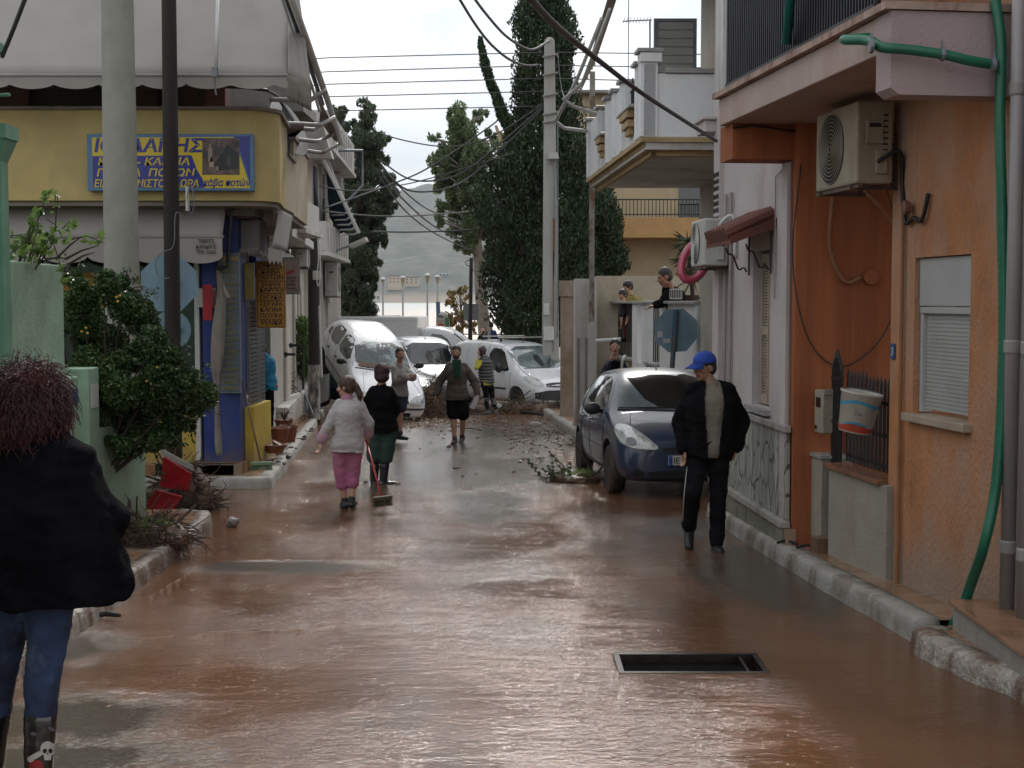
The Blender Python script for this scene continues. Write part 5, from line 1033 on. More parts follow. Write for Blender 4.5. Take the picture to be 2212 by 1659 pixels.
# blue side awning frame
ba = E_('blue_awning', P(735, 420, 36), 'blue awning with white frame and curved arms hanging off the balcony building', 'awning')
mb = MB(); mb.tube([P(694, 335, 35), P(775, 503, 36)], .05, 6); mb.tube([P(703, 335, 35.6), P(768, 490, 36.8)], .03, 6); mb.build('front_bar', WPAINT, ba)
mb = MB(); mb.prism([P(703, 345, 35.5), P(770, 490, 36.5), P(735, 505, 38), P(712, 470, 38)], (0, .02, 0)); mb.build('fabric', mat('blue_awning_cloth', (.015, .06, .13), .9), ba)
for k in range(5):
    mb = MB(); y = 465+k*10.5; xs_ = 716+k*6; mb.tube([P(xs_, y, 36.5), P(xs_+26, y-1, 36.5), P(758+k*4.2, y-15+2*k, 36.3)], .025, 6); mb.build('arm', WPAINT, ba, smooth=True)
# retracted awning beam with arms on the shop's side balcony
sa = E_('folding_awning', P(690, 250, 20), 'torn side awning rolled on a long sloping beam with bent arms beside the yellow balcony', 'awning')
mb = MB(); mb.tube([P(616, -40, 15.8), P(660, 80, 17), P(707, 215, 19.5), P(738, 310, 22.3)], .045, 8); mb.build('beam', WPAINT, sa, smooth=True)
mb = MB(); mb.tube([P(606, -40, 15.9), P(650, 85, 17.1), P(697, 225, 19.6)], .03, 8); mb.build('roller', mat('roller_blue_grey', (.07, .08, .10), .5), sa, smooth=True)
mb = MB(); mb.tube([P(598, -40, 16.0), P(640, 95, 17.1), P(672, 180, 17.6), P(690, 240, 19)], .02, 8); mb.build('bar', WPAINT, sa, smooth=True)
K7 = K(600, 200, 3.6875)
for pts, Ys_ in (([(270, 180), (540, 188), (640, 190), (700, 150), (800, 95)], (17.8, 17.9, 18, 18, 18)), ([(400, 400), (560, 405), (720, 412), (800, 380), (870, 345)], (19, 19.2, 19.4, 19.6, 19.8)), ([(440, 432), (640, 455), (690, 450), (760, 400)], (19.4, 19.6, 19.7, 19.8)), ([(510, 545), (700, 565), (760, 545), (855, 500)], (20.6, 20.8, 21, 21)), ([(580, 645), (740, 670), (790, 655), (905, 595)], (21.8, 22, 22, 22.2))):
    mb = MB(); mb.tube(smooth_path([P(*K7(*q), y) for q, y in zip(pts, Ys_)], 4), .03, 8); mb.build('arm', mat('arm_grey_white', (.42, .41, .40), .5), sa, smooth=True)
mb = MB(); q = [P(*K7(x, y), Y) for x, y, Y in ((690, 60, 18), (730, 150, 18.4), (790, 290, 19.4), (870, 440, 20.6), (905, 570, 21.8), (865, 555, 21.8), (800, 470, 21), (755, 400, 20), (730, 380, 19.8), (740, 260, 19), (700, 150, 18.2))]; mb.prism(q, (0, .02, 0)); mb.build('torn_fabric', CANVASD, sa)
# dish, eave slab, roof bits
sd = E_('satellite_dish', P(612, 300, 20.5), 'large pale satellite dish standing on the yellow balcony', 'satellite dish')
c = P(610, 285, 20.6); mt = Matrix.Rotation(R(65), 4, 'Y') @ Matrix.Rotation(R(20), 4, 'X')
mb = MB(); mb.lathe([(.02, 0), (.15, .015), (.3, .06), (.44, .13), (.445, .12), (.3, .045), (.15, .0), (.02, -.015)], c, 28, mt); mb.build('dish', PLASTIC, sd, smooth=True)
mb = MB(); mb.tube([c, c+Vector((.05, 0, -.6))], .03, 8); mb.tube([c, c+(mt @ Vector((.1, 0, .45)))], .012, 6); mb.build('mount', GREYM, sd)
mb = MB(); mb.box((P(585, 222, 21).x, 21, z_(240, 21)), (P(655, 222, 21).x, 22.4, z_(218, 21))); tag(mb.build('eave_slab', CONC), 'grey concrete eave slab behind the torn awning flap', 'slab')
mb = MB(); mb.tube([P(628, 225, 21.5), P(628, 290, 21.5)], .02, 6); mb.tube([P(600, 287, 21.5), P(655, 288, 21.5)], .02, 6); tag(mb.build('roof_rail', GREYM), 'thin grey roof rail below the concrete eave slab', 'rail')
mb = MB(); mb.prism([P(*K7(x, y), 23.6) for x, y in ((520, 400), (545, 378), (725, 378), (770, 410), (800, 560), (850, 720), (600, 715), (505, 560))], (0, .3, 0)); tag(mb.build('stained_parapet', WHITE), 'stained white parapet slab of the next house behind the awning arms', 'parapet')
# flags of writing on white: small street sign discs behind shop posts
# ---------------- poles
def pole(name, label, cat, x, Yp, r0, r1, y_top, m, lean=0, xtop=None, group=None):
    p = P(x, 650, Yp); t = P(xtop if xtop is not None else x, y_top, Yp); o = E_(name, (p.x, p.y, gz(Yp)), label, cat, group)
    mb = MB(); b = Vector((p.x, p.y, gz(Yp)-.1)); n = 10; mb.tube([b.lerp(t, k/n) for k in range(n+1)], [r0+(r1-r0)*k/n for k in range(n+1)], 20); mb.build('pole', m, o, smooth=True); return o
cp = pole('concrete_pole', 'thick pale round concrete utility pole rising from the bush at left', 'utility pole', 264, 15.2, .205, .165, -160, mat('concrete_pole_grey', (.34, .34, .30), .85, .07, 3, .3, 80, dirt=(.27, .27, .23), dscale=2), xtop=251)
wp = pole('wooden_pole', 'dark creosoted wooden pole in front of the shop sign', 'utility pole', 371, 16.3, .098, .082, -160, WOODP, xtop=363)
mb = MB(); mb.box((P(396, 405, 16.1).x, 16.2, z_(455, 16.2)), (P(400, 405, 16.1).x, 16.3, z_(402, 16.2))); mb.build('bracket', WPAINT, wp)
cable('wire_loop', smooth_path([P(404, 430, 16.15), P(412, 400, 16.1), P(420, 440, 16.1), P(405, 475, 16.15), P(380, 460, 16.1), P(375, 530, 16.1), P(350, 545, 16.1), P(336, 570, 16.1), P(345, 600, 16.1), P(365, 600, 16.1)]), .006, GREYM, '', parent=wp)
# road sign backs on the wooden pole
for (cx, cy, r, n, lab, nm) in ((365, 612, .36, 8, 'blue grey back of a big octagonal sign behind the wooden pole', 'stop_sign'), (370, 713, .235, 28, 'round blue grey sign back below the octagonal one on the wooden pole', 'round_sign')):
    c = P(cx, cy, 16.62); o = E_(nm, c, lab, 'road sign'); mb = MB(); mb.prism([c+Vector((r*cos(pi/n+2*pi*k/n), 0, r*sin(pi/n+2*pi*k/n))) for k in range(n)], (0, .005, 0)); mb.build('panel', SIGNBACK, o)
    mb = MB(); mb.box((c.x-.05, 16.58, c.z-.03), (c.x+.12, 16.615, c.z+.03)); mb.build('bracket', GREYM, o)
wp2 = pole('wooden_pole', 'dark wooden pole with white painted foot by the tilted white car', 'utility pole', 677, 29.8, .13, .12, 470, WOODP)
b = P(677, 650, 29.8); mb = MB(); mb.tube([(b.x, b.y, gz(30)+.1), (b.x, b.y, z_(788, 29.8))], .134, 16); mb.build('white_paint', mat('peeling_white', (.50, .48, .44), .8, .1, 4, dirt=(.07, .06, .05), dscale=6, dpos=(.45, .6)), wp2)
mb = MB(); mb.box((b.x+.02, b.y-.2, z_(605, 29.8)), (b.x+.19, b.y-.13, z_(585, 29.8))); mb.build('junction_box', PLASTIC, wp2)
cable('wire_loop', smooth_path([P(686, 500, 29.5), P(688, 560, 29.5), P(684, 600, 29.5), P(688, 618, 29.5), P(692, 590, 29.5), P(690, 520, 29.5)]), .012, WPAINT, '', parent=wp2)
mb = MB(); mb.tube([P(690, 660, 29.6), P(695, 815, 29.6)], .025, 6); tag(mb.build('metal_pipe', WPAINT), 'thin white pipe beside the white painted foot of the wooden pole', 'pipe')
rp_ = E_('concrete_pole', P(1189, 650, 36)*1.0-Vector((0, 0, 2.8)), 'tall square concrete utility pole with rust streaks behind the white van', 'utility pole')
p0, p1 = P(1190, 650, 36), P(1187, 92, 36); w0, w1 = .235, .13; zb__ = -1.1
mb = MB(); mb.hexa([(p0.x-w0, 36-w0, zb__), (p0.x+w0, 36-w0, zb__), (p0.x+w0, 36+w0, zb__), (p0.x-w0, 36+w0, zb__), (p1.x-w1, 36-w1, p1.z), (p1.x+w1, 36-w1, p1.z), (p1.x+w1, 36+w1, p1.z), (p1.x-w1, 36+w1, p1.z)]); mb.build('pole', mat('pole_pale', (.43, .43, .40), .85, .06, 3, .3, 50, dirt=(.38, .36, .31), dscale=2), rp_, bevel=.03)
mb = MB(); mb.ell((p1.x, 36, p1.z), (.14, .14, .14)); mb.build('cap', CONC, rp_, smooth=True)
rust = mat('rust_streak', (.24, .11, .05), .9, .3, 4); mb = MB()
for x, y0, y1, w_ in ((1197, 470, 600, .03), (1196, 540, 760, .015)): a = P(x, y0, 35.74); c_ = P(x-1, y1, 35.74); mb.prism([(a.x-w_, 35.755, a.z), (a.x+w_, 35.755, a.z), (c_.x+w_*.3, 35.755, c_.z), (c_.x-w_*.4, 35.755, c_.z)], (0, .02, 0))
mb.build('rust_streak', rust, rp_)
mb = MB(); a = P(1176, 735, 35.7); mb.box((a.x-.02, 35.735, a.z), (a.x+.25, 35.755, z_(705, 35.7))); mb.build('paper_notice', WPAINT, rp_); mb = MB(); mb.box((a.x-.02, 35.735, z_(680, 35.7)), (a.x+.13, 35.755, z_(655, 35.7))); mb.build('paper_notice', WPAINT, rp_)
mb = MB(); c = P(1194, 335, 35.6); mb.hexa([c+Vector(q) for q in ((-.14, -.1, -.1), (.16, -.1, -.1), (.16, .2, -.1), (-.14, .2, -.1), (-.1, -.1, .06), (.12, -.1, .06), (.12, .2, .06), (-.1, .2, .06))]); mb.build('lamp_head', PLASTIC, rp_)
for y in (120, 160, 205, 245, 262): mb = MB(); w_ = .22; mb.tube([P(1172, y+3, 35.8), P(1206, y-3, 35.8)], .03, 6); mb.build('insulator', CONC, rp_)
mb = MB(); mb.tube([P(1197, 350, 35.75), P(1197, 475, 35.75)], .02, 6); mb.tube([P(1205, 262, 35.75), P(1205, 730, 35.75)], .015, 6)
mb.build('conduit', GREYM, rp_)
# ---------------- overhead wires
GW = 'overhead wires across the street'; WG = mat('wire_grey', (.07, .07, .075), .6)
def wire(a, b, sag, r, lab, m=WG): cable('overhead_wire', [P(*a), P(*b)], r, m, lab, sag, 18, GW)
for i, (ya, yb, yc) in enumerate(((125, 112, 121), (155, 146, 150), (182, 176, 181), (209, 208, 210), (240, 243, 240))):
    lab = ['topmost', 'second', 'third', 'fourth', 'lowest'][i]+' of the five thin wires crossing the sky'
    cable('overhead_wire', [P(540, ya+10+i*3, 34)]+[P(1106-400+480*k/10, (ya)+( {0:-12,1:-14,2:-13,3:-12,4:-11}[i]*k/10), 36) for k in range(11)]+[P(1430, yc+5-10, 36.5), P(1620, yc+8-10, 37)], .014, WG, lab, group=GW)
for pts, r, lab in (
    ([(988, -10, 26), (1025, 50, 28.5), (1060, 95, 30.5), (1100, 128, 32.5), (1135, 141, 34), (1165, 140, 35.8)], .03, 'thick twisted wire sagging from above to the square pole, lower one'),
    ([(1020, -10, 26), (1050, 30, 28.5), (1090, 75, 31), (1130, 102, 33), (1155, 106, 34.5), (1186, 88, 35.8)], .03, 'thick twisted wire sagging from above to the square pole, upper one'),
    ([(1140, -10, 5.5), (1200, 55, 6.5), (1290, 128, 8.5), (1385, 200, 10.5), (1480, 262, 12.5), (1548, 305, 14.2)], .017, 'black cable running from the top of the sky to the pinkish white house'),
    ([(800, 280, 36), (860, 300, 36), (940, 315, 36), (1010, 312, 36), (1080, 285, 36), (1172, 225, 36)], .018, 'single pale wire hanging low between the left trees and the square pole'),
    ([(700, 450, 33), (840, 400, 35), (930, 360, 35.5), (1060, 272, 36), (1075, 256, 36)], .022, 'slanting wire rising from the left building towards the leaning cypress tip'),
    ([(820, 345, 36), (880, 385, 36), (940, 390, 36), (1000, 372, 36), (1080, 310, 36), (1175, 228, 36)], .024, 'dark wire curving up to the square pole just above the hill line'),
    ([(822, 360, 34), (880, 410, 35), (960, 408, 35.5), (1030, 370, 36), (1172, 235, 36)], .024, 'dark wire dipping to the hill crest then rising to the square pole'),
    ([(815, 345, 33), (870, 410, 40), (930, 455, 48), (1000, 480, 60)], .024, 'dark wire falling from left trees to the right trunk, upper one'),
    ([(822, 372, 33), (870, 430, 40), (940, 490, 50), (1010, 524, 62)], .026, 'dark wire falling from left trees to the right trunk, middle one'),
    ([(815, 375, 33), (880, 460, 42), (950, 510, 52), (1030, 546, 64)], .024, 'dark wire falling from left trees to the right trunk, lowest one'),
    ([(690, 455, 34), (800, 466, 38), (900, 466, 42), (1025, 456, 50)], .022, 'level dark wire across the hill, upper one'),
    ([(800, 500, 36), (900, 501, 38), (1025, 497, 40)], .024, 'level dark wire across the hill, lower one'),
    ([(690, 402, 33), (760, 412, 34), (840, 404, 36), (930, 385, 36), (1110, 330, 36)], .016, 'thin wire from the balcony building crossing over the left trees'),
    ([(1205, 120, 36), (1215, 200, 35), (1240, 232, 33), (1268, 240, 30)], .014, 'loose thin wire hanging from the square pole to the balcony'),
    ([(55, -5, 9), (30, 60, 9.3), (5, 122, 9.6)], .016, 'black cable at the top left corner running to the mint house')):
    cable('overhead_wire', smooth_path([P(*q) for q in pts], 6), r, WG, lab, group=GW)
# street lamp arm in the left trees
la = E_('street_lamp', P(790, 440, 37), 'grey street lamp head on a bent arm in front of the left tree', 'street lamp')
mb = MB(); mb.tube([P(722, 325, 36), P(782, 325, 37), P(783, 400, 37), P(745, 440, 36)], .04, 8); mb.build('arm', GREYM, la, smooth=True)
mb = MB(); mb.hexa([P(754, 527, 36.6), P(754, 533, 36.6), P(762, 537, 37), P(764, 530, 37), P(788, 512, 36.6), P(790, 520, 36.6), P(797, 522, 37), P(793, 513, 37)]); mb.build('lamp_head', PLASTIC, la)
mb = MB(); mb.tube([P(715, 545, 36.5), P(756, 531, 36.7)], .03, 6); mb.build('lamp_arm', GREYM, la)
# ================================================================== TREES AND THE WATERFRONT
import numpy as np
def leafmat(name, c1, c2, rough=.6, trans=.0):
    if name in MATS: return MATS[name]
    m = bpy.data.materials.new(name); m.use_nodes = True; t = m.node_tree; b = t.nodes['Principled BSDF']; L = t.links.new
    g = nn(t, 'ShaderNodeNewGeometry'); tc = nn(t, 'ShaderNodeTexCoord'); n = nn(t, 'ShaderNodeTexNoise'); n.inputs['Scale'].default_value = .9; n.inputs['Detail'].default_value = 3; L(tc.outputs['Object'], n.inputs['Vector'])
    a = nn(t, 'ShaderNodeMath', operation='ADD'); L(g.outputs['Random Per Island'], a.inputs[0]); L(n.outputs[0], a.inputs[1]); d = nn(t, 'ShaderNodeMath', operation='MULTIPLY'); L(a.outputs[0], d.inputs[0]); d.inputs[1].default_value = .5
    r = nn(t, 'ShaderNodeValToRGB'); r.color_ramp.elements[0].position = .25; r.color_ramp.elements[0].color = (*c1, 1); r.color_ramp.elements[1].position = .75; r.color_ramp.elements[1].color = (*c2, 1); L(d.outputs[0], r.inputs[0]); L(r.outputs[0], b.inputs['Base Color'])
    b.inputs['Roughness'].default_value = rough; b.inputs['Specular IOR Level'].default_value = .3
    if trans:
        tr = nn(t, 'ShaderNodeBsdfTranslucent'); L(r.outputs[0], tr.inputs[0]); mxs = nn(t, 'ShaderNodeMixShader'); mxs.inputs[0].default_value = trans; o = t.nodes['Material Output']; L(b.outputs[0], mxs.inputs[1]); L(tr.outputs[0], mxs.inputs[2]); L(mxs.outputs[0], o.inputs[0])
    MATS[name] = m; return m
rng = np.random.default_rng(11)
def leaves(name, pos, size, asp, m, parent, down=0.0, dirs=None, kind=None):
    """pos (n,3); each leaf a pointed quad"""
    n = len(pos); d = rng.normal(size=(n, 3)) if dirs is None else dirs+rng.normal(size=(n, 3))*.45
    d[:, 2] -= down; d /= np.linalg.norm(d, axis=1, keepdims=True)+1e-9
    q = rng.normal(size=(n, 3)); s = np.cross(d, q); s /= np.linalg.norm(s, axis=1, keepdims=True)+1e-9
    L_ = size*rng.uniform(.6, 1.4, (n, 1)); W_ = L_*asp
    v = np.concatenate([pos-d*L_*.5, pos+s*W_*.5, pos+d*L_*.5, pos-s*W_*.5], axis=1).reshape(-1, 3)
    me = bpy.data.meshes.new(name); me.vertices.add(4*n); me.vertices.foreach_set('co', v.ravel()); me.loops.add(4*n); me.loops.foreach_set('vertex_index', np.arange(4*n)); me.polygons.add(n); me.polygons.foreach_set('loop_start', np.arange(0, 4*n, 4)); me.update(calc_edges=True); me.materials.append(m)
    return link(name, me, parent)
def clump(c, r, n, flat=1, shell=.35):
    p = rng.normal(size=(n, 3)); p /= np.linalg.norm(p, axis=1, keepdims=True); rr = rng.uniform(shell, 1, (n, 1))**.6; return np.array(c)+p*rr*np.array(r)*np.array([1, 1, flat])
CYP = leafmat('cypress_green', (.012, .026, .012), (.045, .075, .03)); EUC = leafmat('eucalyptus_green', (.06, .10, .045), (.19, .25, .12), trans=.35); EUD = leafmat('dark_olive_leaves', (.035, .055, .035), (.11, .145, .085), trans=.3)
AUT = leafmat('autumn_leaves', (.12, .10, .03), (.30, .20, .08), trans=.3); BARK = mat('pale_bark', (.30, .27, .23), .9, .15, 5, .4, 20); BARKD = mat('dark_bark', (.06, .045, .035), .9, .2, 5, .4, 20)
def profile_tree(label, prof, Yc, n, m, leaf=.16, seed=1, asp=.45, name='cypress_tree', group=None, tr=.3, zb=-1.05):
    global rng; rng = np.random.default_rng(seed)
    ys_ = np.array([p[0] for p in prof]); xl = np.array([p[1] for p in prof]); xr_ = np.array([p[2] for p in prof])
    wd = xr_-xl; cw = np.cumsum((wd[1:]+wd[:-1])/2*np.diff(ys_)); cw = np.concatenate([[0], cw/cw[-1]])
    y = np.interp(rng.uniform(0, 1, n), cw, ys_); l, r = np.interp(y, ys_, xl), np.interp(y, ys_, xr_); th = rng.uniform(0, 2*pi, n); rad = rng.uniform(.15, 1, n)**.45
    s = Yc/F; z = CAMH+(650-y)*s; cx = ((l+r)/2-1106)*s; hw = (r-l)/2*s
    f = np.array([.80+.42*noise.noise(Vector((cos(t)*1.7+seed, sin(t)*1.7, zz_*.9))) + .22*noise.noise(Vector((cos(t)*4, sin(t)*4+seed, zz_*2.6))) for t, zz_ in zip(th, z)])
    pos = np.stack([cx+np.cos(th)*hw*rad*f*1.06, Yc+np.sin(th)*hw*rad*f, z], axis=1)
    o = E_(name, (float(cx[np.argmin(z)]), Yc, zb), label, 'tree', group)
    mb = MB(); cxs = (xl[-1]+xr_[-1])/2; pts = []
    for k in range(9): yy = ys_[-1]+40+(ys_[0]-ys_[-1]-20)*k/8; pts.append(P((np.interp(yy, ys_, xl)+np.interp(yy, ys_, xr_))/2, float(yy), Yc))
    mb.tube([(pts[0].x, pts[0].y, zb)]+pts, [tr]+[tr*(1-k/10) for k in range(9)], 8); mb.build('trunk', BARKD, o)
    dirs = np.stack([np.cos(th)*.4, np.sin(th)*.4, np.full(n, 1.0)], axis=1); leaves('crown', pos, leaf, asp, m, o, dirs=dirs); return o
profile_tree('huge dark cypress rising above the street end behind the square concrete pole', [(-70, 1150, 1200), (-30, 1128, 1222), (30, 1112, 1243), (100, 1104, 1252), (200, 1102, 1256), (260, 1092, 1262), (300, 1070, 1270), (345, 1040, 1285), (420, 1026, 1300), (520, 1024, 1310), (620, 1034, 1305), (720, 1050, 1290), (745, 1055, 1280)], 40, 90000, CYP, .115, 3)
profile_tree('broad dark conifer between the big cypress and the beige building', [(330, 1270, 1290), (400, 1235, 1318), (450, 1225, 1338), (520, 1215, 1350), (575, 1212, 1368), (600, 1210, 1340), (700, 1215, 1335), (745, 1220, 1330)], 41.5, 36000, CYP, .115, 8)
profile_tree('thin broken cypress tip leaning left of the huge cypress', [(88, 1034, 1042), (110, 1033, 1050), (150, 1036, 1062), (185, 1046, 1072), (215, 1058, 1086), (250, 1066, 1100), (290, 1084, 1125), (330, 1098, 1140), (400, 1110, 1150)], 39.3, 9000, CYP, .095, 5, tr=.1)
mb = MB(); mb.prism([P(1068, 272, 39), P(1074, 270, 39), P(1084, 298, 39), P(1078, 308, 39), P(1074, 290, 39)], (0, .1, 0)); tag(mb.build('snapped_branch', mat('raw_wood', (.55, .40, .25), .8)), 'pale snapped branch stub below the leaning cypress tip', 'branch')
def clump_tree(label, clumps, Yc, m, n_per, leaf, seed, trunk, asp=.3, down=.6, spread=.7, group=None, name='eucalyptus_tree', bark=BARK, flat=1.2, r0=.2, grow=1.5):
    global rng; rng = np.random.default_rng(seed); rd = random.Random(seed); pos = []; s = Yc/F; cs = []
    clumps = [q for (x, y, r) in clumps for q in ((x, y, r), (x+rd.uniform(-1, 1)*r*grow, y+rd.uniform(-1, 1)*r*.8, r*.6))]
    for (x, y, r) in clumps:
        c = P(x, y, Yc+rd.uniform(-spread, spread)); cs.append(c); k = int(n_per*(r/25)**2)
        for q in range(4):
            cc = Vector(c)+Vector((rd.gauss(0, .5), rd.gauss(0, .5), rd.gauss(0, .5)))*r*s; pos.append(clump(cc, (r*s*rd.uniform(.4, .75),)*3, k//4, flat))
    o = E_(name, (P(*trunk[0], Yc).x, Yc, gz(Yc)), label, 'tree', group); pts = [P(x, y, Yc) for x, y in trunk]
    mb = MB(); pts2 = smooth_path(pts, 4); mb.tube(pts2, [r0*(1-.6*k/len(pts2)) for k in range(len(pts2))], 8)
    for c in cs:
        a = min(pts2[len(pts2)//3:], key=lambda q: (q-c).length+abs(q.z-c.z+1.2)); mid = a.lerp(c, .5)+Vector((0, 0, .25)); mb.tube([a, mid, c], [r0*.3, r0*.18, .03], 5)
    mb.build('trunk', bark, o, smooth=True); leaves('crown', np.concatenate(pos), leaf, asp, m, o, down=down); return o
clump_tree('airy green eucalyptus with a bare pale trunk left of the huge cypress', [(1000, 258, 22), (985, 285, 26), (1015, 290, 26), (958, 322, 18), (950, 345, 20), (985, 325, 26), (1030, 315, 28), (1058, 335, 26), (945, 368, 16), (975, 368, 26), (1010, 365, 30), (1050, 375, 30), (962, 395, 18), (1000, 400, 26), (950, 478, 12), (975, 430, 20), (1010, 440, 28), (1045, 430, 32), (985, 470, 22), (1020, 480, 28), (1055, 480, 30), (1010, 515, 20), (1040, 520, 26), (1065, 540, 20), (990, 500, 14), (1012, 540, 10), (935, 300, 10), (1030, 250, 14), (1075, 300, 18), (940, 400, 14), (960, 450, 14), (980, 350, 30), (1035, 350, 34)], 62, EUC, 1050, .22, 4, [(1050, 745), (1040, 650), (1034, 560), (1026, 500), (1015, 420), (1000, 320), (1000, 270)], r0=.30, spread=1.2)
clump_tree('tall drooping dark green tree behind the balcony building, right one of the pair', [(790, 222, 12), (790, 245, 16), (786, 270, 20), (795, 295, 22), (775, 310, 22), (800, 325, 22), (780, 345, 26), (808, 360, 20), (765, 380, 26), (795, 390, 28), (770, 420, 28), (800, 440, 26), (832, 455, 16), (780, 460, 30), (812, 478, 20), (765, 500, 30), (795, 515, 22), (775, 540, 28), (785, 570, 26), (762, 590, 30), (782, 620, 26), (760, 650, 30), (782, 665, 22), (770, 690, 26), (750, 720, 26), (845, 445, 9), (828, 498, 9), (822, 300, 14), (820, 350, 18), (822, 400, 20), (815, 430, 22), (818, 520, 12), (812, 560, 12), (800, 600, 16), (806, 250, 8), (835, 380, 10), (800, 640, 10)], 48, EUD, 1300, .17, 6, [(765, 760), (768, 640), (775, 500), (782, 380), (790, 240)], asp=.28, down=.9, group='pair of drooping trees behind the left buildings', name='drooping_tree', bark=BARKD)
clump_tree('tall drooping dark green tree behind the balcony building, left one of the pair', [(735, 248, 14), (738, 270, 18), (732, 300, 20), (748, 310, 18), (738, 335, 24), (752, 360, 22), (735, 390, 26), (745, 430, 26), (735, 470, 26), (748, 510, 26), (738, 560, 26), (740, 600, 28), (735, 650, 28), (735, 700, 26), (722, 240, 10), (720, 290, 14)], 50, EUD, 1300, .17, 9, [(735, 760), (736, 600), (738, 400), (737, 260)], asp=.28, down=.9, group='pair of drooping trees behind the left buildings', name='drooping_tree', bark=BARKD)
clump_tree('small autumn tree with thin yellow brown leaves by the waterfront', [(975, 640, 8), (968, 655, 7), (990, 632, 7), (985, 655, 8), (1000, 625, 7), (1010, 640, 6), (972, 680, 8), (985, 690, 10), (998, 680, 8), (975, 700, 8), (992, 710, 9), (1005, 700, 8), (1015, 665, 6), (983, 672, 6), (1003, 655, 6), (1025, 700, 6), (1022, 715, 6)], 70, AUT, 420, .22, 12, [(1000, 760), (998, 700), (995, 660), (993, 630)], asp=.6, down=.2, name='small_tree', r0=.08)
for (cx, seed, lab) in ((655, 31, 'small bright green bush growing by the white house wall behind the wooden pole'),):
    rng = np.random.default_rng(seed); o = E_('bush', P(655, 800, 30), lab, 'bush'); ps = [clump(P(x, y, 30.5+k*.1), (.16, .2, .22), 260) for k, (x, y) in enumerate(((652, 700), (656, 730), (654, 765), (660, 785), (657, 800), (662, 745), (655, 712)))]
    leaves('foliage', np.concatenate(ps), .09, .5, leafmat('fresh_leaves', (.06, .12, .03), (.16, .24, .07), trans=.3), o); mb = MB(); mb.tube([P(655, 860, 30.5), P(655, 720, 30.5)], .03, 6); mb.build('stem', BARKD, o)
# ---------------- waterfront: lamp posts, railing, signs
lp0 = None
for i, (x, yt, big) in enumerate(((827, 602, 0), (870, 599, 1), (923, 594, 1.15), (945, 597, .95))):
    Yp = (98, 96, 88, 98)[i]; lab = ('flat topped waterfront lamp post, leftmost of four', 'waterfront lamp post with a cup shaped lantern, second from left', 'tallest waterfront lamp post with a cup shaped lantern, third from left', 'waterfront lamp post with a cup shaped lantern, rightmost of four')[i]
    t = P(x, yt, Yp); o = E_('lamp_post', (t.x, Yp, gz(Yp)), lab, 'lamp post', 'lamp posts along the waterfront')
    mb = MB(); mb.tube([(t.x, Yp, gz(Yp)), (t.x, Yp, t.z-.5)], [.075, .055], 10); mb.build('post', mat('lamp_grey', (.42, .45, .47), .5), o)
    mb = MB(); 
    if big: mb.lathe([(.05, -.55), (.08, -.42), (.16, -.08), (.17, -.06)], t, 14)
    else: mb.lathe([(.05, -.5), (.06, -.2), (.2, -.12), (.2, -.1)], t, 14)
    mb.build('lantern', mat('lantern_ochre', (.38, .34, .22), .4), o); mb = MB(); mb.lathe([(.20, -.05), (.21, -.02), (.12, .07), (.03, .10)], t, 14); mb.build('lamp_hood', mat('lamp_hood_white', (.6, .6, .58), .5), o)
rl = E_('waterfront_railing', P(960, 720, 92), 'low metal railing along the waterfront behind the vehicles', 'railing'); mb = MB()
for k in range(14):
    x = 640+34*k; a = P(x, 712, 92); mb.tube([(a.x, 92, gz(92)), (a.x, 92, -.15)], .04, 6)
mb.tube([(-18, 92, -.2), (1.5, 92, -.35)], .04, 6); mb.tube([(-18, 92, -.6), (1.5, 92, -.75)], .03, 6); mb.build('rails', mat('rail_green_grey', (.08, .11, .11), .5), rl)
ds = pole('dark_post', 'dark wooden post with a hook standing by the waterfront right of the autumn tree', 'post', 1014, 58, .09, .075, 557, WOODP, xtop=1018)
mb = MB(); c = P(1012, 568, 58); mb.tube([c+Vector((.12*cos(a), 0, .12*sin(a))) for a in [2*pi*k/12 for k in range(13)]], .025, 6, cap=False); mb.tube([P(1020, 580, 58), P(1030, 592, 58)], .02, 5); mb.build('hook', GREYM, ds)
mb = MB(); a = P(1002, 692, 60); b = P(1034, 656, 60); mb.box((a.x, 60, a.z), (b.x, 60.1, b.z)); o = mb.build('road_sign', GREYM); tag(o, 'plain grey sign panel seen from behind by the dark post', 'sign')
mb = MB(); mb.tube([((a.x+b.x)/2, 60.15, -1), ((a.x+b.x)/2, 60.15, a.z+.1)], .05, 6); mb.build('post', GREYM, o)
ks = E_('petrol_stand', P(955, 727, 57), 'white and green upright advertising stand with a red picture near the waterfront', 'stand')
a = P(942, 730, 57); b = P(961, 686, 57); c_ = P(971, 730, 57.4)
mb = MB(); mb.box((a.x, 57, -1.02), (b.x, 57.3, b.z)); mb.build('panel', mat('stand_white', (.55, .55, .52), .4), ks); mb = MB(); mb.box((b.x+.003, 57.0, -1.02), (c_.x, 57.5, b.z)); mb.build('side', mat('stand_green', (.06, .22, .12), .5), ks)
mb = MB(); mb.prism([(a.x+.01, 56.99, b.z+.003), (b.x-.01, 56.99, b.z+.003), ((a.x+b.x)/2+.05, 56.99, b.z+.12), ((a.x+b.x)/2-.05, 56.99, b.z+.12)], (0, .3, 0)); mb.build('top', GREYM, ks)
mb = MB(); mb.prism([P(x, y, 56.98) for x, y in ((944, 712), (960, 712), (960, 702), (955, 698), (948, 699), (944, 704))], (0, .01, 0)); mb.build('red_picture', mat('stand_red', (.45, .08, .05), .5), ks)
mb = MB(); mb.prism([P(x, y, 56.98) for x, y in ((945, 730), (959, 730), (956, 722), (951, 719), (947, 722))], (0, .01, 0)); mb.build('yellow_picture', mat('stand_yellow', (.6, .5, .08), .5), ks)
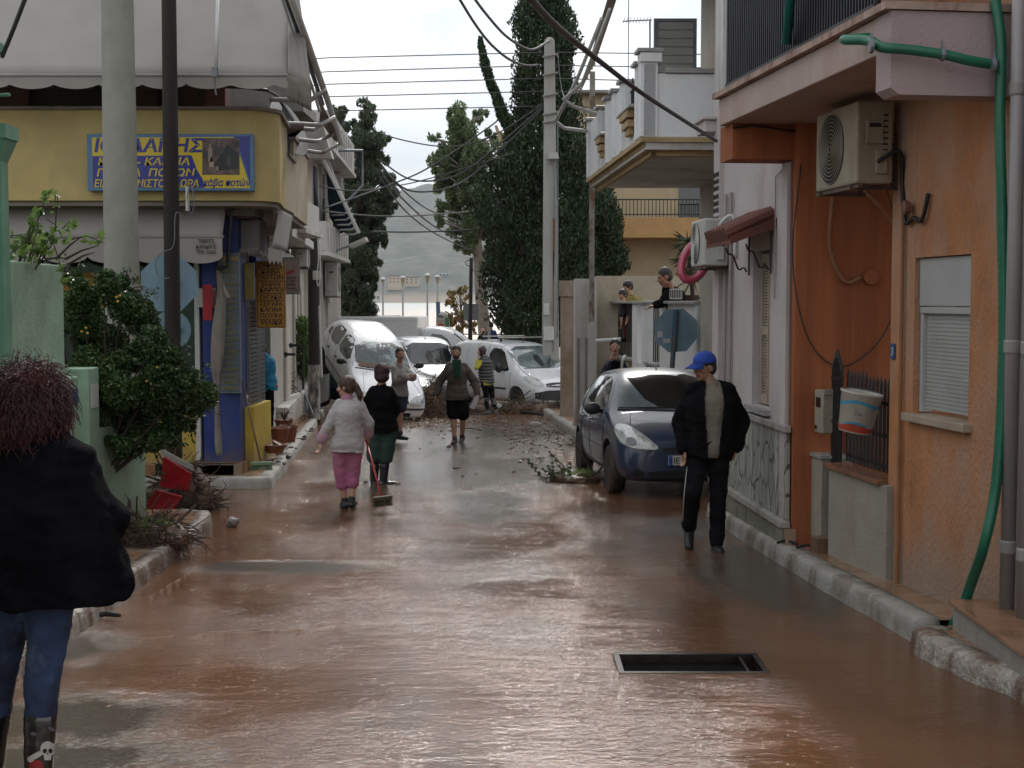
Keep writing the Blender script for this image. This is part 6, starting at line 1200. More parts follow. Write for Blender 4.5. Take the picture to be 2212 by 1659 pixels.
p = P(943, 696, 56.98); text('ΙΟΡΔΑΝΗΣ', .105, mat('stand_red', (1, 1, 1)), frame(p, (1, 0, 0), (0, -1, 0)), ks, sx=.62)
mb = MB(); mb.tube([P(947, 686, 60), P(946, 655, 60)], .09, 8); mb.tube([P(946, 655, 60), P(946, 652, 60)], .1, 8); o = mb.build('blue_bollard_post', mat('post_blue', (.08, .16, .28), .5)); tag(o, 'short blue grey post standing above the advertising stand', 'post')
mb = MB(); mb.ell(P(957, 682, 60), (.22, .2, .2)); mb.tube([P(957, 682, 60), P(958, 730, 60)], .06, 6); tag(mb.build('globe_lamp', PLASTIC, smooth=True), 'pale rounded lamp behind the advertising stand', 'lamp')
# ================================================================== VEHICLES
def loft(st, cr=.02, lv=2):
    bm = bmesh.new(); rings = []
    for (y, zb, hb, hm, zm, hbe, zbe, ht, zt) in st:
        h = [(0, zb), (hb*.8, zb), (hb, zb+.05), (hm, zm), (hbe, zbe), (ht+(hbe-ht)*.12, zt-(zt-zbe)*.13), (ht*.86, zt-.012), (ht*.45, zt+cr*.75), (0, zt+cr)]
        ring = [Vector((x, y, z)) for x, z in h]+[Vector((-x, y, z)) for x, z in h[-2:0:-1]]
        rings.append([bm.verts.new(p) for p in ring])
    n = len(rings[0])
    for a, b in zip(rings, rings[1:]):
        for k in range(n): bm.faces.new((a[k], a[(k+1) % n], b[(k+1) % n], b[k]))
    for r in (rings[0], rings[-1]):
        for k in range(8): 
            if k == 0: bm.faces.new((r[0], r[1], r[15])); continue
            if k == 7: bm.faces.new((r[7], r[8], r[9])); continue
            bm.faces.new((r[k], r[k+1], r[15-k], r[16-k]))
    bmesh.ops.recalc_face_normals(bm, faces=bm.faces); me = bpy.data.meshes.new('body'); bm.to_mesh(me); bm.free()
    o = bpy.data.objects.new('body', me); COL.objects.link(o); q = o.modifiers.new('s', 'SUBSURF'); q.levels = q.render_levels = lv
    m2 = evalmesh(o); o.modifiers.clear(); o.data = m2; return o
def cutwheels(o, wheels, r, depth):
    for (x, y, z) in wheels:
        mb = MB(); mt = Matrix.Translation((x, y, z)) @ Matrix.Rotation(pi/2, 4, 'Y'); sg_ = 1 if x > 0 else -1
        prof = [(r, -depth), (r, depth)]; rings = []
        for rr, zz_ in prof: rings.append([mb.bm.verts.new(mt @ Vector((rr*cos(2*pi*k/36), rr*sin(2*pi*k/36), zz_))) for k in range(36)])
        for k in range(36): mb.bm.faces.new((rings[0][k], rings[0][(k+1) % 36], rings[1][(k+1) % 36], rings[1][k]))
        mb.bm.faces.new(rings[0][::-1]); mb.bm.faces.new(rings[1]); c = mb.build('c', DARK)
        q = o.modifiers.new('b', 'BOOLEAN'); q.operation = 'DIFFERENCE'; q.object = c; q.solver = 'EXACT'; m2 = evalmesh(o); o.modifiers.clear(); o.data = m2; bpy.data.objects.remove(c)
    return o
def patch(bvh, poly, axis, name, m, parent, off=.004, cell=.09, th=0):
    """a panel following the body surface: polygon drawn in a side ('x-','x+': y,z), front/back ('y-','y+': x,z) or top ('z+': x,y) view"""
    bm = bmesh.new(); f = bm.faces.new([bm.verts.new((a, b, 0)) for a, b in poly])
    xs_ = [p[0] for p in poly]; ys_ = [p[1] for p in poly]
    for ax, lo, hi in ((0, min(xs_), max(xs_)), (1, min(ys_), max(ys_))):
        k = 1
        while lo+cell*k < hi:
            co = [0, 0, 0]; no = [0, 0, 0]; co[ax] = lo+cell*k; no[ax] = 1; bmesh.ops.bisect_plane(bm, geom=bm.verts[:]+bm.edges[:]+bm.faces[:], plane_co=co, plane_no=no); k += 1
    D = {'x-': Vector((1, 0, 0)), 'x+': Vector((-1, 0, 0)), 'y-': Vector((0, 1, 0)), 'y+': Vector((0, -1, 0)), 'z+': Vector((0, 0, -1))}[axis]
    bad = []
    for v in bm.verts:
        a, b = v.co.x, v.co.y; o = {'x': Vector((0, a, b)), 'y': Vector((a, 0, b)), 'z': Vector((a, b, 0))}[axis[0]]-D*10
        h = bvh.ray_cast(o, D)
        if h[0] is None: bad.append(v); continue
        nrm = h[1] if h[1].dot(D) < 0 else -h[1]; v.co = h[0]+nrm*off
    bmesh.ops.delete(bm, geom=bad, context='VERTS'); bmesh.ops.recalc_face_normals(bm, faces=bm.faces)
    me = bpy.data.meshes.new(name); bm.to_mesh(me); bm.free(); me.materials.append(m); me.shade_smooth(); return link(name, me, parent, world=False)
def strip(bvh, pts, wd, axis, name, m, parent, off=.004):
    o = None; mb = MB()
    D = {'x-': Vector((1, 0, 0)), 'x+': Vector((-1, 0, 0)), 'y-': Vector((0, 1, 0)), 'z+': Vector((0, 0, -1))}[axis]; q = []
    pts = [Vector(p) for p in pts]; pp = []
    for a, b in zip(pts, pts[1:]):
        n = max(1, int((b-a).length/.06)); pp += [a.lerp(b, k/n) for k in range(n)]
    pp.append(pts[-1])
    for v in pp:
        o = {'x': Vector((0, v[0], v[1])), 'y': Vector((v[0], 0, v[1])), 'z': Vector((v[0], v[1], 0))}[axis[0]]-D*10; h = bvh.ray_cast(o, D)
        if h[0] is not None: q.append(h[0]-D*off*.3)
    if len(q) > 1: mb.tube(q, wd/2, 6)
    ob = mb.build(name, m, None); 
    if parent: ob.parent = parent
    return ob
TYRE = mat('tyre_rubber', (.015, .014, .013), .75, .2, 10, dirt=(.12, .07, .045), dscale=5, dpos=(.5, .7)); HUB = mat('hubcap_silver', (.45, .45, .44), .35, .08, 6, metal=.5, dirt=(.25, .17, .11), dscale=7)
def wheel(root, c, r, w, side, hubm=HUB, nsp=8, steel=False):
    mt = Matrix.Translation(c) @ Matrix.Rotation(pi/2*side, 4, 'Y')
    mb = MB(); pf = [(r*.66, -w/2), (r*.93, -w/2), (r, -w*.32), (r, w*.32), (r*.93, w/2), (r*.66, w/2)]
    mb.lathe(pf, (0, 0, 0), 36, mt); t = mb.build('wheel', TYRE, None, smooth=False); t.parent = root
    mb = MB(); rr = r*.67; prof = [(.02, w*.42), (rr*.22, w*.43), (rr*.3, w*.38), (rr*.82, w*.40), (rr*.95, w*.50), (rr, w*.46), (rr, w*.3)]
    rg = []
    for a_, z in prof: rg.append([mb.bm.verts.new(mt @ Vector((a_*cos(2*pi*k/48), a_*sin(2*pi*k/48), z))) for k in range(48)])
    for i in range(len(rg)-1):
        for k in range(48):
            mb.bm.faces.new((rg[i][k], rg[i][(k+1) % 48], rg[i+1][(k+1) % 48], rg[i+1][k]))
    mb.bm.faces.new(rg[0]); h = mb.build('rim', hubm, None, smooth=True); h.parent = t
    mb = MB()
    for k in range(nsp):
        a = 2*pi*k/nsp
        for q in range(1):
            r0, r1, d = rr*.45, rr*.80, pi/nsp*(.42 if not steel else .3); mb.prism([mt @ Vector((rad*cos(a+s_), rad*sin(a+s_), w*.415)) for rad, s_ in ((r0, -d*.8), (r1, -d), (r1, d), (r0, d*.8))], (mt.to_3x3() @ Vector((0, 0, .004))))
    s_ = mb.build('rim_slots', DARK, None); s_.parent = h; return t
def body_obj(o, m, root, name='body'):
    o.name = name; o.data.materials.clear(); o.data.materials.append(m)
    for p in o.data.polygons: p.material_index = 0
    o.data.shade_smooth(); o.data.set_sharp_from_angle(angle=R(38)); o.parent = root; return o
def bvh_of(o):
    bm = bmesh.new(); bm.from_mesh(o.data); b = BVHTree.FromBMesh(bm); bm.free(); return b
LAMPG = mat('headlamp_glass', (.55, .58, .55), .12, .15, 14, spec=.8, coat=1, dirt=(.20, .21, .20), dscale=9)
SEAM = mat('panel_gap', (.006, .006, .007), .6); TRIM = mat('black_plastic_trim', (.018, .018, .02), .5, .2, 6)
def rounded(pts, k=3): 
    """Chaikin corner cutting of a closed 2D polygon"""
    for _ in range(k):
        o = []
        for i in range(len(pts)):
            a, b = Vector(pts[i]), Vector(pts[(i+1) % len(pts)]); o += [tuple(a.lerp(b, .2)), tuple(a.lerp(b, .8))]
        pts = o
    return pts
def hatch(label, paint, glass, wsm, loc, rot, style='a', plate=None, group=None, lamps=True, L=3.92, hub=HUB):
    root = E_('parked_car', (0, 0, 0), label, 'car', group)
    if style == 'a':
        st = [(0, .26, .50, .56, .42, .52, .52, .40, .58), (.05, .20, .66, .71, .42, .66, .60, .55, .68), (.22, .18, .76, .80, .46, .77, .68, .62, .76), (.5, .18, .80, .83, .5, .81, .76, .66, .86), (.85, .18, .81, .84, .55, .83, .85, .69, .94), (1.06, .18, .81, .84, .55, .83, .90, .70, .99),
              (1.45, .18, .81, .84, .55, .83, .93, .62, 1.27), (1.82, .18, .81, .84, .55, .83, .94, .57, 1.43), (2.4, .18, .81, .84, .55, .83, .95, .565, 1.465), (3.1, .18, .81, .84, .55, .82, .96, .555, 1.43), (3.5, .20, .80, .83, .55, .80, .96, .53, 1.36), (3.78, .24, .76, .80, .55, .76, .94, .52, 1.08), (3.88, .28, .70, .75, .55, .70, .85, .50, .95), (3.92, .32, .60, .65, .55, .60, .78, .45, .88)]
    else:
        st = [(0, .28, .50, .58, .42, .54, .50, .42, .56), (.05, .20, .68, .73, .42, .68, .58, .58, .64), (.25, .18, .78, .80, .46, .77, .66, .64, .72), (.6, .18, .80, .83, .5, .81, .76, .68, .82), (.95, .18, .81, .84, .55, .83, .84, .70, .90), (1.16, .18, .81, .84, .55, .83, .88, .70, .95),
              (1.55, .18, .81, .84, .55, .83, .91, .62, 1.22), (1.92, .18, .81, .84, .55, .83, .92, .585, 1.38), (2.5, .18, .81, .84, .55, .83, .93, .58, 1.42), (3.2, .18, .81, .84, .55, .82, .93, .57, 1.39), (3.62, .20, .80, .83, .55, .80, .93, .55, 1.30), (3.85, .24, .76, .80, .55, .76, .92, .54, 1.04), (3.97, .28, .70, .75, .55, .70, .84, .50, .92), (4.0, .32, .60, .65, .55, .60, .76, .45, .86)]
    o = loft(st); fy, ry, wr = (.80, 3.28, .29); wh_ = [(s*.80, y, .31) for s in (-1, 1) for y in (fy, ry)]
    cutwheels(o, wh_, .345, .26); body_obj(o, paint, root); b = bvh_of(o); d = 0 if style == 'a' else .08
    for s, ax in ((-1, 'x-'), (1, 'x+')):
        patch(b, rounded([(1.30+d, .985), (1.78+d, 1.33), (2.26+d, 1.365), (2.24+d, .985)], 1), ax, 'side_window', glass, o)
        patch(b, rounded([(2.33+d, .985), (2.36+d, 1.365), (2.92+d, 1.345), (3.10+d, 1.22), (3.02+d, .99)], 1), ax, 'side_window', glass, o)
        patch(b, rounded([(3.12+d, 1.0), (3.20+d, 1.2), (3.36+d, 1.15), (3.44, 1.02)], 1), ax, 'side_window', glass, o)
        for ln in ([(1.14+d, .97), (1.16+d, .45), (1.3+d, .24), (2.26+d, .24), (2.29+d, 1.39)], [(2.29+d, .24), (2.9+d, .26), (2.99+d, .6), (3.1+d, .95), (3.16+d, 1.2), (3.0+d, 1.38), (2.3+d, 1.405), (1.78+d, 1.375), (1.16+d, .97)]): strip(b, ln, .009, ax, 'door_seam', SEAM, o)
        strip(b, [(1.2+d, .52), (3.0, .54)], .025 if style != 'a' else .012, ax, 'side_moulding', TRIM, o)
        for y in (2.12+d, 2.82+d): mb = MB(); mb.ell((s*.842, y, .82), (.018, .08, .02)); h = mb.build('door_handle', TRIM if style == 'b' else paint, None, smooth=True); h.parent = o
        mb = MB(); mb.ell((s*.935, 1.34+d, .99), (.105, .05, .075), sub=3); mb.tube([(s*.80, 1.36+d, .96), (s*.90, 1.35+d, .97)], .03, 8); h = mb.build('wing_mirror', TRIM, None, smooth=True); h.parent = o
        for y in (fy, ry):
            wheel(root, (s*.745, y, wr), wr, .18, s, hub)
            mb = MB(); pts = [(s*(.828 if 40 < k*9 < 140 or 1 else .82), y+.352*cos(R(180*k/20)), .31+.352*sin(R(180*k/20))) for k in range(21)]; q = []
            for p in pts:
                h_ = b.ray_cast(Vector((s*3, p[1], p[2])), Vector((-s, 0, 0))); q.append((h_[0].x, p[1], p[2]) if h_[0] else p)
            mb.tube(q, .014, 6); h = mb.build('wheel_arch', paint if style == 'b' else TRIM, None, smooth=True); h.parent = o
    wsz0, wsz1 = (1.0, 1.395) if style == 'a' else (.96, 1.345)
    ws = patch(b, rounded([(-.66, wsz0), (-.55, wsz1), (.55, wsz1), (.66, wsz0)], 1), 'y-', 'windscreen', wsm, o, cell=.07)
    strip(b, [(-.67, wsz0-.008), (0, wsz0-.02), (.67, wsz0-.008)], .03, 'y-', 'cowl', TRIM, o)
    strip(b, [(-.55, wsz0+.012), (-.05, wsz0+.02)], .014, 'y-', 'wiper', TRIM, o, .03); strip(b, [(.05, wsz0+.012), (.6, wsz0+.03)], .014, 'y-', 'wiper', TRIM, o, .03)
    patch(b, rounded([(-.56, 1.02), (-.48, 1.32), (.48, 1.32), (.56, 1.02)], 1), 'y+', 'rear_window', glass, o)
    strip(b, [(-.68, .18), (-.60, .55), (-.52, 1.0)], .008, 'z+', 'bonnet_seam', SEAM, o); strip(b, [(.68, .18), (.60, .55), (.52, 1.0)], .008, 'z+', 'bonnet_seam', SEAM, o)
    for s in (-1, 1):
        if style == 'a':
            hl = [(s*.77, .64), (s*.79, .78), (s*.74, .845), (s*.62, .83), (s*.47, .70), (s*.36, .595), (s*.42, .575), (s*.66, .595)]
        else: hl = [(s*.76, .56), (s*.79, .66), (s*.70, .71), (s*.50, .69), (s*.36, .63), (s*.34, .57), (s*.40, .535), (s*.66, .535)]
        hl_ = rounded(hl, 2); h = patch(b, hl_, 'y-', 'headlight', LAMPG, o, .008, .05)
        strip(b, hl_+[hl_[0]], .012, 'y-', 'headlight_rim', mat('chrome_grey', (.5, .5, .5), .25, .05, 4, metal=.7), h, .01)
        hx = .66; hz = .66 if style == 'a' else .60; cx = []
        patch(b, [(s*hx+.05*cos(a), hz+.045*sin(a)) for a in [2*pi*k/12 for k in range(12)]], 'y-', 'headlight_bulb', mat('lamp_bulb_dark', (.18, .19, .2), .15, .1, 5, metal=.6), h, .014)
        if style == 'a': patch(b, [(s*.60+.03*cos(a), .33+.03*sin(a)) for a in [2*pi*k/10 for k in range(10)]], 'y-', 'fog_lamp_hole', SEAM, o, .006)
        patch(b, rounded([(s*.70, .72), (s*.72, .92), (s*.60, .92), (s*.60, .72)], 1), 'y+', 'rear_lamp', mat('rear_lamp_red', (.35, .01, .01), .2, coat=.5), o, .008)
    if style == 'a':
        patch(b, rounded([(-.34, .60), (.34, .60), (.30, .535), (-.30, .535)], 1), 'y-', 'grille', SEAM, o, .006)
        patch(b, rounded([(-.50, .335), (.50, .335), (.46, .25), (-.46, .25)], 1), 'y-', 'lower_grille', SEAM, o, .006)
        for s in (-1, 1): patch(b, rounded([(s*.53, .33), (s*.66, .33), (s*.64, .27), (s*.54, .27)], 1), 'y-', 'air_intake', SEAM, o, .006)
    else:
        patch(b, rounded([(-.32, .64), (.32, .64), (.32, .555), (-.32, .555)], 1), 'y-', 'grille', TRIM, o, .006)
        strip(b, [(-.74, .435), (-.6, .45), (.6, .45), (.74, .435)], .05, 'y-', 'bumper_strip', TRIM, o, .0); patch(b, [(-.4, .36), (.4, .36), (.38, .27), (-.38, .27)], 'y-', 'lower_grille', SEAM, o, .006)
    if plate:
        p = b.ray_cast(Vector((0, -5, .45)), Vector((0, 1, 0)))[0]; mb = MB(); mb.box((-.26, p.y-.035, .40), (.26, p.y-.02, .51)); q = mb.build('number_plate', mat('plate_white', (.62, .62, .6), .4), None, bevel=.004); q.parent = o
        mb = MB(); mb.box((-.258, p.y-.0375, .402), (-.215, p.y-.036, .508)); q2 = mb.build('plate_band', mat('plate_blue', (.02, .07, .35), .4), None); q2.parent = q
        t_ = text(plate, .10, INKB, frame((-.205, p.y-.0365, .42), (1, 0, 0), (0, -1, 0)), None, depth=.001, off=.01); t_.name = 'plate_text'; t_.parent = q
    mb = MB(); p = b.ray_cast(Vector((0, 1.98, 5)), Vector((0, 0, -1)))[0]; mb.tube([p, p+Vector((0, .03, .035)), p+Vector((0, .06, .05))], .008, 5); q = mb.build('aerial', TRIM, None); q.parent = o
    root.location = loc; root.rotation_euler = rot; return root, o, b
BLUEC = mat('dark_blue_car_paint', (.012, .031, .08), .35, .15, 3, coat=.45, dirt=(.075, .055, .042), dscale=2.2, dpos=(.46, .68)); WHITEC = mat('white_car_paint', (.92, .93, .95), .3, .03, 3, coat=.8, dirt=(.42, .37, .31), dscale=2.6, dpos=(.56, .76))
TEALC = mat('dark_teal_car_paint', (.02, .045, .065), .3, .15, 3, coat=1, dirt=(.07, .06, .05), dscale=2.5)
WSB = mat('windscreen_dark', (.014, .016, .017), .05, .3, 2, spec=.9, coat=1); CRACK_GLARE = mat('shattered_glare_windscreen', (.03, .05, .055), .18, .4, 7, .8, 30, spec=.8, col2=(.015, .02, .022), dirt=(.34, .42, .42), dscale=2.8, dpos=(.5, .66))  # pale teal noise paints cracks and a bright reflection into the glass colour
GLC = mat('car_window', (.02, .024, .024), .05, .3, 2, spec=.9, coat=1)
car, cb, cbv = hatch('muddy dark blue hatchback parked on the right facing the camera', BLUEC, GLC, WSB, (2.06, 15.95, gz(16)), (R(-1.4), 0, R(5.5)), 'a', plate='IE')
patch(cbv, [(-.655, 1.01), (-.55, 1.385), (-.46, 1.39), (-.40, 1.26), (-.30, 1.10), (-.16, 1.01)], 'y-', 'pale_glass', mat('pale_glass', (.16, .20, .23), .25, .15, 4, dirt=(.08, .1, .11)), cb, .008, .06)  # pale blue-grey patch over one side of the windscreen
wc, wcb, wcv = hatch('white hatchback tipped nose down with its rear wheels up on the wreckage', WHITEC, GLC, CRACK_GLARE, (-2.66, 30.5, gz(31)-.12), (R(18), R(4), R(23)), 'b')
patch(wcv, [(-.60, .975), (-.55, 1.05), (-.3, 1.03), (.1, 1.0), (.3, 1.02), (.62, 1.03), (.65, .975)], 'y-', 'mud_on_glass', MUD, wcb, .012, .05)
hatch('dark teal hatchback wedged behind the tipped white car, half buried in debris', TEALC, GLC, mat('pale_windscreen', (.22, .25, .26), .15, .2, 4), (-1.62, 34.9, gz(36)-.05), (R(3), R(-3), R(66)), 'b')
# ---------------- white panel van
def van(label, loc, rot, paint, roofbars=True, group=None, wsc=None):
    root = E_('parked_van', (0, 0, 0), label, 'van', group)
    st = [(0, .30, .55, .62, .45, .60, .62, .48, .72), (.05, .24, .74, .79, .48, .76, .70, .62, .82), (.25, .22, .82, .85, .52, .83, .80, .68, .92), (.6, .20, .84, .87, .58, .86, .92, .70, 1.04), (.85, .20, .84, .88, .6, .87, .98, .72, 1.13), (1.25, .20, .84, .88, .6, .87, 1.02, .69, 1.48), (1.62, .20, .84, .88, .6, .87, 1.04, .66, 1.76),
          (2.0, .20, .84, .88, .6, .87, 1.05, .67, 1.83), (3.0, .20, .84, .88, .6, .87, 1.06, .69, 1.86), (4.0, .20, .84, .88, .6, .86, 1.06, .69, 1.83), (4.2, .24, .82, .86, .6, .84, 1.06, .67, 1.76), (4.3, .30, .78, .82, .6, .80, 1.0, .62, 1.6)]
    o = loft(st); wh_ = [(s*.82, y, .33) for s in (-1, 1) for y in (.82, 3.5)]; cutwheels(o, wh_, .37, .26); body_obj(o, paint, root); b = bvh_of(o)
    for s, ax in ((-1, 'x-'), (1, 'x+')):
        patch(b, rounded([(1.18, 1.07), (1.30, 1.22), (1.66, 1.64), (2.22, 1.68), (2.25, 1.10), (1.75, 1.06)], 1), ax, 'side_window', GLC, o)
        for ln in ([(1.1, 1.05), (1.12, .45), (1.3, .28), (2.3, .28), (2.32, 1.75)], [(2.36, .28), (2.36, 1.75)], [(3.3, 1.75), (3.32, .75)], [(2.36, .95), (4.1, .95)]): strip(b, ln, .008, ax, 'door_seam', SEAM if ln[0][0] < 2 else mat('faint_seam', (.3, .3, .3), .6), o)
        strip(b, [(1.3, .60), (2.25, .60)], .05, ax, 'side_moulding', TRIM, o, 0); strip(b, [(2.4, .60), (3.05, .60)], .05, ax, 'side_moulding', TRIM, o, 0)
        mb = MB(); mb.ell((s*.99, 1.42, 1.16), (.10, .06, .14), sub=3); mb.tube([(s*.82, 1.44, 1.1), (s*.93, 1.43, 1.12)], .035, 8); h = mb.build('wing_mirror', TRIM, None, smooth=True); h.parent = o
        for y in (.82, 3.5): wheel(root, (s*.77, y, .31), .31, .19, s, mat('steel_wheel', (.28, .28, .27), .45, .1, 6, metal=.4, dirt=(.15, .1, .07), dscale=6), 10, True)
        hl = rounded([(s*.80, .72), (s*.82, .95), (s*.70, .97), (s*.58, .90), (s*.54, .74), (s*.60, .68)], 2); h = patch(b, hl, 'y-', 'headlight', LAMPG, o, .008, .05)
        if roofbars: mb = MB(); mb.tube([(s*.62, 1.9+.0, 1.84), (s*.62, 1.9, 1.93)], .03, 6); mb.tube([(s*.62, 2.75, 1.86), (s*.62, 2.75, 1.95)], .03, 6); h = mb.build('roof_bar_foot', TRIM, None); h.parent = o
    if roofbars:
        for y, z in ((1.9, 1.95), (2.75, 1.97)): mb = MB(); mb.box((-.66, y-.03, z-.015), (.66, y+.03, z+.02)); h = mb.build('roof_bar', PLASTIC, None, bevel=.01); h.parent = o
    patch(b, rounded([(-.74, 1.14), (-.64, 1.72), (.64, 1.72), (.74, 1.14)], 1), 'y-', 'windscreen', wsc or mat('van_windscreen', (.20, .25, .25), .08, .3, 1.5, spec=.8, coat=1, dirt=(.07, .09, .09), dscale=1.4), o, .004, .08)
    patch(b, rounded([(-.50, .80), (.50, .80), (.46, .68), (-.46, .68)], 1), 'y-', 'grille', TRIM, o, .006)
    patch(b, rounded([(-.78, .60), (.78, .60), (.76, .34), (-.76, .34)], 1), 'y-', 'bumper', TRIM, o, .012)
    strip(b, [(-.70, .25), (-.70, .6), (-.68, 1.05)], .012, 'z+', 'bonnet_seam', SEAM, o); strip(b, [(.70, .25), (.70, .6), (.68, 1.05)], .012, 'z+', 'bonnet_seam', SEAM, o)
    strip(b, [(-.6, 1.15), (0, 1.17), (.7, 1.2)], .018, 'y-', 'wiper', TRIM, o, .02)
    patch(b, [(-.05, 1.2), (-.12, 1.38), (-.05, 1.50), (.06, 1.47), (.08, 1.3), (.04, 1.2)], 'y-', 'black_rag', SEAM, o, .02, .05)
    rnd = random.Random(4); mb = MB()
    for k in range(14):
        x = rnd.uniform(.1, .6); z = rnd.uniform(1.18, 1.3); h_ = b.ray_cast(Vector((x, -5, z)), Vector((0, 1, 0)))[0]
        if h_: mb.tube([h_+Vector((0, -.01, 0)), h_+Vector((rnd.uniform(-.05, .05), -.03, .06)), h_+Vector((rnd.uniform(-.08, .08), .03, rnd.uniform(.1, .25)))], .006, 4)
    h = mb.build('twigs', BARKD, None); h.parent = o
    mb = MB(); p = b.ray_cast(Vector((0, 1.78, 5)), Vector((0, 0, -1)))[0]; mb.tube([p, p+Vector((0, .05, .07))], .012, 5); h = mb.build('aerial', TRIM, None); h.parent = o
    root.location = loc; root.rotation_euler = rot; return root
vn = van('white panel van with roof bars beside the square concrete pole', (1.27, 34.6, gz(35.5)), (0, 0, R(33)), WHITEC); vn.scale = (1, 1, .94)
v2 = van('second white van with dark broken windscreen between the tipped car and the roof-barred van', (-2.0, 37.2, gz(38)), (0, 0, R(14)), WHITEC, False, wsc=GLASSD); v2.scale = (1, 1, .98)
# ---------------- white box truck (cab to the right)
tr = E_('box_truck', (0, 0, 0), 'white box truck standing sideways behind the tipped white car', 'truck')
st = [(0, .45, .60, .66, .6, .62, .9, .55, 1.1), (.06, .38, .82, .88, .6, .84, 1.0, .74, 1.18), (.3, .36, .88, .93, .7, .90, 1.12, .80, 1.28), (.75, .36, .88, .93, .7, .91, 1.2, .80, 1.42), (1.15, .36, .88, .93, .7, .91, 1.22, .76, 1.78), (1.5, .36, .88, .93, .7, .91, 1.24, .74, 2.05), (1.9, .36, .88, .93, .7, .91, 1.24, .75, 2.12), (2.3, .36, .88, .93, .7, .91, 1.24, .75, 2.12), (2.36, .4, .84, .9, .7, .88, 1.24, .72, 2.05)]
o = loft(st); cutwheels(o, [(s*.85, .95, .36) for s in (-1, 1)], .42, .26); body_obj(o, WHITEC, tr, 'cab'); b = bvh_of(o)
for s, ax in ((-1, 'x-'), (1, 'x+')):
    patch(b, rounded([(1.25, 1.28), (1.62, 1.86), (2.12, 1.92), (2.15, 1.28)], 1), ax, 'side_window', mat('pale_windscreen', (1, 1, 1)), o)
    mb = MB(); mb.ell((s*1.08, 1.28, 1.38), (.10, .07, .18), sub=3); mb.tube([(s*.88, 1.3, 1.3), (s*1.0, 1.3, 1.32)], .03, 6); h = mb.build('wing_mirror', TRIM, None, smooth=True); h.parent = o
    for y in (.95, 4.3): wheel(tr, (s*.80, y, .36), .36, .22, s, mat('steel_wheel', (1, 1, 1)), 8, True)
ws = patch(b, rounded([(-.74, 1.42), (-.68, 2.0), (.68, 2.0), (.74, 1.42)], 1), 'y-', 'windscreen', GLASSD, o, .004, .08)
patch(b, rounded([(-.45, 1.46), (-.35, 1.86), (-.1, 1.78), (.0, 1.46)], 1), 'y-', 'white_airbag', WPAINT, o, .012); patch(b, rounded([(.35, 1.5), (.38, 1.92), (.62, 1.92), (.66, 1.5)], 1), 'y-', 'glass_remnant', mat('pale_glass', (1, 1, 1)), o, .012)
mb = MB(); mb.box((-.98, 2.45, .62), (.98, 5.9, 2.43)); h = mb.build('cargo_box', WHITEC, None, bevel=.03); h.parent = tr
for s in (-1, 1):
    mb = MB(); mb.box((s*.981-.004, 2.46, 1.52), (s*.981+.004, 5.88, 1.53)); mb.box((s*.981-.004, 3.6, .64), (s*.981+.004, 3.61, 2.41)); mb.box((s*.981-.004, 2.46, 2.30), (s*.981+.004, 5.88, 2.305)); q = mb.build('panel_joint', mat('faint_seam', (1, 1, 1)), None); q.parent = h
mb = MB(); mb.box((-.5, 2.3, .4), (.5, 5.8, .61)); q = mb.build('chassis', TRIM, None); q.parent = tr
mb = MB(); mb.tube([(-.75, 1.0, 1.5), (-.9, .6, 1.62), (-.95, .4, 2.0)], .025, 6); q = mb.build('lodged_branch', BARKD, None); q.parent = tr
tr.location = (-.35, 43.2, -1.03); tr.rotation_euler = (0, 0, R(84))
# ---------------- truck with amber beacons further back
gt = E_('beacon_truck', P(830, 720, 52)*1.0, 'dark green service truck roof with two amber beacons behind the box truck', 'truck')
a, b_ = P(775, 700, 52), P(862, 682, 52); c_ = P(855, 697, 51.8)
mb = MB(); mb.box((a.x, 52, -.6), (a.x+1.38, 54, b_.z)); mb.build('body', mat('dark_green_paint', (.012, .07, .055), .4, .1), gt, bevel=.03)
mb = MB(); mb.box((a.x+1.39, 52.1, -.2), (a.x+1.55, 53, b_.z-.1)); mb.build('blue_panel', mat('panel_blue', (.02, .10, .40), .4), gt)
for x in (a.x+.2, a.x+1.1):
    for y in (52.2, 53.6): mb = MB(); mb.lathe([(.2, -.12), (.38, -.12), (.4, 0), (.38, .12), (.2, .12)], (x, y, -.66), 20, Matrix.Rotation(pi/2, 4, 'X')); mb.build('wheel', TYRE, gt)
mb = MB(); z = P(1106, 697, 51.8).z; mb.tube([(a.x+.2, 51.8, z), (a.x+1.75, 51.8, z)], .02, 6); mb.tube([(a.x+.2, 51.8, z-.1), (a.x+1.75, 51.8, z-.1)], .02, 6)
for x in (a.x+.2, a.x+1.0, a.x+1.75): mb.tube([(x, 51.8, z-.25), (x, 51.8, z)], .02, 6)
mb.build('light_bar', PLASTIC, gt)
t_ = text('ΚΑΛΛΙΕΡΓ', .2, PLASTIC, frame((a.x+.45, 51.97, z-.02), (1, 0, 0), (0, -1, 0)), gt)
for x in (804, 869):
    p = P(x, 690, 51.8); mb = MB(); mb.lathe([(.10, -.1), (.11, -.06), (.105, .10), (.08, .13)], p, 16); mb.build('beacon', mat('amber_lens', (.55, .16, .02), .2, .1, 6, coat=1, emis=(1, .25, .03, .45)), gt, smooth=True)
    mb = MB(); mb.lathe([(.12, -.14), (.12, -.1)], p, 16); mb.build('beacon_base', TRIM, gt)
    mb = MB(); mb.ell(p+Vector((0, -.09, .03)), (.035, .035, .04)); mb.build('beacon_flash', mat('amber_flash', (1, .7, .3), .4, emis=(1, .75, .4, 3.0)), gt)
# ---------------- pale vehicle at the far left end
pv = van('off white high roofed van half hidden by the wooden pole and white house', (-8.85, 34.2, gz(34)), (0, 0, R(-88)), mat('off_white_paint', (.52, .53, .50), .35, .05, 3, coat=.5, dirt=(.4, .35, .3)), False)
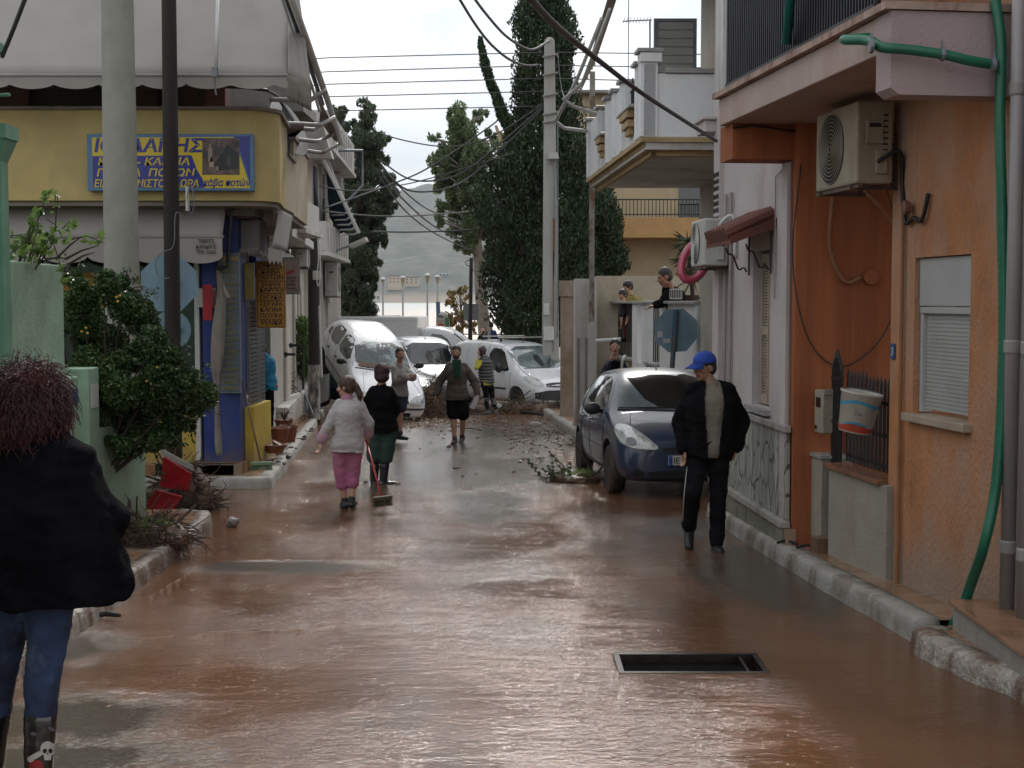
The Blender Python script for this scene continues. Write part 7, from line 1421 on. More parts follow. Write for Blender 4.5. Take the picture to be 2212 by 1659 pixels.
# ================================================================== PEOPLE
def capsule(bm, A, B, r1, r2, seg=14, flat=None):
    A = Vector(A); B = Vector(B); d = B-A; L_ = d.length
    if L_ < 1e-5: d = Vector((0, 0, 1)); L_ = 1e-5
    d = d.normalized(); a = d.orthogonal().normalized(); b = d.cross(a); rings = []
    prof = [(-sin(t)*r1, cos(t)*r1, 0) for t in (pi/2*.999, pi/3, pi/6)]+[(0, r1, 0), (L_, r2, 1)]+[(L_+sin(t)*r2, cos(t)*r2, 1) for t in (pi/6, pi/3, pi/2*.999)]
    for h, r, _ in prof:
        rings.append([bm.verts.new(A+d*h+(a*cos(2*pi*k/seg)+b*sin(2*pi*k/seg))*max(r, .0004)) for k in range(seg)])
    if flat:
        n, f = flat; n = Vector(n).normalized(); c = (A+B)/2
        for r in rings:
            for v in r: q = (v.co-c).dot(n); ax = (v.co-c)-n*q; v.co = c+ax+n*q*f
    for p, q in zip(rings, rings[1:]):
        for k in range(seg): bm.faces.new((p[k], p[(k+1) % seg], q[(k+1) % seg], q[k]))
    bm.faces.new(rings[0][::-1]); bm.faces.new(rings[-1])
def loftel(bm, secs, right, seg=24):
    """secs: (center, half width, half depth)"""
    right = Vector(right).normalized(); rings = []
    for i, (c, hw, hd) in enumerate(secs):
        c = Vector(c); up = (Vector(secs[min(i+1, len(secs)-1)][0])-Vector(secs[max(i-1, 0)][0])).normalized(); dp = up.cross(right).normalized(); rt = dp.cross(up).normalized()
        rings.append([bm.verts.new(c+rt*hw*cos(t)*(abs(cos(t))**-.12 if abs(cos(t)) > .01 else 1)+dp*hd*sin(t)) for t in [2*pi*k/seg for k in range(seg)]])
    for p, q in zip(rings, rings[1:]):
        for k in range(seg): bm.faces.new((p[k], p[(k+1) % seg], q[(k+1) % seg], q[k]))
    bm.faces.new(rings[0][::-1]); bm.faces.new(rings[-1])
def ellip(bm, c, r, M3=None):
    mt = Matrix.Translation(Vector(c)) @ (M3.to_4x4() if M3 else Matrix.Identity(4)) @ Matrix.Diagonal((*r, 1)); bmesh.ops.create_icosphere(bm, subdivisions=3, radius=1, matrix=mt)
def blob(name, bm, m, parent, vox=.01, smooth=3, wr=0, wf=9, seed=0, fac=.5, vert=1):
    bmesh.ops.recalc_face_normals(bm, faces=bm.faces); me = bpy.data.meshes.new(name); bm.to_mesh(me); bm.free()
    o = bpy.data.objects.new(name, me); COL.objects.link(o)
    q = o.modifiers.new('r', 'REMESH'); q.mode = 'VOXEL'; q.voxel_size = vox
    if smooth: q = o.modifiers.new('s', 'SMOOTH'); q.iterations = smooth; q.factor = fac
    m2 = evalmesh(o); o.modifiers.clear(); o.data = m2; bpy.data.meshes.remove(me)
    if wr:
        vn_ = [v.normal.copy() for v in m2.vertices]
        for v, nr in zip(m2.vertices, vn_):
            c = v.co; a = noise.noise(Vector((c.x*wf+seed, c.y*wf, c.z*wf*vert)))+.5*noise.noise(Vector((c.x*wf*2.3, c.y*wf*2.3+seed, c.z*wf*2.8*vert))); v.co += nr*a*wr
    for a in (m if isinstance(m, (list, tuple)) else [m]): m2.materials.append(a)
    m2.shade_smooth(); o.name = name; o.parent = parent; o.matrix_parent_inverse = pmat(parent).inverted(); return o
def headframe(f, up=(0, 0, 1)):
    f = Vector(f).normalized(); up = Vector(up).normalized(); x = f.cross(up).normalized(); z = x.cross(f).normalized()
    return Matrix(((x.x, f.x, z.x), (x.y, f.y, z.y), (x.z, f.z, z.z)))
def add_hand(bm, w, d, side_v, k, curl=.35):
    """w wrist, d direction, side_v = thumb side"""
    d = Vector(d).normalized(); t = Vector(side_v); t = (t-d*t.dot(d)).normalized(); n = d.cross(t).normalized()
    capsule(bm, w, Vector(w)+d*.055*k, .026*k, .034*k, flat=(n, .6)); base = Vector(w)+d*.075*k
    for i, ln in enumerate((.072, .080, .074, .058)):
        o = base+t*(.027-.0185*i)*k; a = o+d*ln*.45*k; ang = curl*(1+.15*i); d2 = (d*cos(ang)+n*sin(ang)); b = a+d2*ln*.33*k; d3 = (d*cos(ang*2)+n*sin(ang*2)); c = b+d3*ln*.27*k
        capsule(bm, o-d*.012*k, a, .0102*k, .0092*k, 8); capsule(bm, a, b, .0092*k, .0085*k, 8); capsule(bm, b, c, .0085*k, .0072*k, 8)
    o = Vector(w)+d*.02*k+t*.022*k; a = o+(d*.7+t*.7)*.036*k; b = a+(d*.9+t*.25+n*.3)*.032*k; capsule(bm, o, a, .0125*k, .011*k, 8); capsule(bm, a, b, .011*k, .009*k, 8)
SKIN = {}
def skin(c, nm):
    return mat('skin_'+nm, tuple(q*1.4 for q in c), .5, .06, 8)
def person(label, J, f, k=1.0, skinm=None, vox=.009, hair=None, top=None, bottom=None, shoes=None, beard=None, fup=(0, 0, 1), thumbL=None, thumbR=None, curl=.35, torso=1.0, group=None, base=None, noface=False, depth=1.0):
    """J: world joints. top=(mat, sleeve 0..2, inflate, hemdrop, flare) bottom=(mat, leg 0..2, inflate) shoes=(mat, boot height 0..1)"""
    V = lambda n: Vector(J[n]); c_ = (V('shL')+V('shR'))/2; w0_ = (V('shR')-V('shL')).length
    for n in ('shL', 'shR'): J[n] = c_+(V(n)-c_)*max(.5, 1-.085*k/max(w0_, .1)) + Vector((0, 0, -.022*k))
    hd = V('head'); fr = headframe(f, fup); nk = V('neck'); sl_, sr = V('shL'), V('shR'); hl, hr = V('hipL'), V('hipR'); hm = (hl+hr)/2; sm = (sl_+sr)/2; rt = (sr-sl_).normalized()
    b0 = Vector(base) if base else Vector((hm.x, hm.y, gz(hm.y)))
    root = E_('person', b0, label, 'person', group); bm = bmesh.new(); k_ = k
    def T(inf, hem=0, flare=0, topcut=0):
        w = (sr-sl_).length/2; hw = max((hr-hl).length/2+.07*k, .12*k); secs = []; up = (sm-hm)
        for t, a, b in ((-.12, .95, .72), (0.0, 1.02, .80), (.18, .96, .78), (.42, .86, .70), (.65, 1.0, .80), (.85, 1.12, .80), (.97, 1.02, .66), (1.08, .52, .52)):
            wide = hw*(1-t)+w*t if t > 0 else hw
            dpt = .125*k*depth
            extra = flare*(1-max(0, min(1, t+.1)))*.5
            secs.append((hm+up*t, (wide*a*torso+inf)*(1+extra*.0)+extra*.1, (dpt*b*torso/.8+inf)+extra*.08))
        if hem: secs = [(hm-up.normalized()*hem, secs[0][1]+.01+flare*.05, secs[0][2]+.015+flare*.04)]+secs
        return secs
    # ---- body, one continuous mesh
    loftel(bm, T(-.012), rt)
    capsule(bm, sm+(nk-sm)*.2, hd-fr.col[2]*.03*k-fr.col[1]*.015*k, .056*k, .052*k)
    capsule(bm, sl_+rt*.03*k, sr-rt*.03*k, .045*k, .045*k)
    for s in 'LR':
        a, e, w_ = V('sh'+s), V('el'+s), V('wr'+s); capsule(bm, a, e, .046*k, .037*k); capsule(bm, e, e.lerp(w_, .3), .038*k, .039*k); capsule(bm, e.lerp(w_, .3), w_, .039*k, .025*k)
        if s+'h' in J and J[s+'h'] is None: pass
        else:
            d = (V(s+'h')-w_) if s+'h' in J else (w_-e); th = (thumbL if s == 'L' else thumbR) or (Vector((0, -1, .2)))
            add_hand(bm, w_, d, th, k*1.0, curl)
        h, n_, an = V('hip'+s), V('kn'+s), V('an'+s); capsule(bm, h, n_, .078*k, .052*k); capsule(bm, n_, n_.lerp(an, .3), .050*k, .053*k); capsule(bm, n_.lerp(an, .3), an, .053*k, .034*k)
        td = Vector(J['toe'+s]).normalized(); capsule(bm, an+Vector((0, 0, -.045*k))-td*.03*k, an-Vector((0, 0, .055*k))+td*.13*k, .034*k, .030*k, flat=((0, 0, 1), .8))
    c0 = fr.col[0]; c1 = fr.col[1]; c2 = fr.col[2]
    H_ = lambda x, y, z: hd+(c0*x+c1*y+c2*z)*k
    ellip(bm, H_(0, -.012, .025), (.076*k, .094*k, .092*k), fr); ellip(bm, H_(0, .022, -.045), (.056*k, .066*k, .062*k), fr); ellip(bm, H_(0, .055, -.085), (.030*k, .028*k, .022*k), fr)
    if not noface:
        capsule(bm, H_(0, .082, .022), H_(0, .104, -.018), .010*k, .0155*k, 10); ellip(bm, H_(0, .088, -.022), (.019*k, .014*k, .010*k), fr)
        for s in (-1, 1):
            ellip(bm, H_(s*.030, .074, .032), (.026*k, .014*k, .008*k), fr); ellip(bm, H_(s*.042, .058, -.015), (.024*k, .022*k, .022*k), fr); ellip(bm, H_(s*.078, -.008, -.002), (.010*k, .020*k, .032*k), fr)
        capsule(bm, H_(-.018, .080, -.050), H_(.018, .080, -.050), .0085*k, .0085*k, 8); capsule(bm, H_(-.014, .078, -.062), H_(.014, .078, -.062), .009*k, .009*k, 8)
    sk = skinm or skin((.36, .19, .12), 'tan'); body = blob('body', bm, sk, root, vox, 2)
    if not noface:
        lip, eye, brow = mat('lip', (.26, .09, .08), .45), mat('eye_dark', (.03, .02, .018), .2, spec=.9), mat('eye_white', (.5, .48, .45), .3); me = body.data
        for a in (lip, eye, brow): me.materials.append(a)
        lc = H_(0, .088, -.056); inv = fr.transposed(); el = [H_(s*.031, .080, .012) for s in (-1, 1)]
        for p in me.polygons:
            c = p.center
            if (c-hd).length > .14*k: continue
            q = inv @ (c-lc)
            if abs(q.x) < .026*k and abs(q.z) < .011*k and q.y > -.02*k: p.material_index = 1
            for e_ in el:
                q = inv @ (c-e_)
                if (q.x/.017)**2+(q.z/.0085)**2 < k*k and q.y > -.03*k: p.material_index = 2 if abs(q.x) < .008*k else 3
    if beard:
        bm = bmesh.new(); ellip(bm, H_(0, .028, -.058), (.061*k, .066*k, .052*k), fr); ellip(bm, H_(0, .060, -.092), (.034*k, .03*k, .024*k), fr); blob('beard', bm, beard, root, .008, 2, .003, 60)
    # ---- hair
    if hair:
        m, st = hair; bm = bmesh.new()
        if st in ('short', 'crop', 'tail', 'bun', 'long'):
            t_ = .008 if st == 'crop' else .016; ellip(bm, H_(0, -.024, .040), ((.076+t_)*k, (.090+t_)*k, (.088+t_)*k), fr); ellip(bm, H_(0, -.045, -.005), ((.074+t_)*k, .070*k, .075*k), fr)
            if st == 'tail': ellip(bm, H_(-.0, -.115, .03), (.03*k, .035*k, .03*k), fr); capsule(bm, H_(0, -.125, .02), H_(.01, -.155, -.09), .034*k, .040*k); capsule(bm, H_(.01, -.155, -.09), H_(.02, -.145, -.20), .038*k, .012*k)
            if st == 'bun': ellip(bm, H_(0, -.05, .135), (.035*k, .035*k, .03*k), fr)
            if st == 'long': ellip(bm, H_(0, -.04, -.03), (.095*k, .085*k, .12*k), fr)
            blob('hair', bm, m, root, .008, 2, .004, 45, vert=.5)
        if st == 'bob': ellip(bm, H_(0, -.015, .02), (.104*k, .108*k, .108*k), fr); ellip(bm, H_(0, -.03, -.05), (.098*k, .095*k, .085*k), fr); blob('hair', bm, m, root, .008, 2, .008, 30, vert=.6)
        if st == 'curly':
            rd = random.Random(3); ellip(bm, H_(0, -.02, .02), (.115*k, .12*k, .125*k), fr); ellip(bm, H_(0, -.03, -.08), (.12*k, .115*k, .10*k), fr)
            for q in range(420):
                v = Vector((rd.gauss(0, 1), rd.gauss(0, 1), rd.gauss(0, 1))).normalized(); c = H_(v.x*.125, v.y*.125-.02, v.z*.15-.025); ellip(bm, c, (rd.uniform(.007, .015),)*3)
            blob('hair', bm, m, root, .008, 2, .006, 40); mb = MB()
            for q in range(2600):
                v = Vector((rd.gauss(0, 1), rd.gauss(0, 1), rd.gauss(.2, 1))).normalized(); p = H_(v.x*.118, v.y*.122-.02, v.z*.130-.01); d = (v*.75+Vector((rd.gauss(0, .3), rd.gauss(0, .3), rd.gauss(-.1, .3)))).normalized(); a = v.orthogonal().normalized(); b_ = v.cross(a); ph = rd.uniform(0, 6); am = rd.uniform(.004, .012); n_ = rd.randint(6, 12); pts = []; st_ = rd.uniform(.009, .013)
                for i in range(n_): d = (d+Vector((0, 0, -.16))-v*.05).normalized(); p = p+d*st_; pts.append(p+(a*cos(ph+i*.95)+b_*sin(ph+i*.95))*am)
                mb.tube(pts, [.0015]*(n_-3)+[.0012, .0009, .0005], 4, cap=False)
            cu = mb.build('curls', m, root)
    # ---- clothes
    out_ = {}
    if top:
        m, sleeve, inf, hem, flare = top; bm = bmesh.new(); sc_ = T(inf, hem, flare); loftel(bm, sc_[:-1]+[(sm+(nk-sm)*.35, .085*k, .08*k)], rt); capsule(bm, sl_, sr, .050*k+inf*.5, .050*k+inf*.5); capsule(bm, sm+(nk-sm)*.5, sl_, .05*k, .046*k+inf*.4); capsule(bm, sm+(nk-sm)*.5, sr, .05*k, .046*k+inf*.4)
        capsule(bm, sm+(nk-sm)*.1, sm+(nk-sm)*.62, .075*k, .066*k)
        for s in 'LR':
            a, e, w_ = V('sh'+s), V('el'+s), V('wr'+s)
            capsule(bm, a, a.lerp(e, min(1, sleeve)), .053*k+inf*.7, .046*k+inf*.8)
            if sleeve > 1: capsule(bm, e, e.lerp(w_, (sleeve-1)*.97), .046*k+inf*.8, .034*k+inf*.8)
        out_['top'] = blob('top', bm, m, root, max(vox, .011), 3, .007+inf*.14, 8, seed=b0.x*7, vert=1.4)
    if bottom:
        m, leg, inf = bottom; bm = bmesh.new(); sc_ = T(inf*.6); loftel(bm, [(hm-(sm-hm)*.02, sc_[1][1]*.95, sc_[1][2])]+sc_[1:3], rt)
        for s in 'LR':
            h, n_, an = V('hip'+s), V('kn'+s), V('an'+s); t = min(1, leg); capsule(bm, h, h.lerp(n_, t), .088*k+inf, .088*k+inf+(.060-.088)*k*t*(.4 if leg < 1.2 else 1))
            if leg > 1: capsule(bm, n_, n_.lerp(an, leg-1), .060*k+inf, .050*k+inf)
        out_['bottom'] = blob('trousers' if leg > 1.5 else 'shorts', bm, m, root, max(vox, .011), 3, .009, 9, seed=3+b0.x, vert=1.8)
    if shoes:
        m, bh = shoes
        for s in 'LR':
            n_, an = V('kn'+s), V('an'+s); td = Vector(J['toe'+s]).normalized(); bm = bmesh.new(); z = Vector((0, 0, 1)); capsule(bm, an-z*.048*k-td*.045*k, an-z*.060*k+td*.15*k, .047*k, .041*k, flat=((0, 0, 1), .9)); capsule(bm, an-z*.03*k, an+(n_-an)*.08, .042*k, .042*k)
            if bh: capsule(bm, an, an.lerp(n_, bh), .052*k, .066*k)
            sb = blob('boot' if bh else 'shoe', bm, m, root, .009, 2, .002, 20)
            if shoes[0].name.startswith('trainer'):
                mb = MB(); c = an-z*.088*k+td*.05*k; mb.ell(c, (.045*k, .045*k, .012*k)); 
                mb.bm.free()
    return root, body, out_, H_
def JJ(K_, Y, **kw):
    d = {}
    for n, v in kw.items():
        if n.startswith('toe') or v is None: d[n] = v
        else: x, y = K_(v[0], v[1]); d[n] = P(x, y, Y+(v[2] if len(v) > 2 else 0))
    return d
BLK = mat('black_cloth', (.010, .010, .012), .95, .25, 8, .4, 160, spec=.08); HAIRD = mat('dark_hair', (.018, .011, .009), .5, .3, 30, .5, 120, stretch=(1, 1, .3)); DENIM = mat('blue_denim', (.030, .060, .15), .85, .5, 3.2, .4, 260, dirt=(.13, .19, .30), dscale=4.2, dpos=(.56, .72))
TAN = skin((.36, .19, .12), 'tan'); OLIVE = skin((.30, .16, .10), 'olive'); PALE = skin((.44, .25, .17), 'pale')
# 1 red haired woman in the foreground, seen from behind
KD = lambda x, y: (x, y)
Jw = JJ(KD, 5.5, head=(62, 868), neck=(62, 965), shL=(-42, 1010), shR=(168, 1000), elL=(-98, 1150, .02), elR=(238, 1115, .06), wrL=(-90, 1270, .14), wrR=(200, 1035+160, .24), hipL=(22, 1275), hipR=(112, 1275), knL=(-6, 1478, .05), knR=(92, 1470, -.03), anL=(-22, 1668, .02), anR=(82, 1690, -.06), toeL=(-.15, 1, 0), toeR=(.2, 1, 0))
HRED = mat('dyed_red_curls', (.065, .010, .011), .5, .4, 9, .4, 90, col2=(.018, .006, .007), spec=.4)
r1, b1, o1, H1 = person('woman with curly dyed red hair in black jacket and jeans, seen from behind', Jw, (-.05, 1, -.1), 1.02, PALE, .010, (HRED, 'curly'), None, (DENIM, 1.42, .010), (mat('skull_wellington', (.010, .010, .011), .18, .1, 5, coat=.6), .64), noface=True, torso=1.05)
bm = bmesh.new(); V_ = lambda x, y, dy=0: P(x, y, 5.5+dy)
loftel(bm, [(V_(108, 1298), .335, .21), (V_(106, 1250), .325, .205), (V_(98, 1180), .30, .20), (V_(88, 1100), .28, .19), (V_(80, 1030), .255, .17), (V_(74, 985), .235, .14), (V_(66, 945), .15, .11), (V_(64, 915), .085, .085)], (1, 0, 0), 32)
for a, e, w_ in (('shL', 'elL', 'wrL'), ('shR', 'elR', 'wrR')): capsule(bm, Jw[a], Jw[e], .085, .078); capsule(bm, Jw[e], Jw[w_], .078, .060)
jk = blob('jacket', bm, mat('black_quilted_jacket', (.007, .007, .010), .95, .3, 4, .5, 120, spec=.06), r1, .011, 4, .020, 6.5, vert=1.3)
# skull print on the right boot
WHT = mat('print_white', (.55, .53, .48), .5); REDP = mat('print_red', (.30, .02, .02), .5); bt = [c for c in r1.children if c.name.startswith('boot')]; bt.sort(key=lambda o: -sum(v.co.x for v in o.data.vertices)/len(o.data.vertices)); bR = bt[0]
bvb = bvh_of(bR)
def onboot(poly, m, off, nm='skull_print'):
    bm = bmesh.new(); bm.faces.new([bm.verts.new((a, b, 0)) for a, b in poly])
    for ax in (0, 1):
        for g in range(200):
            v0 = min(p[ax] for p in poly)+5*(g+1)
            if v0 > max(p[ax] for p in poly): break
            co = [0, 0, 0]; no = [0, 0, 0]; co[ax] = v0; no[ax] = 1; bmesh.ops.bisect_plane(bm, geom=bm.verts[:]+bm.edges[:]+bm.faces[:], plane_co=co, plane_no=no)
    bad = []
    for v in bm.verts:
        d = ray(v.co.x, v.co.y).normalized(); h = bvb.ray_cast(Vector((0, 0, CAMH)), d)
        if h[0] is None: bad.append(v)
        else: v.co = h[0]-d*off
    bmesh.ops.delete(bm, geom=bad, context='VERTS'); me = bpy.data.meshes.new(nm); bm.to_mesh(me); bm.free(); me.materials.append(m); o = bpy.data.objects.new(nm, me); COL.objects.link(o); o.parent = bR; o.matrix_parent_inverse = pmat(r1).inverted() if 0 else (pmat(r1) @ bR.matrix_parent_inverse).inverted() if 0 else Matrix.Identity(4)
circ = lambda x, y, a, b, n=18, r=0: [(x+a*cos(2*pi*k/n)*cos(r)-b*sin(2*pi*k/n)*sin(r), y+a*cos(2*pi*k/n)*sin(r)+b*sin(2*pi*k/n)*cos(r)) for k in range(n)]
onboot(circ(103, 1618, 16, 17), WHT, .004); onboot([(94, 1628), (112, 1628), (110, 1642), (96, 1642)], WHT, .0045)
for x in (97, 109): onboot(circ(x, 1622, 4.4, 5), SEAM, .006)
onboot([(101, 1630), (105, 1630), (103, 1625)], SEAM, .006)
onboot([(62, 1640), (66, 1632), (128, 1600), (131, 1607), (68, 1645)], WHT, .003); onboot(circ(66, 1640, 7, 7), WHT, .0035); onboot(circ(128, 1600, 6, 7), WHT, .0035)
onboot(circ(78, 1655, 16, 14), REDP, .0025); onboot(circ(72, 1585, 7, 4), mat('print_grey', (.12, .12, .13), .5), .0025); onboot(circ(112, 1575, 9, 4, r=.4), mat('print_grey', (1, 1, 1)), .0025)
# 2 man with blue cap
K2 = K(1350, 650, 2.212)
Jc = JJ(K2, 12.2, head=(908, 597), neck=(955, 668), shL=(822, 708), shR=(1062, 708), elL=(772, 890, .05), elR=(1118, 885, .08), wrL=(790, 1048, -.05), wrR=(1088, 1035, -.02), Rh=(1065, 1100, .02), Lh=(797, 1120, -.06), hipL=(880, 1050), hipR=(990, 1050), knL=(842, 1290, -.08), knR=(985, 1300), anL=(825, 1478, .12), anR=(978, 1560, -.02), toeL=(-.1, -.75, -.65), toeR=(.05, -1, 0))
NAVYB = mat('black_trousers', (.013, .013, .016), .9, .25, 6, .3, 120, spec=.1)
r2_, b2, o2, H2_ = person('man in a blue baseball cap, open black jacket and grey shirt walking on the right', Jc, (-.82, -.55, -.12), 1.02, OLIVE, .0065, (HAIRD, 'crop'), (mat('grey_beige_tshirt', (.26, .235, .19), .9, .08, 6, .3, 200), .8, .012, .02, 0), (NAVYB, 1.97, .016), (mat('black_shoe', (.012, .012, .013), .5, .2), 0), thumbL=(.3, -1, 0), curl=.5)
# open jacket: shell with a front gap
bm = bmesh.new(); hm = (Jc['hipL']+Jc['hipR'])/2; sm = (Jc['shL']+Jc['shR'])/2; up = sm-hm
loftel(bm, [(hm-up*.10, .215, .165), (hm+up*.05, .222, .165), (hm+up*.3, .222, .16), (hm+up*.6, .228, .16), (hm+up*.85, .235, .15), (hm+up*.98, .19, .115), (hm+up*1.08, .10, .09)], (1, 0, 0), 32)
for s in 'LR': capsule(bm, Jc['sh'+s], Jc['el'+s], .070, .062); capsule(bm, Jc['el'+s], Jc['wr'+s], .062, .050); capsule(bm, sm+up*.1, Jc['sh'+s], .06, .068)
jc = blob('jacket', bm, BLK, r2_, .009, 3, .014, 7, vert=1.5)
bmj = bmesh.new(); bmj.from_mesh(jc.data); kill = []
for fc in bmj.faces:
    c = fc.calc_center_median(); t = (c-hm).dot(up)/up.length_squared
    xc = hm.x+.015+.01*t; hw_ = .048+.050*max(0, min(1, t))-.02*max(0, (t-.8))/.2
    if c.y < 12.2+.03 and abs(c.x-xc) < hw_ and -.5 < t < 1.4: kill.append(fc)
bmesh.ops.delete(bmj, geom=kill, context='FACES'); bmj.to_mesh(jc.data); bmj.free(); q = jc.modifiers.new('s', 'SOLIDIFY'); q.thickness = .008; q.offset = 1
fr = headframe((-.82, -.55, -.12)); CAPB = mat('royal_blue_cap', (.015, .07, .42), .8, .1, 6, .3, 200); bm = bmesh.new()
ellip(bm, H2_(0, -.012, .058), (.098, .110, .092), fr); cp_ = blob('cap', bm, CAPB, r2_, .006, 2)
bmj = bmesh.new(); bmj.from_mesh(cp_.data); inv = fr.transposed(); bmesh.ops.delete(bmj, geom=[v for v in bmj.verts if (inv @ (v.co-H2_(0, 0, 0))).z < .045], context='VERTS'); bmj.to_mesh(cp_.data); bmj.free(); q = cp_.modifiers.new('s', 'SOLIDIFY'); q.thickness = .004
mb = MB(); g0 = [H2_(.075*sin(a), .055+.05*cos(a), .046) for a in [pi/2*(k/8-.5)*2*.95 for k in range(9)]]; g1 = [H2_(.078*sin(a), .075+.125*cos(a), .040-.022*abs(sin(a))-.012) for a in [pi/2*(k/8-.5)*2*.95 for k in range(9)]]
for k in range(8): mb.quad(g0[k], g0[k+1], g1[k+1], g1[k])
bl = mb.build('cap_peak', CAPB, r2_, smooth=True); q = bl.modifiers.new('s', 'SOLIDIFY'); q.thickness = .005
for sx_ in (1,):
    mb = MB(); pts = [Jc['hipL']+Vector((-.09, -.02, 0)), Jc['knL']+Vector((-.075, -.03, 0)), Jc['anL']+Vector((-.064, -.03, .02))]; mb.tube(smooth_path(pts, 6), .005, 5); mb.build('trouser_piping', PLASTIC, r2_)
# 3 woman in white top and pink trousers
K5c = K(780, 880, 3.95)
Jp = JJ(K5c, 15.1, head=(335, 352), neck=(350, 430), shL=(238, 500), shR=(488, 490), elL=(150, 745, -.03), elR=(560, 705, .06), wrL=(82, 885, -.02), wrR=(555, 835, .16), Lh=(72, 960, -.03), Rh=(540, 880, .22), hipL=(288, 935), hipR=(420, 920), knL=(285, 1190), knR=(408, 1175), anL=(322, 1470, .03), anR=(392, 1462, -.03), toeL=(-.25, .95, 0), toeR=(.1, 1, 0))
PINK = mat('pink_cotton', (.50, .15, .30), .9, .08, 6, .35, 90, dirt=(.38, .15, .2), dscale=5); WTOP = mat('speckled_white_knit', (.52, .49, .49), .9, .05, 5, .3, 160, dirt=(.22, .2, .2), dscale=38, dpos=(.64, .70))
r3, b3_, o3, H3_ = person('woman in speckled white top and rolled pink trousers holding a red handled broom', Jp, (-.93, .25, -.1), .95, PALE, .008, (mat('auburn_hair', (.085, .035, .02), .5, .3, 30, .5, 120), 'tail'), (WTOP, 1.55, .022, .06, .2), (PINK, 1.42, .022), (mat('black_clog', (.012, .012, .013), .5), 0), torso=1.1, thumbL=(.4, -.6, 0), thumbR=(-.5, 0, .4), curl=.7)
bm = bmesh.new()
for s in 'LR': c = Jp['kn'+s].lerp(Jp['an'+s], .42); capsule(bm, c, c+Vector((0, 0, .035)), .073, .073)
blob('rolled_cuffs', bm, PINK, r3, .008, 1, .004, 20)
bm = bmesh.new(); capsule(bm, P(*K5c(350, 432), 15.1), P(*K5c(350, 452), 15.1), .062, .072, flat=((0, 1, 0), .9)); blob('collar', bm, mat('light_pink_collar', (.55, .25, .38), .9), r3, .008, 1)
bm = bmesh.new()
for s in 'LR': c = Jp['el'+s].lerp(Jp['wr'+s], .52); d = (Jp['wr'+s]-Jp['el'+s]).normalized(); capsule(bm, c, c+d*.05, .062, .060)
blob('cuffs', bm, mat('pale_pink_cuff', (.55, .34, .42), .9), r3, .008, 1)
# brooms
def broom(label, a, b, m, bm_, w=.28, ang=0):
    o = E_('broom', b, label, 'broom'); mb = MB(); mb.tube([a, Vector(a).lerp(b, .5), b+(Vector(a)-b).normalized()*.04], .0125, 8); mb.build('handle', m, o, smooth=True)
    mt = Matrix.Translation(b) @ Matrix.Rotation(ang, 4, 'Z'); mb = MB(); mb.box((-w/2, -.025, -.01), (w/2, .025, .035), mt); mb.build('head', bm_, o, bevel=.008); mb = MB(); rd = random.Random(1)
    for k in range(120): x = rd.uniform(-w/2, w/2)*.96; y = rd.uniform(-.02, .02); p = mt @ Vector((x, y, -.01)); q = mt @ Vector((x*1.15, y*1.8, -.075)); mb.tube([p, q], .0028, 3, cap=False)
    mb.build('bristles', bm_, o); return o
broom('broom with a red handle held down to the wet road by the woman in pink', P(*K5c(528, 850), 15.32), P(*K5c(694, 1455), 14.75), mat('red_handle', (.45, .02, .03), .4), mat('olive_brush', (.10, .09, .05), .7), .24, R(40))
broom('broom with wooden handle and green brush leaning by the shop column', P(*K5(316, 880), 18.15), P(*K5(442, 1432), 17.55), mat('wooden_handle', (.16, .08, .06), .6), mat('pale_green_brush', (.20, .30, .18), .7), .26, R(8))
# 4 woman in black top and green shorts, rubber boots
Jb = JJ(K5c, 17.6, head=(692, 205), neck=(690, 300), shL=(575, 375), shR=(790, 372), elL=(535, 560, .05), elR=(835, 560, .05), wrL=(590, 690, .22), wrR=(770, 690, .22), hipL=(645, 745), hipR=(755, 745), knL=(622, 1030), knR=(722, 1035), anL=(612, 1275, .02), anR=(706, 1262), toeL=(-.05, 1, 0), toeR=(.96, .25, 0))
r4, b4, o4, H4_ = person('woman in black sweater, green knee shorts and dark rubber boots, seen from behind', Jb, (0, 1, -.05), .98, TAN, .009, (mat('dark_maroon_hair', (.045, .008, .014), .6, .3, 20, .6, 60), 'bob'), (mat('black_sweater', (.008, .008, .010), .95, .2, 6, .4, 120, spec=.08), 1.9, .035, .05, .4), (mat('bottle_green_shorts', (.025, .06, .05), .85, .2, 5, .3, 90), 1.02, .035), (mat('navy_rubber_boot', (.010, .013, .022), .3, .2, 5, coat=.4), .62), noface=True, torso=1.05)
# 5 man in grey hoodie with folded arms
K3 = K(740, 760, 4.608)
Jh = JJ(K3, 24.6, head=(1200, 582), neck=(1190, 690), shL=(1118, 745, -.05), shR=(1268, 740, .12), elL=(1150, 885, -.12), elR=(1345, 845, -.05), wrL=(1290, 850, -.22), wrR=(1235, 835, -.24), Lh=(1340, 838, -.2), Rh=(1190, 838, -.2), hipL=(1160, 1030), hipR=(1225, 1030, .08), knL=(1155, 1250, .12), knR=(1205, 1235, -.05), anL=(1160, 1490, .15), anR=(1192, 1505, -.05), toeL=(.5, -.8, 0), toeR=(.85, -.5, 0))
person('man in a grey hooded sweatshirt and navy shorts standing with folded arms', Jh, (.35, -.93, -.05), 1.0, OLIVE, .0095, (HAIRD, 'crop'), (mat('grey_marl_hoodie', (.32, .30, .28), .92, .12, 7, .4, 90), 1.95, .03, .03, .1), (mat('navy_shorts', (.010, .014, .04), .85, .2, 6), .80, .03), (mat('dark_trainer', (.015, .022, .032), .5, .3, 20), .08), thumbL=(0, 0, 1), thumbR=(0, 0, 1))
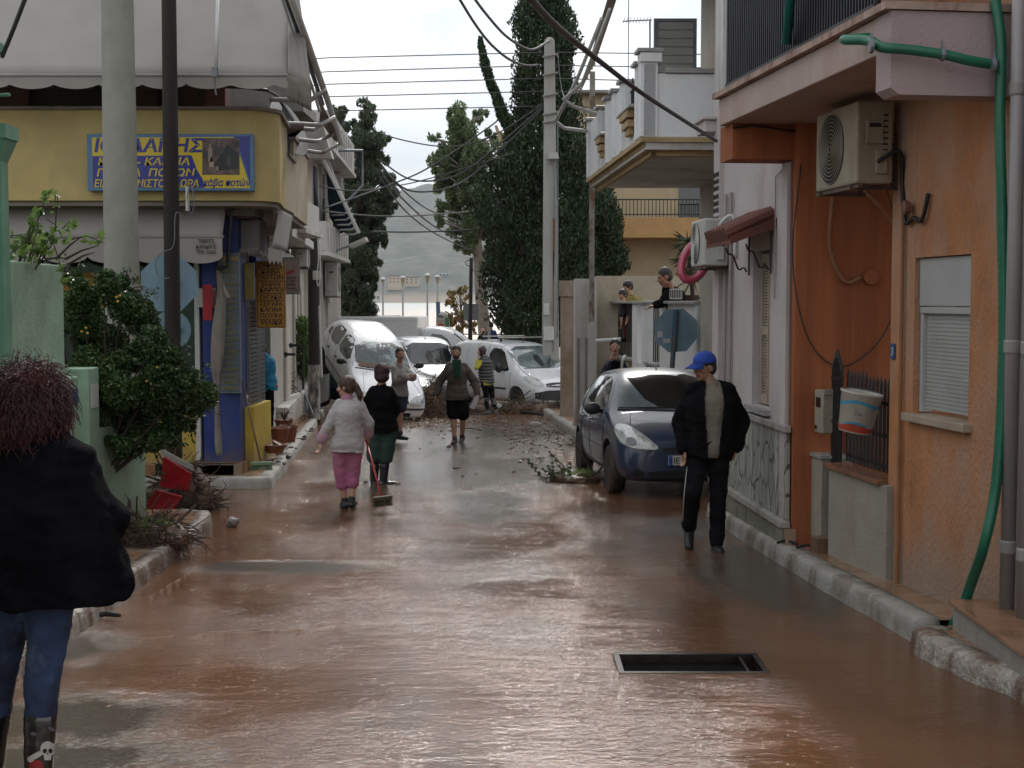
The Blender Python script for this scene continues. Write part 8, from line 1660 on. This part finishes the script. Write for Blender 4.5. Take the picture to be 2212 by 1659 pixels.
# 6 man in brown grey jacket walking
K4 = K(1020, 760, 4.6075)
Jm = JJ(K4, 24.4, head=(556, 562), neck=(560, 655), shL=(452, 705), shR=(668, 705), elL=(372, 890, .04), elR=(765, 885, .04), wrL=(318, 1050, -.05), wrR=(798, 1030, -.05), Lh=(312, 1100, -.08), Rh=(800, 1080, -.08), hipL=(520, 1060), hipR=(612, 1060), knL=(522, 1290, -.06), knR=(636, 1300, -.02), anL=(537, 1555, -.12), anR=(622, 1520, .18), toeL=(-.15, -1, 0), toeR=(-.25, -.8, -.45))
r6, b6, o6, H6_ = person('man in a brown grey jacket and black shorts walking towards the camera with papers', Jm, (-.1, -1, -.1), 1.03, TAN, .0095, (HAIRD, 'crop'), (mat('brown_grey_fleece', (.105, .082, .065), .95, .2, 6, .5, 90), 1.95, .036, .06, .4), (BLK, .86, .04), (mat('brown_clog', (.05, .02, .02), .5), 0), beard=mat('stubble', (.05, .035, .03), .8), torso=1.08)
mb = MB(); mb.prism([P(*K4(x, y), 24.05) for x, y in ((508, 640), (610, 640), (612, 760), (590, 850), (545, 850), (512, 760))], (0, .03, 0)); mb.build('green_polo_shirt', mat('dark_green_polo', (.01, .06, .035), .9), r6, bevel=.01)
mb = MB(); mb.prism([P(*K4(x, y), 24.1) for x, y in ((765, 1065), (822, 1070), (800, 1140), (762, 1215), (705, 1190), (740, 1135))], (0, .008, 0)); o = mb.build('papers', mat('paper_white', (.62, .60, .62), .7)); tag(o, 'folded white papers in the hand of the walking bearded man', 'papers')
# 7 woman in grey vest with phone
Jv = JJ(K4, 33.4, head=(848, 555), neck=(865, 615), shL=(842, 655, -.12), shR=(925, 640, .12), elL=(788, 735, -.2), elR=(955, 760, .15), wrL=(806, 640, -.15), wrR=(900, 820, .05), Lh=(822, 585, -.10), hipL=(878, 900, -.05), hipR=(940, 900, .1), knL=(902, 1065, -.05), knR=(970, 1060, .1), anL=(915, 1235, -.08), anR=(1005, 1230, .12), toeL=(-.8, -.4, 0), toeR=(.3, -.9, 0))
VEST = mat('grey_puffer', (.09, .09, .095), .7, .2, 5, .4, 60)
r7, b7, o7, H7_ = person('woman in a grey padded vest with yellow sleeves phoning beside the white van', Jv, (-.9, -.3, -.05), .98, TAN, .010, (mat('dark_brown_hair', (.05, .02, .018), .5, .3), 'bun'), (mat('yellow_sweater', (.52, .48, .05), .9, .1), 1.9, .012, .06, .1), (BLK, 1.9, .006), (mat('grey_wrapped_boots', (.16, .155, .155), .8, .3, 8, .6, 40), .85))
bm = bmesh.new(); hm = (Jv['hipL']+Jv['hipR'])/2; sm = (Jv['shL']+Jv['shR'])/2; up = sm-hm
for i in range(7): t = .02+.155*i; ellip(bm, hm+up*t, (.20, .185, .062)) 
capsule(bm, hm, sm, .14, .15); blob('padded_vest', bm, VEST, r7, .011, 2, .004, 20)
mb = MB(); c = Jv['Lh']+Vector((.05, -.02, .03)); mb.box((c.x-.035, c.y-.008, c.z-.06), (c.x+.035, c.y+.008, c.z+.06)); mb.build('phone', SEAM, r7)
# 8 woman behind the blue car
Jn = JJ(K2, 20.9, head=(414, 482), neck=(418, 548), shL=(372, 572), shR=(470, 572), elL=(345, 650, -.05), elR=(495, 680), wrL=(385, 560, -.12), wrR=(490, 790), Lh=(398, 518, -.11), hipL=(395, 770), hipR=(460, 770), knL=(395, 950), knR=(458, 950), anL=(395, 1090), anR=(458, 1090), toeL=(0, -1, 0), toeR=(0, -1, 0))
r8, b8, o8, H8_ = person('woman in a navy patterned jacket standing behind the parked blue car', Jn, (0, -1, -.05), .97, PALE, .0095, (HAIRD, 'crop'), (mat('navy_pattern_knit', (.03, .035, .08), .9, .3, 8, dirt=(.25, .24, .26), dscale=16, dpos=(.56, .62)), 1.9, .025, .04, .1), (BLK, 1.9, .01), (BLK, 0))
mb = MB(); mb.tube(smooth_path([P(*K2(445, 760), 20.7), P(*K2(450, 640), 20.66), P(*K2(456, 560), 20.72), P(*K2(470, 530), 20.9)]), .022, 6); mb.build('white_strap', PLASTIC, r8)
mb = MB(); mb.prism([P(*K2(x, y), 20.7) for x, y in ((398, 560), (442, 560), (446, 640), (442, 760), (395, 760), (392, 640))], (0, .02, 0)); mb.build('black_undershirt', BLK, r8)
# 9 balding man leaning over the terrace
Jt = JJ(K2, 22.6, head=(688, 95, -.1), neck=(722, 150), shL=(705, 175, -.15), shR=(765, 170, .2), elL=(672, 240, -.25), elR=(700, 215, .05), wrL=(632, 250, -.3), wrR=(692, 150, -.08), Lh=(608, 262, -.3), Rh=(690, 125, -.1), hipL=(770, 330, .1), hipR=(800, 330, .3), knL=(775, 480, .1), knR=(800, 480, .3), anL=(778, 560, .1), anR=(800, 560, .3), toeL=(-1, 0, 0), toeR=(-1, 0, 0))
person('balding man in black leaning on the terrace wall with his hand to his cheek', Jt, (-.95, -.2, -.35), 1.22, TAN, .010, (mat('greying_hair', (.06, .05, .045), .6, .3), 'crop'), (BLK, 1.85, .025, .03, 0), (BLK, 1.9, .01), (BLK, 0), base=(Jt['hipL'].x, 22.7, .79))
# 10, 11 children on the terrace
Jk = JJ(K2, 26.3, head=(484, 152), neck=(500, 195), shL=(478, 212, -.1), shR=(540, 205, .1), elL=(465, 265, -.2), elR=(560, 240), wrL=(478, 310, -.3), wrR=(530, 240, -.1), hipL=(500, 300, .1), hipR=(530, 300, .15), knL=(500, 380, .1), knR=(530, 380, .15), anL=(500, 425, .1), anR=(530, 425, .15), toeL=(-1, 0, 0), toeR=(-1, 0, 0))
person('small child in a yellow jacket leaning over the terrace wall', Jk, (-.8, -.55, -.3), .98, PALE, .010, (HAIRD, 'short'), (mat('mustard_jacket', (.26, .20, .05), .9, .15, 5), 1.9, .03, .0, 0), (mat('dark_trousers', (.03, .02, .025), .9), 1.9, .01), (BLK, 0), base=(Jk['hipL'].x, 25, .79))
Jl = JJ(K2, 26.0, head=(456, 195), neck=(458, 232), shL=(440, 250, -.1), shR=(482, 250), elL=(448, 300, -.2), elR=(490, 300), wrL=(450, 345, -.25), wrR=(478, 340, -.2), Lh=(448, 365, -.25), hipL=(470, 330, .1), hipR=(492, 330, .15), knL=(478, 385), knR=(496, 385), anL=(480, 430), anR=(496, 430), toeL=(-1, 0, 0), toeR=(-1, 0, 0))
person('small dark haired child hanging an arm down between the terrace pillars', Jl, (-.6, -.75, -.2), .84, TAN, .010, (HAIRD, 'short'), (mat('dark_trousers', (1, 1, 1)), 1.2, .02, .0, 0), (mat('maroon_trousers', (.08, .01, .02), .9), 1.9, .01), (BLK, 0), base=(Jl['hipL'].x, 24.7, .79))
# 12 person in turquoise jacket bending in the doorway
Jq = JJ(K5, 21.5, head=(432, 705, .1), neck=(455, 730), shL=(462, 745, -.12), shR=(470, 745, .14), elL=(455, 830, -.12), elR=(450, 830, .2), wrL=(425, 860, -.12), wrR=(415, 870, .2), hipL=(480, 940, -.06), hipR=(484, 940, .1), knL=(492, 1080, -.05), knR=(478, 1080, .12), anL=(490, 1215, -.05), anR=(476, 1212, .12), toeL=(-.7, .6, 0), toeR=(-.8, .3, 0))
r12, _, _, _ = person('person in a turquoise jacket stooping in the white house entrance beyond the shop', Jq, (-.95, .2, -.4), .98, TAN, .010, (HAIRD, 'short'), (mat('turquoise_jacket', (.01, .22, .38), .8, .12, 5), 1.9, .035, .05, .1), (BLK, 1.9, .02), (BLK, .2))
bm = bmesh.new(); capsule(bm, P(*K5(468, 935), 21.5), P(*K5(500, 930), 21.5), .12, .12, flat=((0, 0, 1), .5)); blob('red_hem', bm, mat('red_cloth', (.4, .02, .03), .9), r12, .011, 2)
# 13, 14 two figures far behind the van
def far_person(label, x, ytop, Y, topm, hair_, f, k=1.0, stripes=False):
    s = F/Y; y = lambda h: ytop+h*s; X = lambda a: x+a*s; g = lambda a, h, d=0: P(X(a), y(h), Y+d)
    J = dict(head=g(0, .12), neck=g(0, .27), shL=g(-.17, .34), shR=g(.17, .34), elL=g(-.24, .62), elR=g(.24, .62), wrL=g(-.2, .85, -.1), wrR=g(.2, .85, -.1), hipL=g(-.08, .88), hipR=g(.08, .88), knL=g(-.09, 1.28), knR=g(.09, 1.28), anL=g(-.09, 1.66), anR=g(.09, 1.66), toeL=(0, -1, 0), toeR=(0, -1, 0))
    return person(label, J, f, k, PALE, .014, hair_, (topm, 1.9, .025, .04, .1), (BLK, 1.9, .01), (BLK, 0), base=(g(0, 1.7).x, Y, gz(Y)))
far_person('bald man in a black top standing far behind the roof barred van', 1043, 709, 58, BLK, None, (.3, -1, 0))
rf = far_person('person in a blue and white striped jacket far behind the roof barred van', 1061, 697, 55, mat('blue_white_jacket', (.03, .05, .22), .8), (HAIRD, 'short'), (0, 1, 0))
mb = MB(); mb.box((P(1053, 705, 54.8).x, 54.74, P(1053, 735, 54.8).z), (P(1060, 705, 54.8).x, 54.80, P(1053, 706, 54.8).z)); mb.build('white_stripe', PLASTIC, rf[0])
# ================================================================== PLANTS, FLOOD DEBRIS, POTS
def leafy(name, label, cat, clumps, Yc, n, leaf, m, seed, asp=.5, spread=.35, twigs=60, twlen=.25, stem=BARKD, down=.1, base=None, yk=None):
    global rng; rng = np.random.default_rng(seed); rd = random.Random(seed); s = Yc/F; pos = []; mb = MB(); cs = []
    for (x, y, r) in clumps:
        c = P(x, y, Yc+rd.uniform(-spread, spread)); cs.append(c); k = int(n*(r/40)**2)
        for q in range(5): cc = c+Vector((rd.gauss(0, .5), rd.gauss(0, .5), rd.gauss(0, .5)))*r*s; pos.append(clump(cc, (r*s*rd.uniform(.35, .7),)*3, max(4, k//5), .9, .2))
    b = Vector(base) if base else Vector((cs[0].x, Yc, gz(Yc))); o = E_(name, b, label, cat)
    for c in cs: mb.tube([b, b.lerp(c, .55)+Vector((rd.uniform(-.05, .05),)*3), c], [.018, .012, .004], 5)
    ex = []
    for q in range(twigs):
        c = rd.choice(cs); d = Vector((rd.gauss(0, 1), rd.gauss(0, .6), rd.gauss(.1, .8))).normalized(); a = c+d*.1; e_ = c+d*twlen*rd.uniform(.6, 1.5); mb.tube([a, a.lerp(e_, .5)+Vector((0, 0, .03)), e_-Vector((0, 0, .03))], [.005, .004, .002], 4)
        for t in (.4, .55, .7, .8, .9, 1): ex.append(np.array(a.lerp(e_, t))+rng.normal(size=(2, 3))*.02)
    mb.build('stems', stem, o); pos = np.concatenate(pos+ex) if ex else np.concatenate(pos); leaves('foliage', pos, leaf, asp, m, o, down=down); return o
BUSH = leafmat('jasmine_leaves', (.012, .030, .010), (.075, .13, .04), rough=.35, trans=.15); LIME = leafmat('lime_leaves', (.09, .16, .04), (.22, .32, .10), rough=.5, trans=.35)
bush = leafy('climbing_bush', 'big dark green climbing bush spilling over the low mint wall', 'bush', [(175, 635, 40), (225, 640, 45), (285, 680, 45), (160, 700, 48), (235, 725, 62), (310, 765, 60), (375, 795, 45), (185, 800, 55), (270, 840, 72), (345, 860, 62), (400, 845, 36), (225, 905, 48), (300, 920, 55), (150, 610, 24), (345, 800, 55), (240, 780, 60), (215, 880, 40), (245, 905, 42), (285, 945, 38), (325, 955, 38), (355, 930, 38), (395, 890, 30), (120, 600, 18), (415, 820, 24), (170, 870, 45), (200, 930, 35), (270, 955, 30), (390, 905, 28), (330, 740, 40), (265, 620, 22)], 12.45, 3000, .042, BUSH, 21, spread=.4, twigs=190, base=(-3.75, 12.4, .2))
mb = MB(); rd = random.Random(8)
for k in range(9): x, y = rd.choice(((175, 700), (180, 720), (190, 690), (255, 640), (300, 670), (350, 800), (330, 830))); c = P(x+rd.uniform(-14, 14), y+rd.uniform(-14, 14), 12.0); mb.ell(c, (.014, .014, .012), sub=1)
mb.build('flowers', mat('yellow_flowers', (.6, .35, .04), .6), bush)
leafy('garden_shrub', 'twiggy shrub with light green leaves above the mint wall at the left edge', 'shrub', [(60, 520, 14), (80, 500, 12), (95, 525, 13), (70, 480, 9), (88, 460, 6), (110, 505, 9), (50, 545, 14), (118, 520, 8), (78, 540, 14), (100, 545, 10)], 10.5, 170, .062, LIME, 33, .7, .12, 14, .35, base=(-3.9, 10.5, 1.6))
mb = MB()
for a, b in (((120, 560), (185, 505)), ((140, 560), (215, 530)), ((150, 570), (205, 545)), ((100, 560), (150, 560))): mb.tube([P(*a, 11), P((a[0]+b[0])/2, (a[1]+b[1])/2-4, 11), P(*b, 11)], [.012, .008, .003], 5)
tag(mb.build('bare_twigs', BARKD), 'bare leafless twigs above the tall mint wall', 'twigs')
def heap(label, c, rx, ry, h, n, m, seed=1, green=0, sticks=24, r=.006, cat='debris pile', lmax=.35):
    """tangled heap of roots, straw and mud"""
    rd = random.Random(seed); o = E_('debris_pile', c, label, cat); bm = bmesh.new(); c = Vector(c)
    for k in range(9): a = rd.uniform(0, 6.3); q = rd.uniform(0, .6); ellip(bm, c+Vector((rx*q*cos(a), ry*q*sin(a), h*.15)), (rx*.5, ry*.5, h*rd.uniform(.5, .85)))
    blob('mound', bm, MUD, o, .022, 2, .03, 9, seed=seed); mb = MB()
    for k in range(n):
        a = rd.uniform(0, 6.3); q = rd.uniform(0, 1)**.5; p = c+Vector((rx*q*cos(a), ry*q*sin(a), h*(1-q*q)*rd.uniform(.5, 1.05))); d = Vector((rd.gauss(0, 1), rd.gauss(0, 1), rd.gauss(0, .5))).normalized(); L_ = rd.uniform(.06, lmax); pts = [p]
        for j in range(4): d = (d+Vector((rd.gauss(0, .35), rd.gauss(0, .35), rd.gauss(-.08, .25)))).normalized(); pts.append(pts[-1]+d*L_/4)
        mb.tube(pts, [r*rd.uniform(.5, 1)]*4+[r*.3], 4, cap=False)
    mb.build('roots', m, o); mb = MB()
    for k in range(sticks): a = rd.uniform(0, 6.3); p = c+Vector((rx*.8*cos(a)*rd.random(), ry*.8*sin(a)*rd.random(), h*rd.uniform(.4, 1))); d = Vector((rd.gauss(0, 1), rd.gauss(0, 1), rd.gauss(.1, .5))).normalized(); mb.tube([p, p+d*rd.uniform(.15, .45)], rd.uniform(.005, .014), 5)
    mb.build('sticks', BARKD, o)
    if green:
        global rng; rng = np.random.default_rng(seed); leaves('leaves', clump(c+Vector((0, 0, h*.7)), (rx*.7, ry*.7, h*.5), green), .05, .35, LIME, o)
    return o
STRAW = mat('muddy_straw', (.17, .11, .065), .8, .35, 9); ROOTS = mat('brown_roots', (.085, .05, .032), .8, .4, 9)
g = G(322, 1172, .15); heap('brown root heap with a green tuft on the near left pavement', (g.x, g.y+.1, g.z), .30, .34, .17, 700, ROOTS, 2, 220, 14)
g = G(390, 1110); dp = heap('dark heap of roots and rubbish with red panels at the end of the mint wall', (g.x-.05, g.y+.35, g.z), .34, .4, .46, 1100, ROOTS, 3, 60, 26, .007)
RP = mat('red_plastic_panel', (.38, .012, .022), .35, .08, 4, coat=.3)
for pts, Yp, lab in (([(352, 985), (412, 1022), (405, 1062), (345, 1052)], 14.55, 'upper bright red plastic panel stuck in the dark heap by the mint wall'), ([(337, 1058), (392, 1072), (368, 1118), (312, 1094)], 14.35, 'lower bright red plastic panel lying on the dark heap by the mint wall')):
    mb = MB(); mb.prism([P(x, y, Yp+i*.03) for i, (x, y) in enumerate(pts)], (.01, .03, .0)); mb.mi = 0; tag(mb.build('plastic_sheet', RP, bevel=.006), lab, 'plastic sheet')
mb = MB(); mb.prism([P(x, y, 14.6) for x, y in ((345, 968), (415, 1005), (418, 1018), (350, 985))], (0, .03, 0)); tag(mb.build('grey_board', CONC), 'thin grey board above the red panels', 'board')
g = G(503, 1138); mb = MB(); mb.ell((g.x, g.y, g.z+.045), (.055, .06, .06), sub=3)
for v in mb.bm.verts: v.co += Vector((1, 1, 1))*n2d(v.co.x*9, v.co.z*9, 2, v.co.y*9)*.03
tag(mb.build('rock', mat('grey_stone', (.30, .27, .26), .6, .2, 9, dirt=(.3, .17, .1), dscale=8), smooth=True), 'single loose stone off the end of the left kerb', 'stone')
g = G(228, 1338); mb = MB(); mb.tube([(g.x-.09, g.y, g.z+.02), (g.x+.0, g.y+.02, g.z+.035), (g.x+.10, g.y-.01, g.z+.03)], [.018, .02, .014], 6); tag(mb.build('plastic_trim', RUBBER), 'black plastic piece in the water by the near left kerb', 'debris')
g = G(12, 1500); mb = MB(); mb.ell((g.x-.02, g.y, g.z+.16), (.07, .06, .17), sub=3)
for v in mb.bm.verts: v.co.x += n2d(v.co.z*12, v.co.y*9, 1)*.03
tag(mb.build('yellow_bag', mat('yellow_plastic', (.65, .35, .02), .35), smooth=True), 'crumpled yellow plastic bag behind the boots at the lower left', 'bag')
g = G(700, 880); heap('root heap piled round the white foot of the wooden pole', (g.x-.05, 29.2, gz(29.2)), .52, .5, .95, 1500, ROOTS, 5, 0, 40, .010, lmax=.6)
heap('straw clump wedged between the tipped white car and the teal car', P(935, 855, 32.6)-Vector((0, 0, .35)), .25, .3, .75, 700, STRAW, 6, 0, 8, .008, lmax=.5)
for i, (x, y, Yp, rx, h, gn, lab) in enumerate(((1010, 885, 34.2, .8, .22, 120, 'low weedy debris under the left side of the roof barred van'), (1115, 882, 34.0, .5, .30, 160, 'root tangle round the front wheel of the roof barred van'), (1190, 885, 33.6, .55, .30, 200, 'green and brown debris in front of the roof barred van bumper'), (880, 895, 32.0, .45, .14, 0, 'thin muddy litter under the nose of the tipped white car'), (950, 893, 33.4, .6, .22, 40, 'dark litter between the teal car and the roof barred van'))):
    g = G(x, y); heap(lab, (g.x, Yp, gz(Yp)), rx, .35, h, 420, STRAW if i % 2 else ROOTS, 20+i, gn, 14, .008, lmax=.5)
g = G(1225, 1043); heap('leafy weeds caught under the rear wheel of the blue car', (g.x+.12, g.y+.25, g.z), .42, .35, .13, 260, ROOTS, 31, 420, 10, .005)
mb = MB(); rd = random.Random(12)
for k in range(9):
    p = Vector((g.x-.15+rd.uniform(-.2, .2), g.y+rd.uniform(0, .3), g.z)); e_ = p+Vector((rd.uniform(-.25, .05), rd.uniform(-.1, .2), rd.uniform(.12, .32))); mb.tube([p, p.lerp(e_, .5)+Vector((0, 0, .04)), e_], .004, 4)
    for t in (.4, .6, .8, 1): c = p.lerp(e_, t); mb.prism([c, c+Vector((.03, .0, .02)), c+Vector((.05, 0, -.015)), c+Vector((.02, 0, -.02))], (0, .002, 0))
tag(mb.build('weeds', leafmat('weed_green', (.02, .04, .02), (.06, .09, .04))), 'thin upright weeds left of the rear wheel of the blue car', 'weeds')
# long sticks and boards over the debris line
for (x0, y0, x1, y1, r, lab) in ((960, 900, 1060, 893, .02, 'long dark stick lying across the road before the vans'), (1120, 890, 1180, 896, .04, 'dark bumper strip lying on the road before the roof barred van'), (880, 880, 905, 905, .015, 'broken stick below the nose of the tipped white car'), (1000, 925, 1040, 930, .012, 'short dark stick in the gravel in the middle of the road')):
    a, b = G(x0, y0, .03), G(x1, y1, .03); mb = MB(); mb.tube([a, a.lerp(b, .5)+Vector((0, .05, .02)), b], r, 6); tag(mb.build('stick', BARKD), lab, 'stick')
mb = MB(); g = G(1157, 917, .02); mb.box((g.x-.12, g.y-.1, g.z), (g.x+.12, g.y+.1, g.z+.03)); mb.box((g.x-.10, g.y-.1, g.z+.032), (g.x+.06, g.y+.06, g.z+.05)); tag(mb.build('foam_sheet', PLASTIC), 'flat white foam scraps by the right kerb', 'litter')
# pots on the left pavement
def pot(label, cx, cy, Yp, r, h, plant=0, wide=1.25, tilt=0):
    x, y = K5(cx, cy); p = P(x, y, Yp); o = E_('plant_pot', p, label, 'plant pot', 'terracotta pots on the left pavement'); mt = Matrix.Rotation(tilt, 4, 'Y')
    mb = MB(); mb.lathe([(r*.72, 0), (r, h*.86), (r*1.12, h*.87), (r*1.12, h), (r*.98, h), (r*.9, h*.85)], p, 24, mt); mb.build('pot', TERRA, o)
    mb = MB(); mb.lathe([(r*.85, h*.86), (r*.6, h*.93)], p, 16, mt); mb.build('soil', MUD, o)
    if plant:
        mb = MB(); rd = random.Random(int(cx))
        for k in range(plant): a = rd.uniform(0, 6.3); mb.tube([p+Vector((0, 0, h*.9)), p+Vector((.06*cos(a), .06*sin(a), h+.10)), p+Vector((.13*cos(a), .13*sin(a), h+rd.uniform(.08, .2)))], [.008, .006, .002], 4)
        mb.build('dead_stems', BARKD, o)
    return o
pot('wide low terracotta bowl nearest the broom on the left pavement', 530, 1358, 19.2, .15, .12); pot('dark wet terracotta planter behind the low bowl', 560, 1300, 20.2, .14, .24, 0); pot('tall terracotta pot with muddy rim on the left pavement', 618, 1290, 21.0, .13, .26, 3); pot('terracotta pot of dead stems against the white plinth', 588, 1192, 22.2, .15, .12, 14)
pot('overturned small terracotta saucer resting in the low bowl', 545, 1318, 19.25, .09, .05, 0, tilt=.5)
rd = random.Random(5); pts = []
for k in range(130): Y = rd.uniform(19, 26.5); X = -3.05-.095*(Y-17)-rd.uniform(-.15, .75); pts.append((X, Y, gz(Y)+(.24 if X < -3.62-.08*(Y-19.5) else .12)))
scatter_bits('pavement_debris', pts, .035, mat('dark_wet_debris', (.07, .04, .028), .4, .4, 9))
mb = MB(); a, b, c = P(*K5(716, 1110), 27.5), P(*K5(720, 985), 27.6), P(*K5(773, 1112), 27.4)
for p, q in ((a, b), (b, c)): mb.tube([p, q], .022, 6)
mb.tube([a+Vector((0, .3, 0)), b], .02, 6); tag(mb.build('display_stand', GREYM), 'small folding metal stand on the left pavement by the plinth end', 'stand')
# things on the terrace: yucca, little rack, trough plants
yu = E_('yucca_plant', P(1500, 640, 22.9), 'dark spiky potted yucca behind the man on the terrace', 'plant'); p = P(1496, 640, 22.9); mb = MB(); mb.tube([p, P(1490, 560, 22.9)], .035, 6); mb.build('stem', BARKD, yu)
mb = MB(); rd = random.Random(7)
for cx, cy in ((1490, 560), (1497, 600), (1485, 520)):
    c = P(cx, cy, 22.9)
    for k in range(30):
        d = Vector((rd.gauss(0, 1), rd.gauss(0, .7), rd.gauss(.3, .8))).normalized(); s_ = d.orthogonal().normalized()*.014; L_ = rd.uniform(.22, .42); mb.prism([c-s_, c+s_, c+d*L_*.7+s_*.7-Vector((0, 0, .02)), c+d*L_-Vector((0, 0, .07))], (0, .002, 0))
mb.build('leaves', leafmat('yucca_green', (.02, .035, .018), (.06, .09, .04)), yu)
mb = MB(); mb.lathe([(.12, -.12), (.16, .08), (.15, .08)], P(1500, 648, 22.9), 16); mb.build('pot', mat('brown_pot', (.10, .05, .04), .6), yu)
mb = MB(); a, b = P(1447, 645, 22.2), P(1473, 625, 22.2)
for k in range(8): x = a.x+(b.x-a.x)*k/7; mb.tube([(x, a.y, a.z), (x, a.y, b.z)], .006, 4)
mb.tube([(a.x, a.y, b.z), (b.x, a.y, b.z)], .01, 5); mb.tube([(a.x, a.y, a.z), (b.x, a.y, a.z)], .01, 5); tag(mb.build('wire_rack', WPAINT), 'small white wire rack standing on the terrace pillar', 'rack')
leafy('trough_plant', 'green trough plant on the return wall by the balcony house', 'plant', [(1525, 610, 10), (1532, 625, 10), (1518, 640, 8), (1535, 645, 8)], 20.5, 900, .06, BUSH, 41, spread=.1, twigs=6, twlen=.1, base=(2.87, 20.5, 1.66))
# ================================================================== HAZE over the bay
hz = bpy.data.materials.new('haze'); hz.use_nodes = True; t = hz.node_tree; t.nodes.clear(); o_ = nn(t, 'ShaderNodeOutputMaterial'); v_ = nn(t, 'ShaderNodeVolumePrincipled'); v_.inputs['Density'].default_value = .00008; v_.inputs['Color'].default_value = (.80, .87, .95, 1); v_.inputs['Anisotropy'].default_value = .2; t.links.new(v_.outputs[0], o_.inputs['Volume'])
mb = MB(); mb.box((-4500, -320, -6), (4500, 4900, 520)); tag(mb.build('haze', hz), kind='stuff')
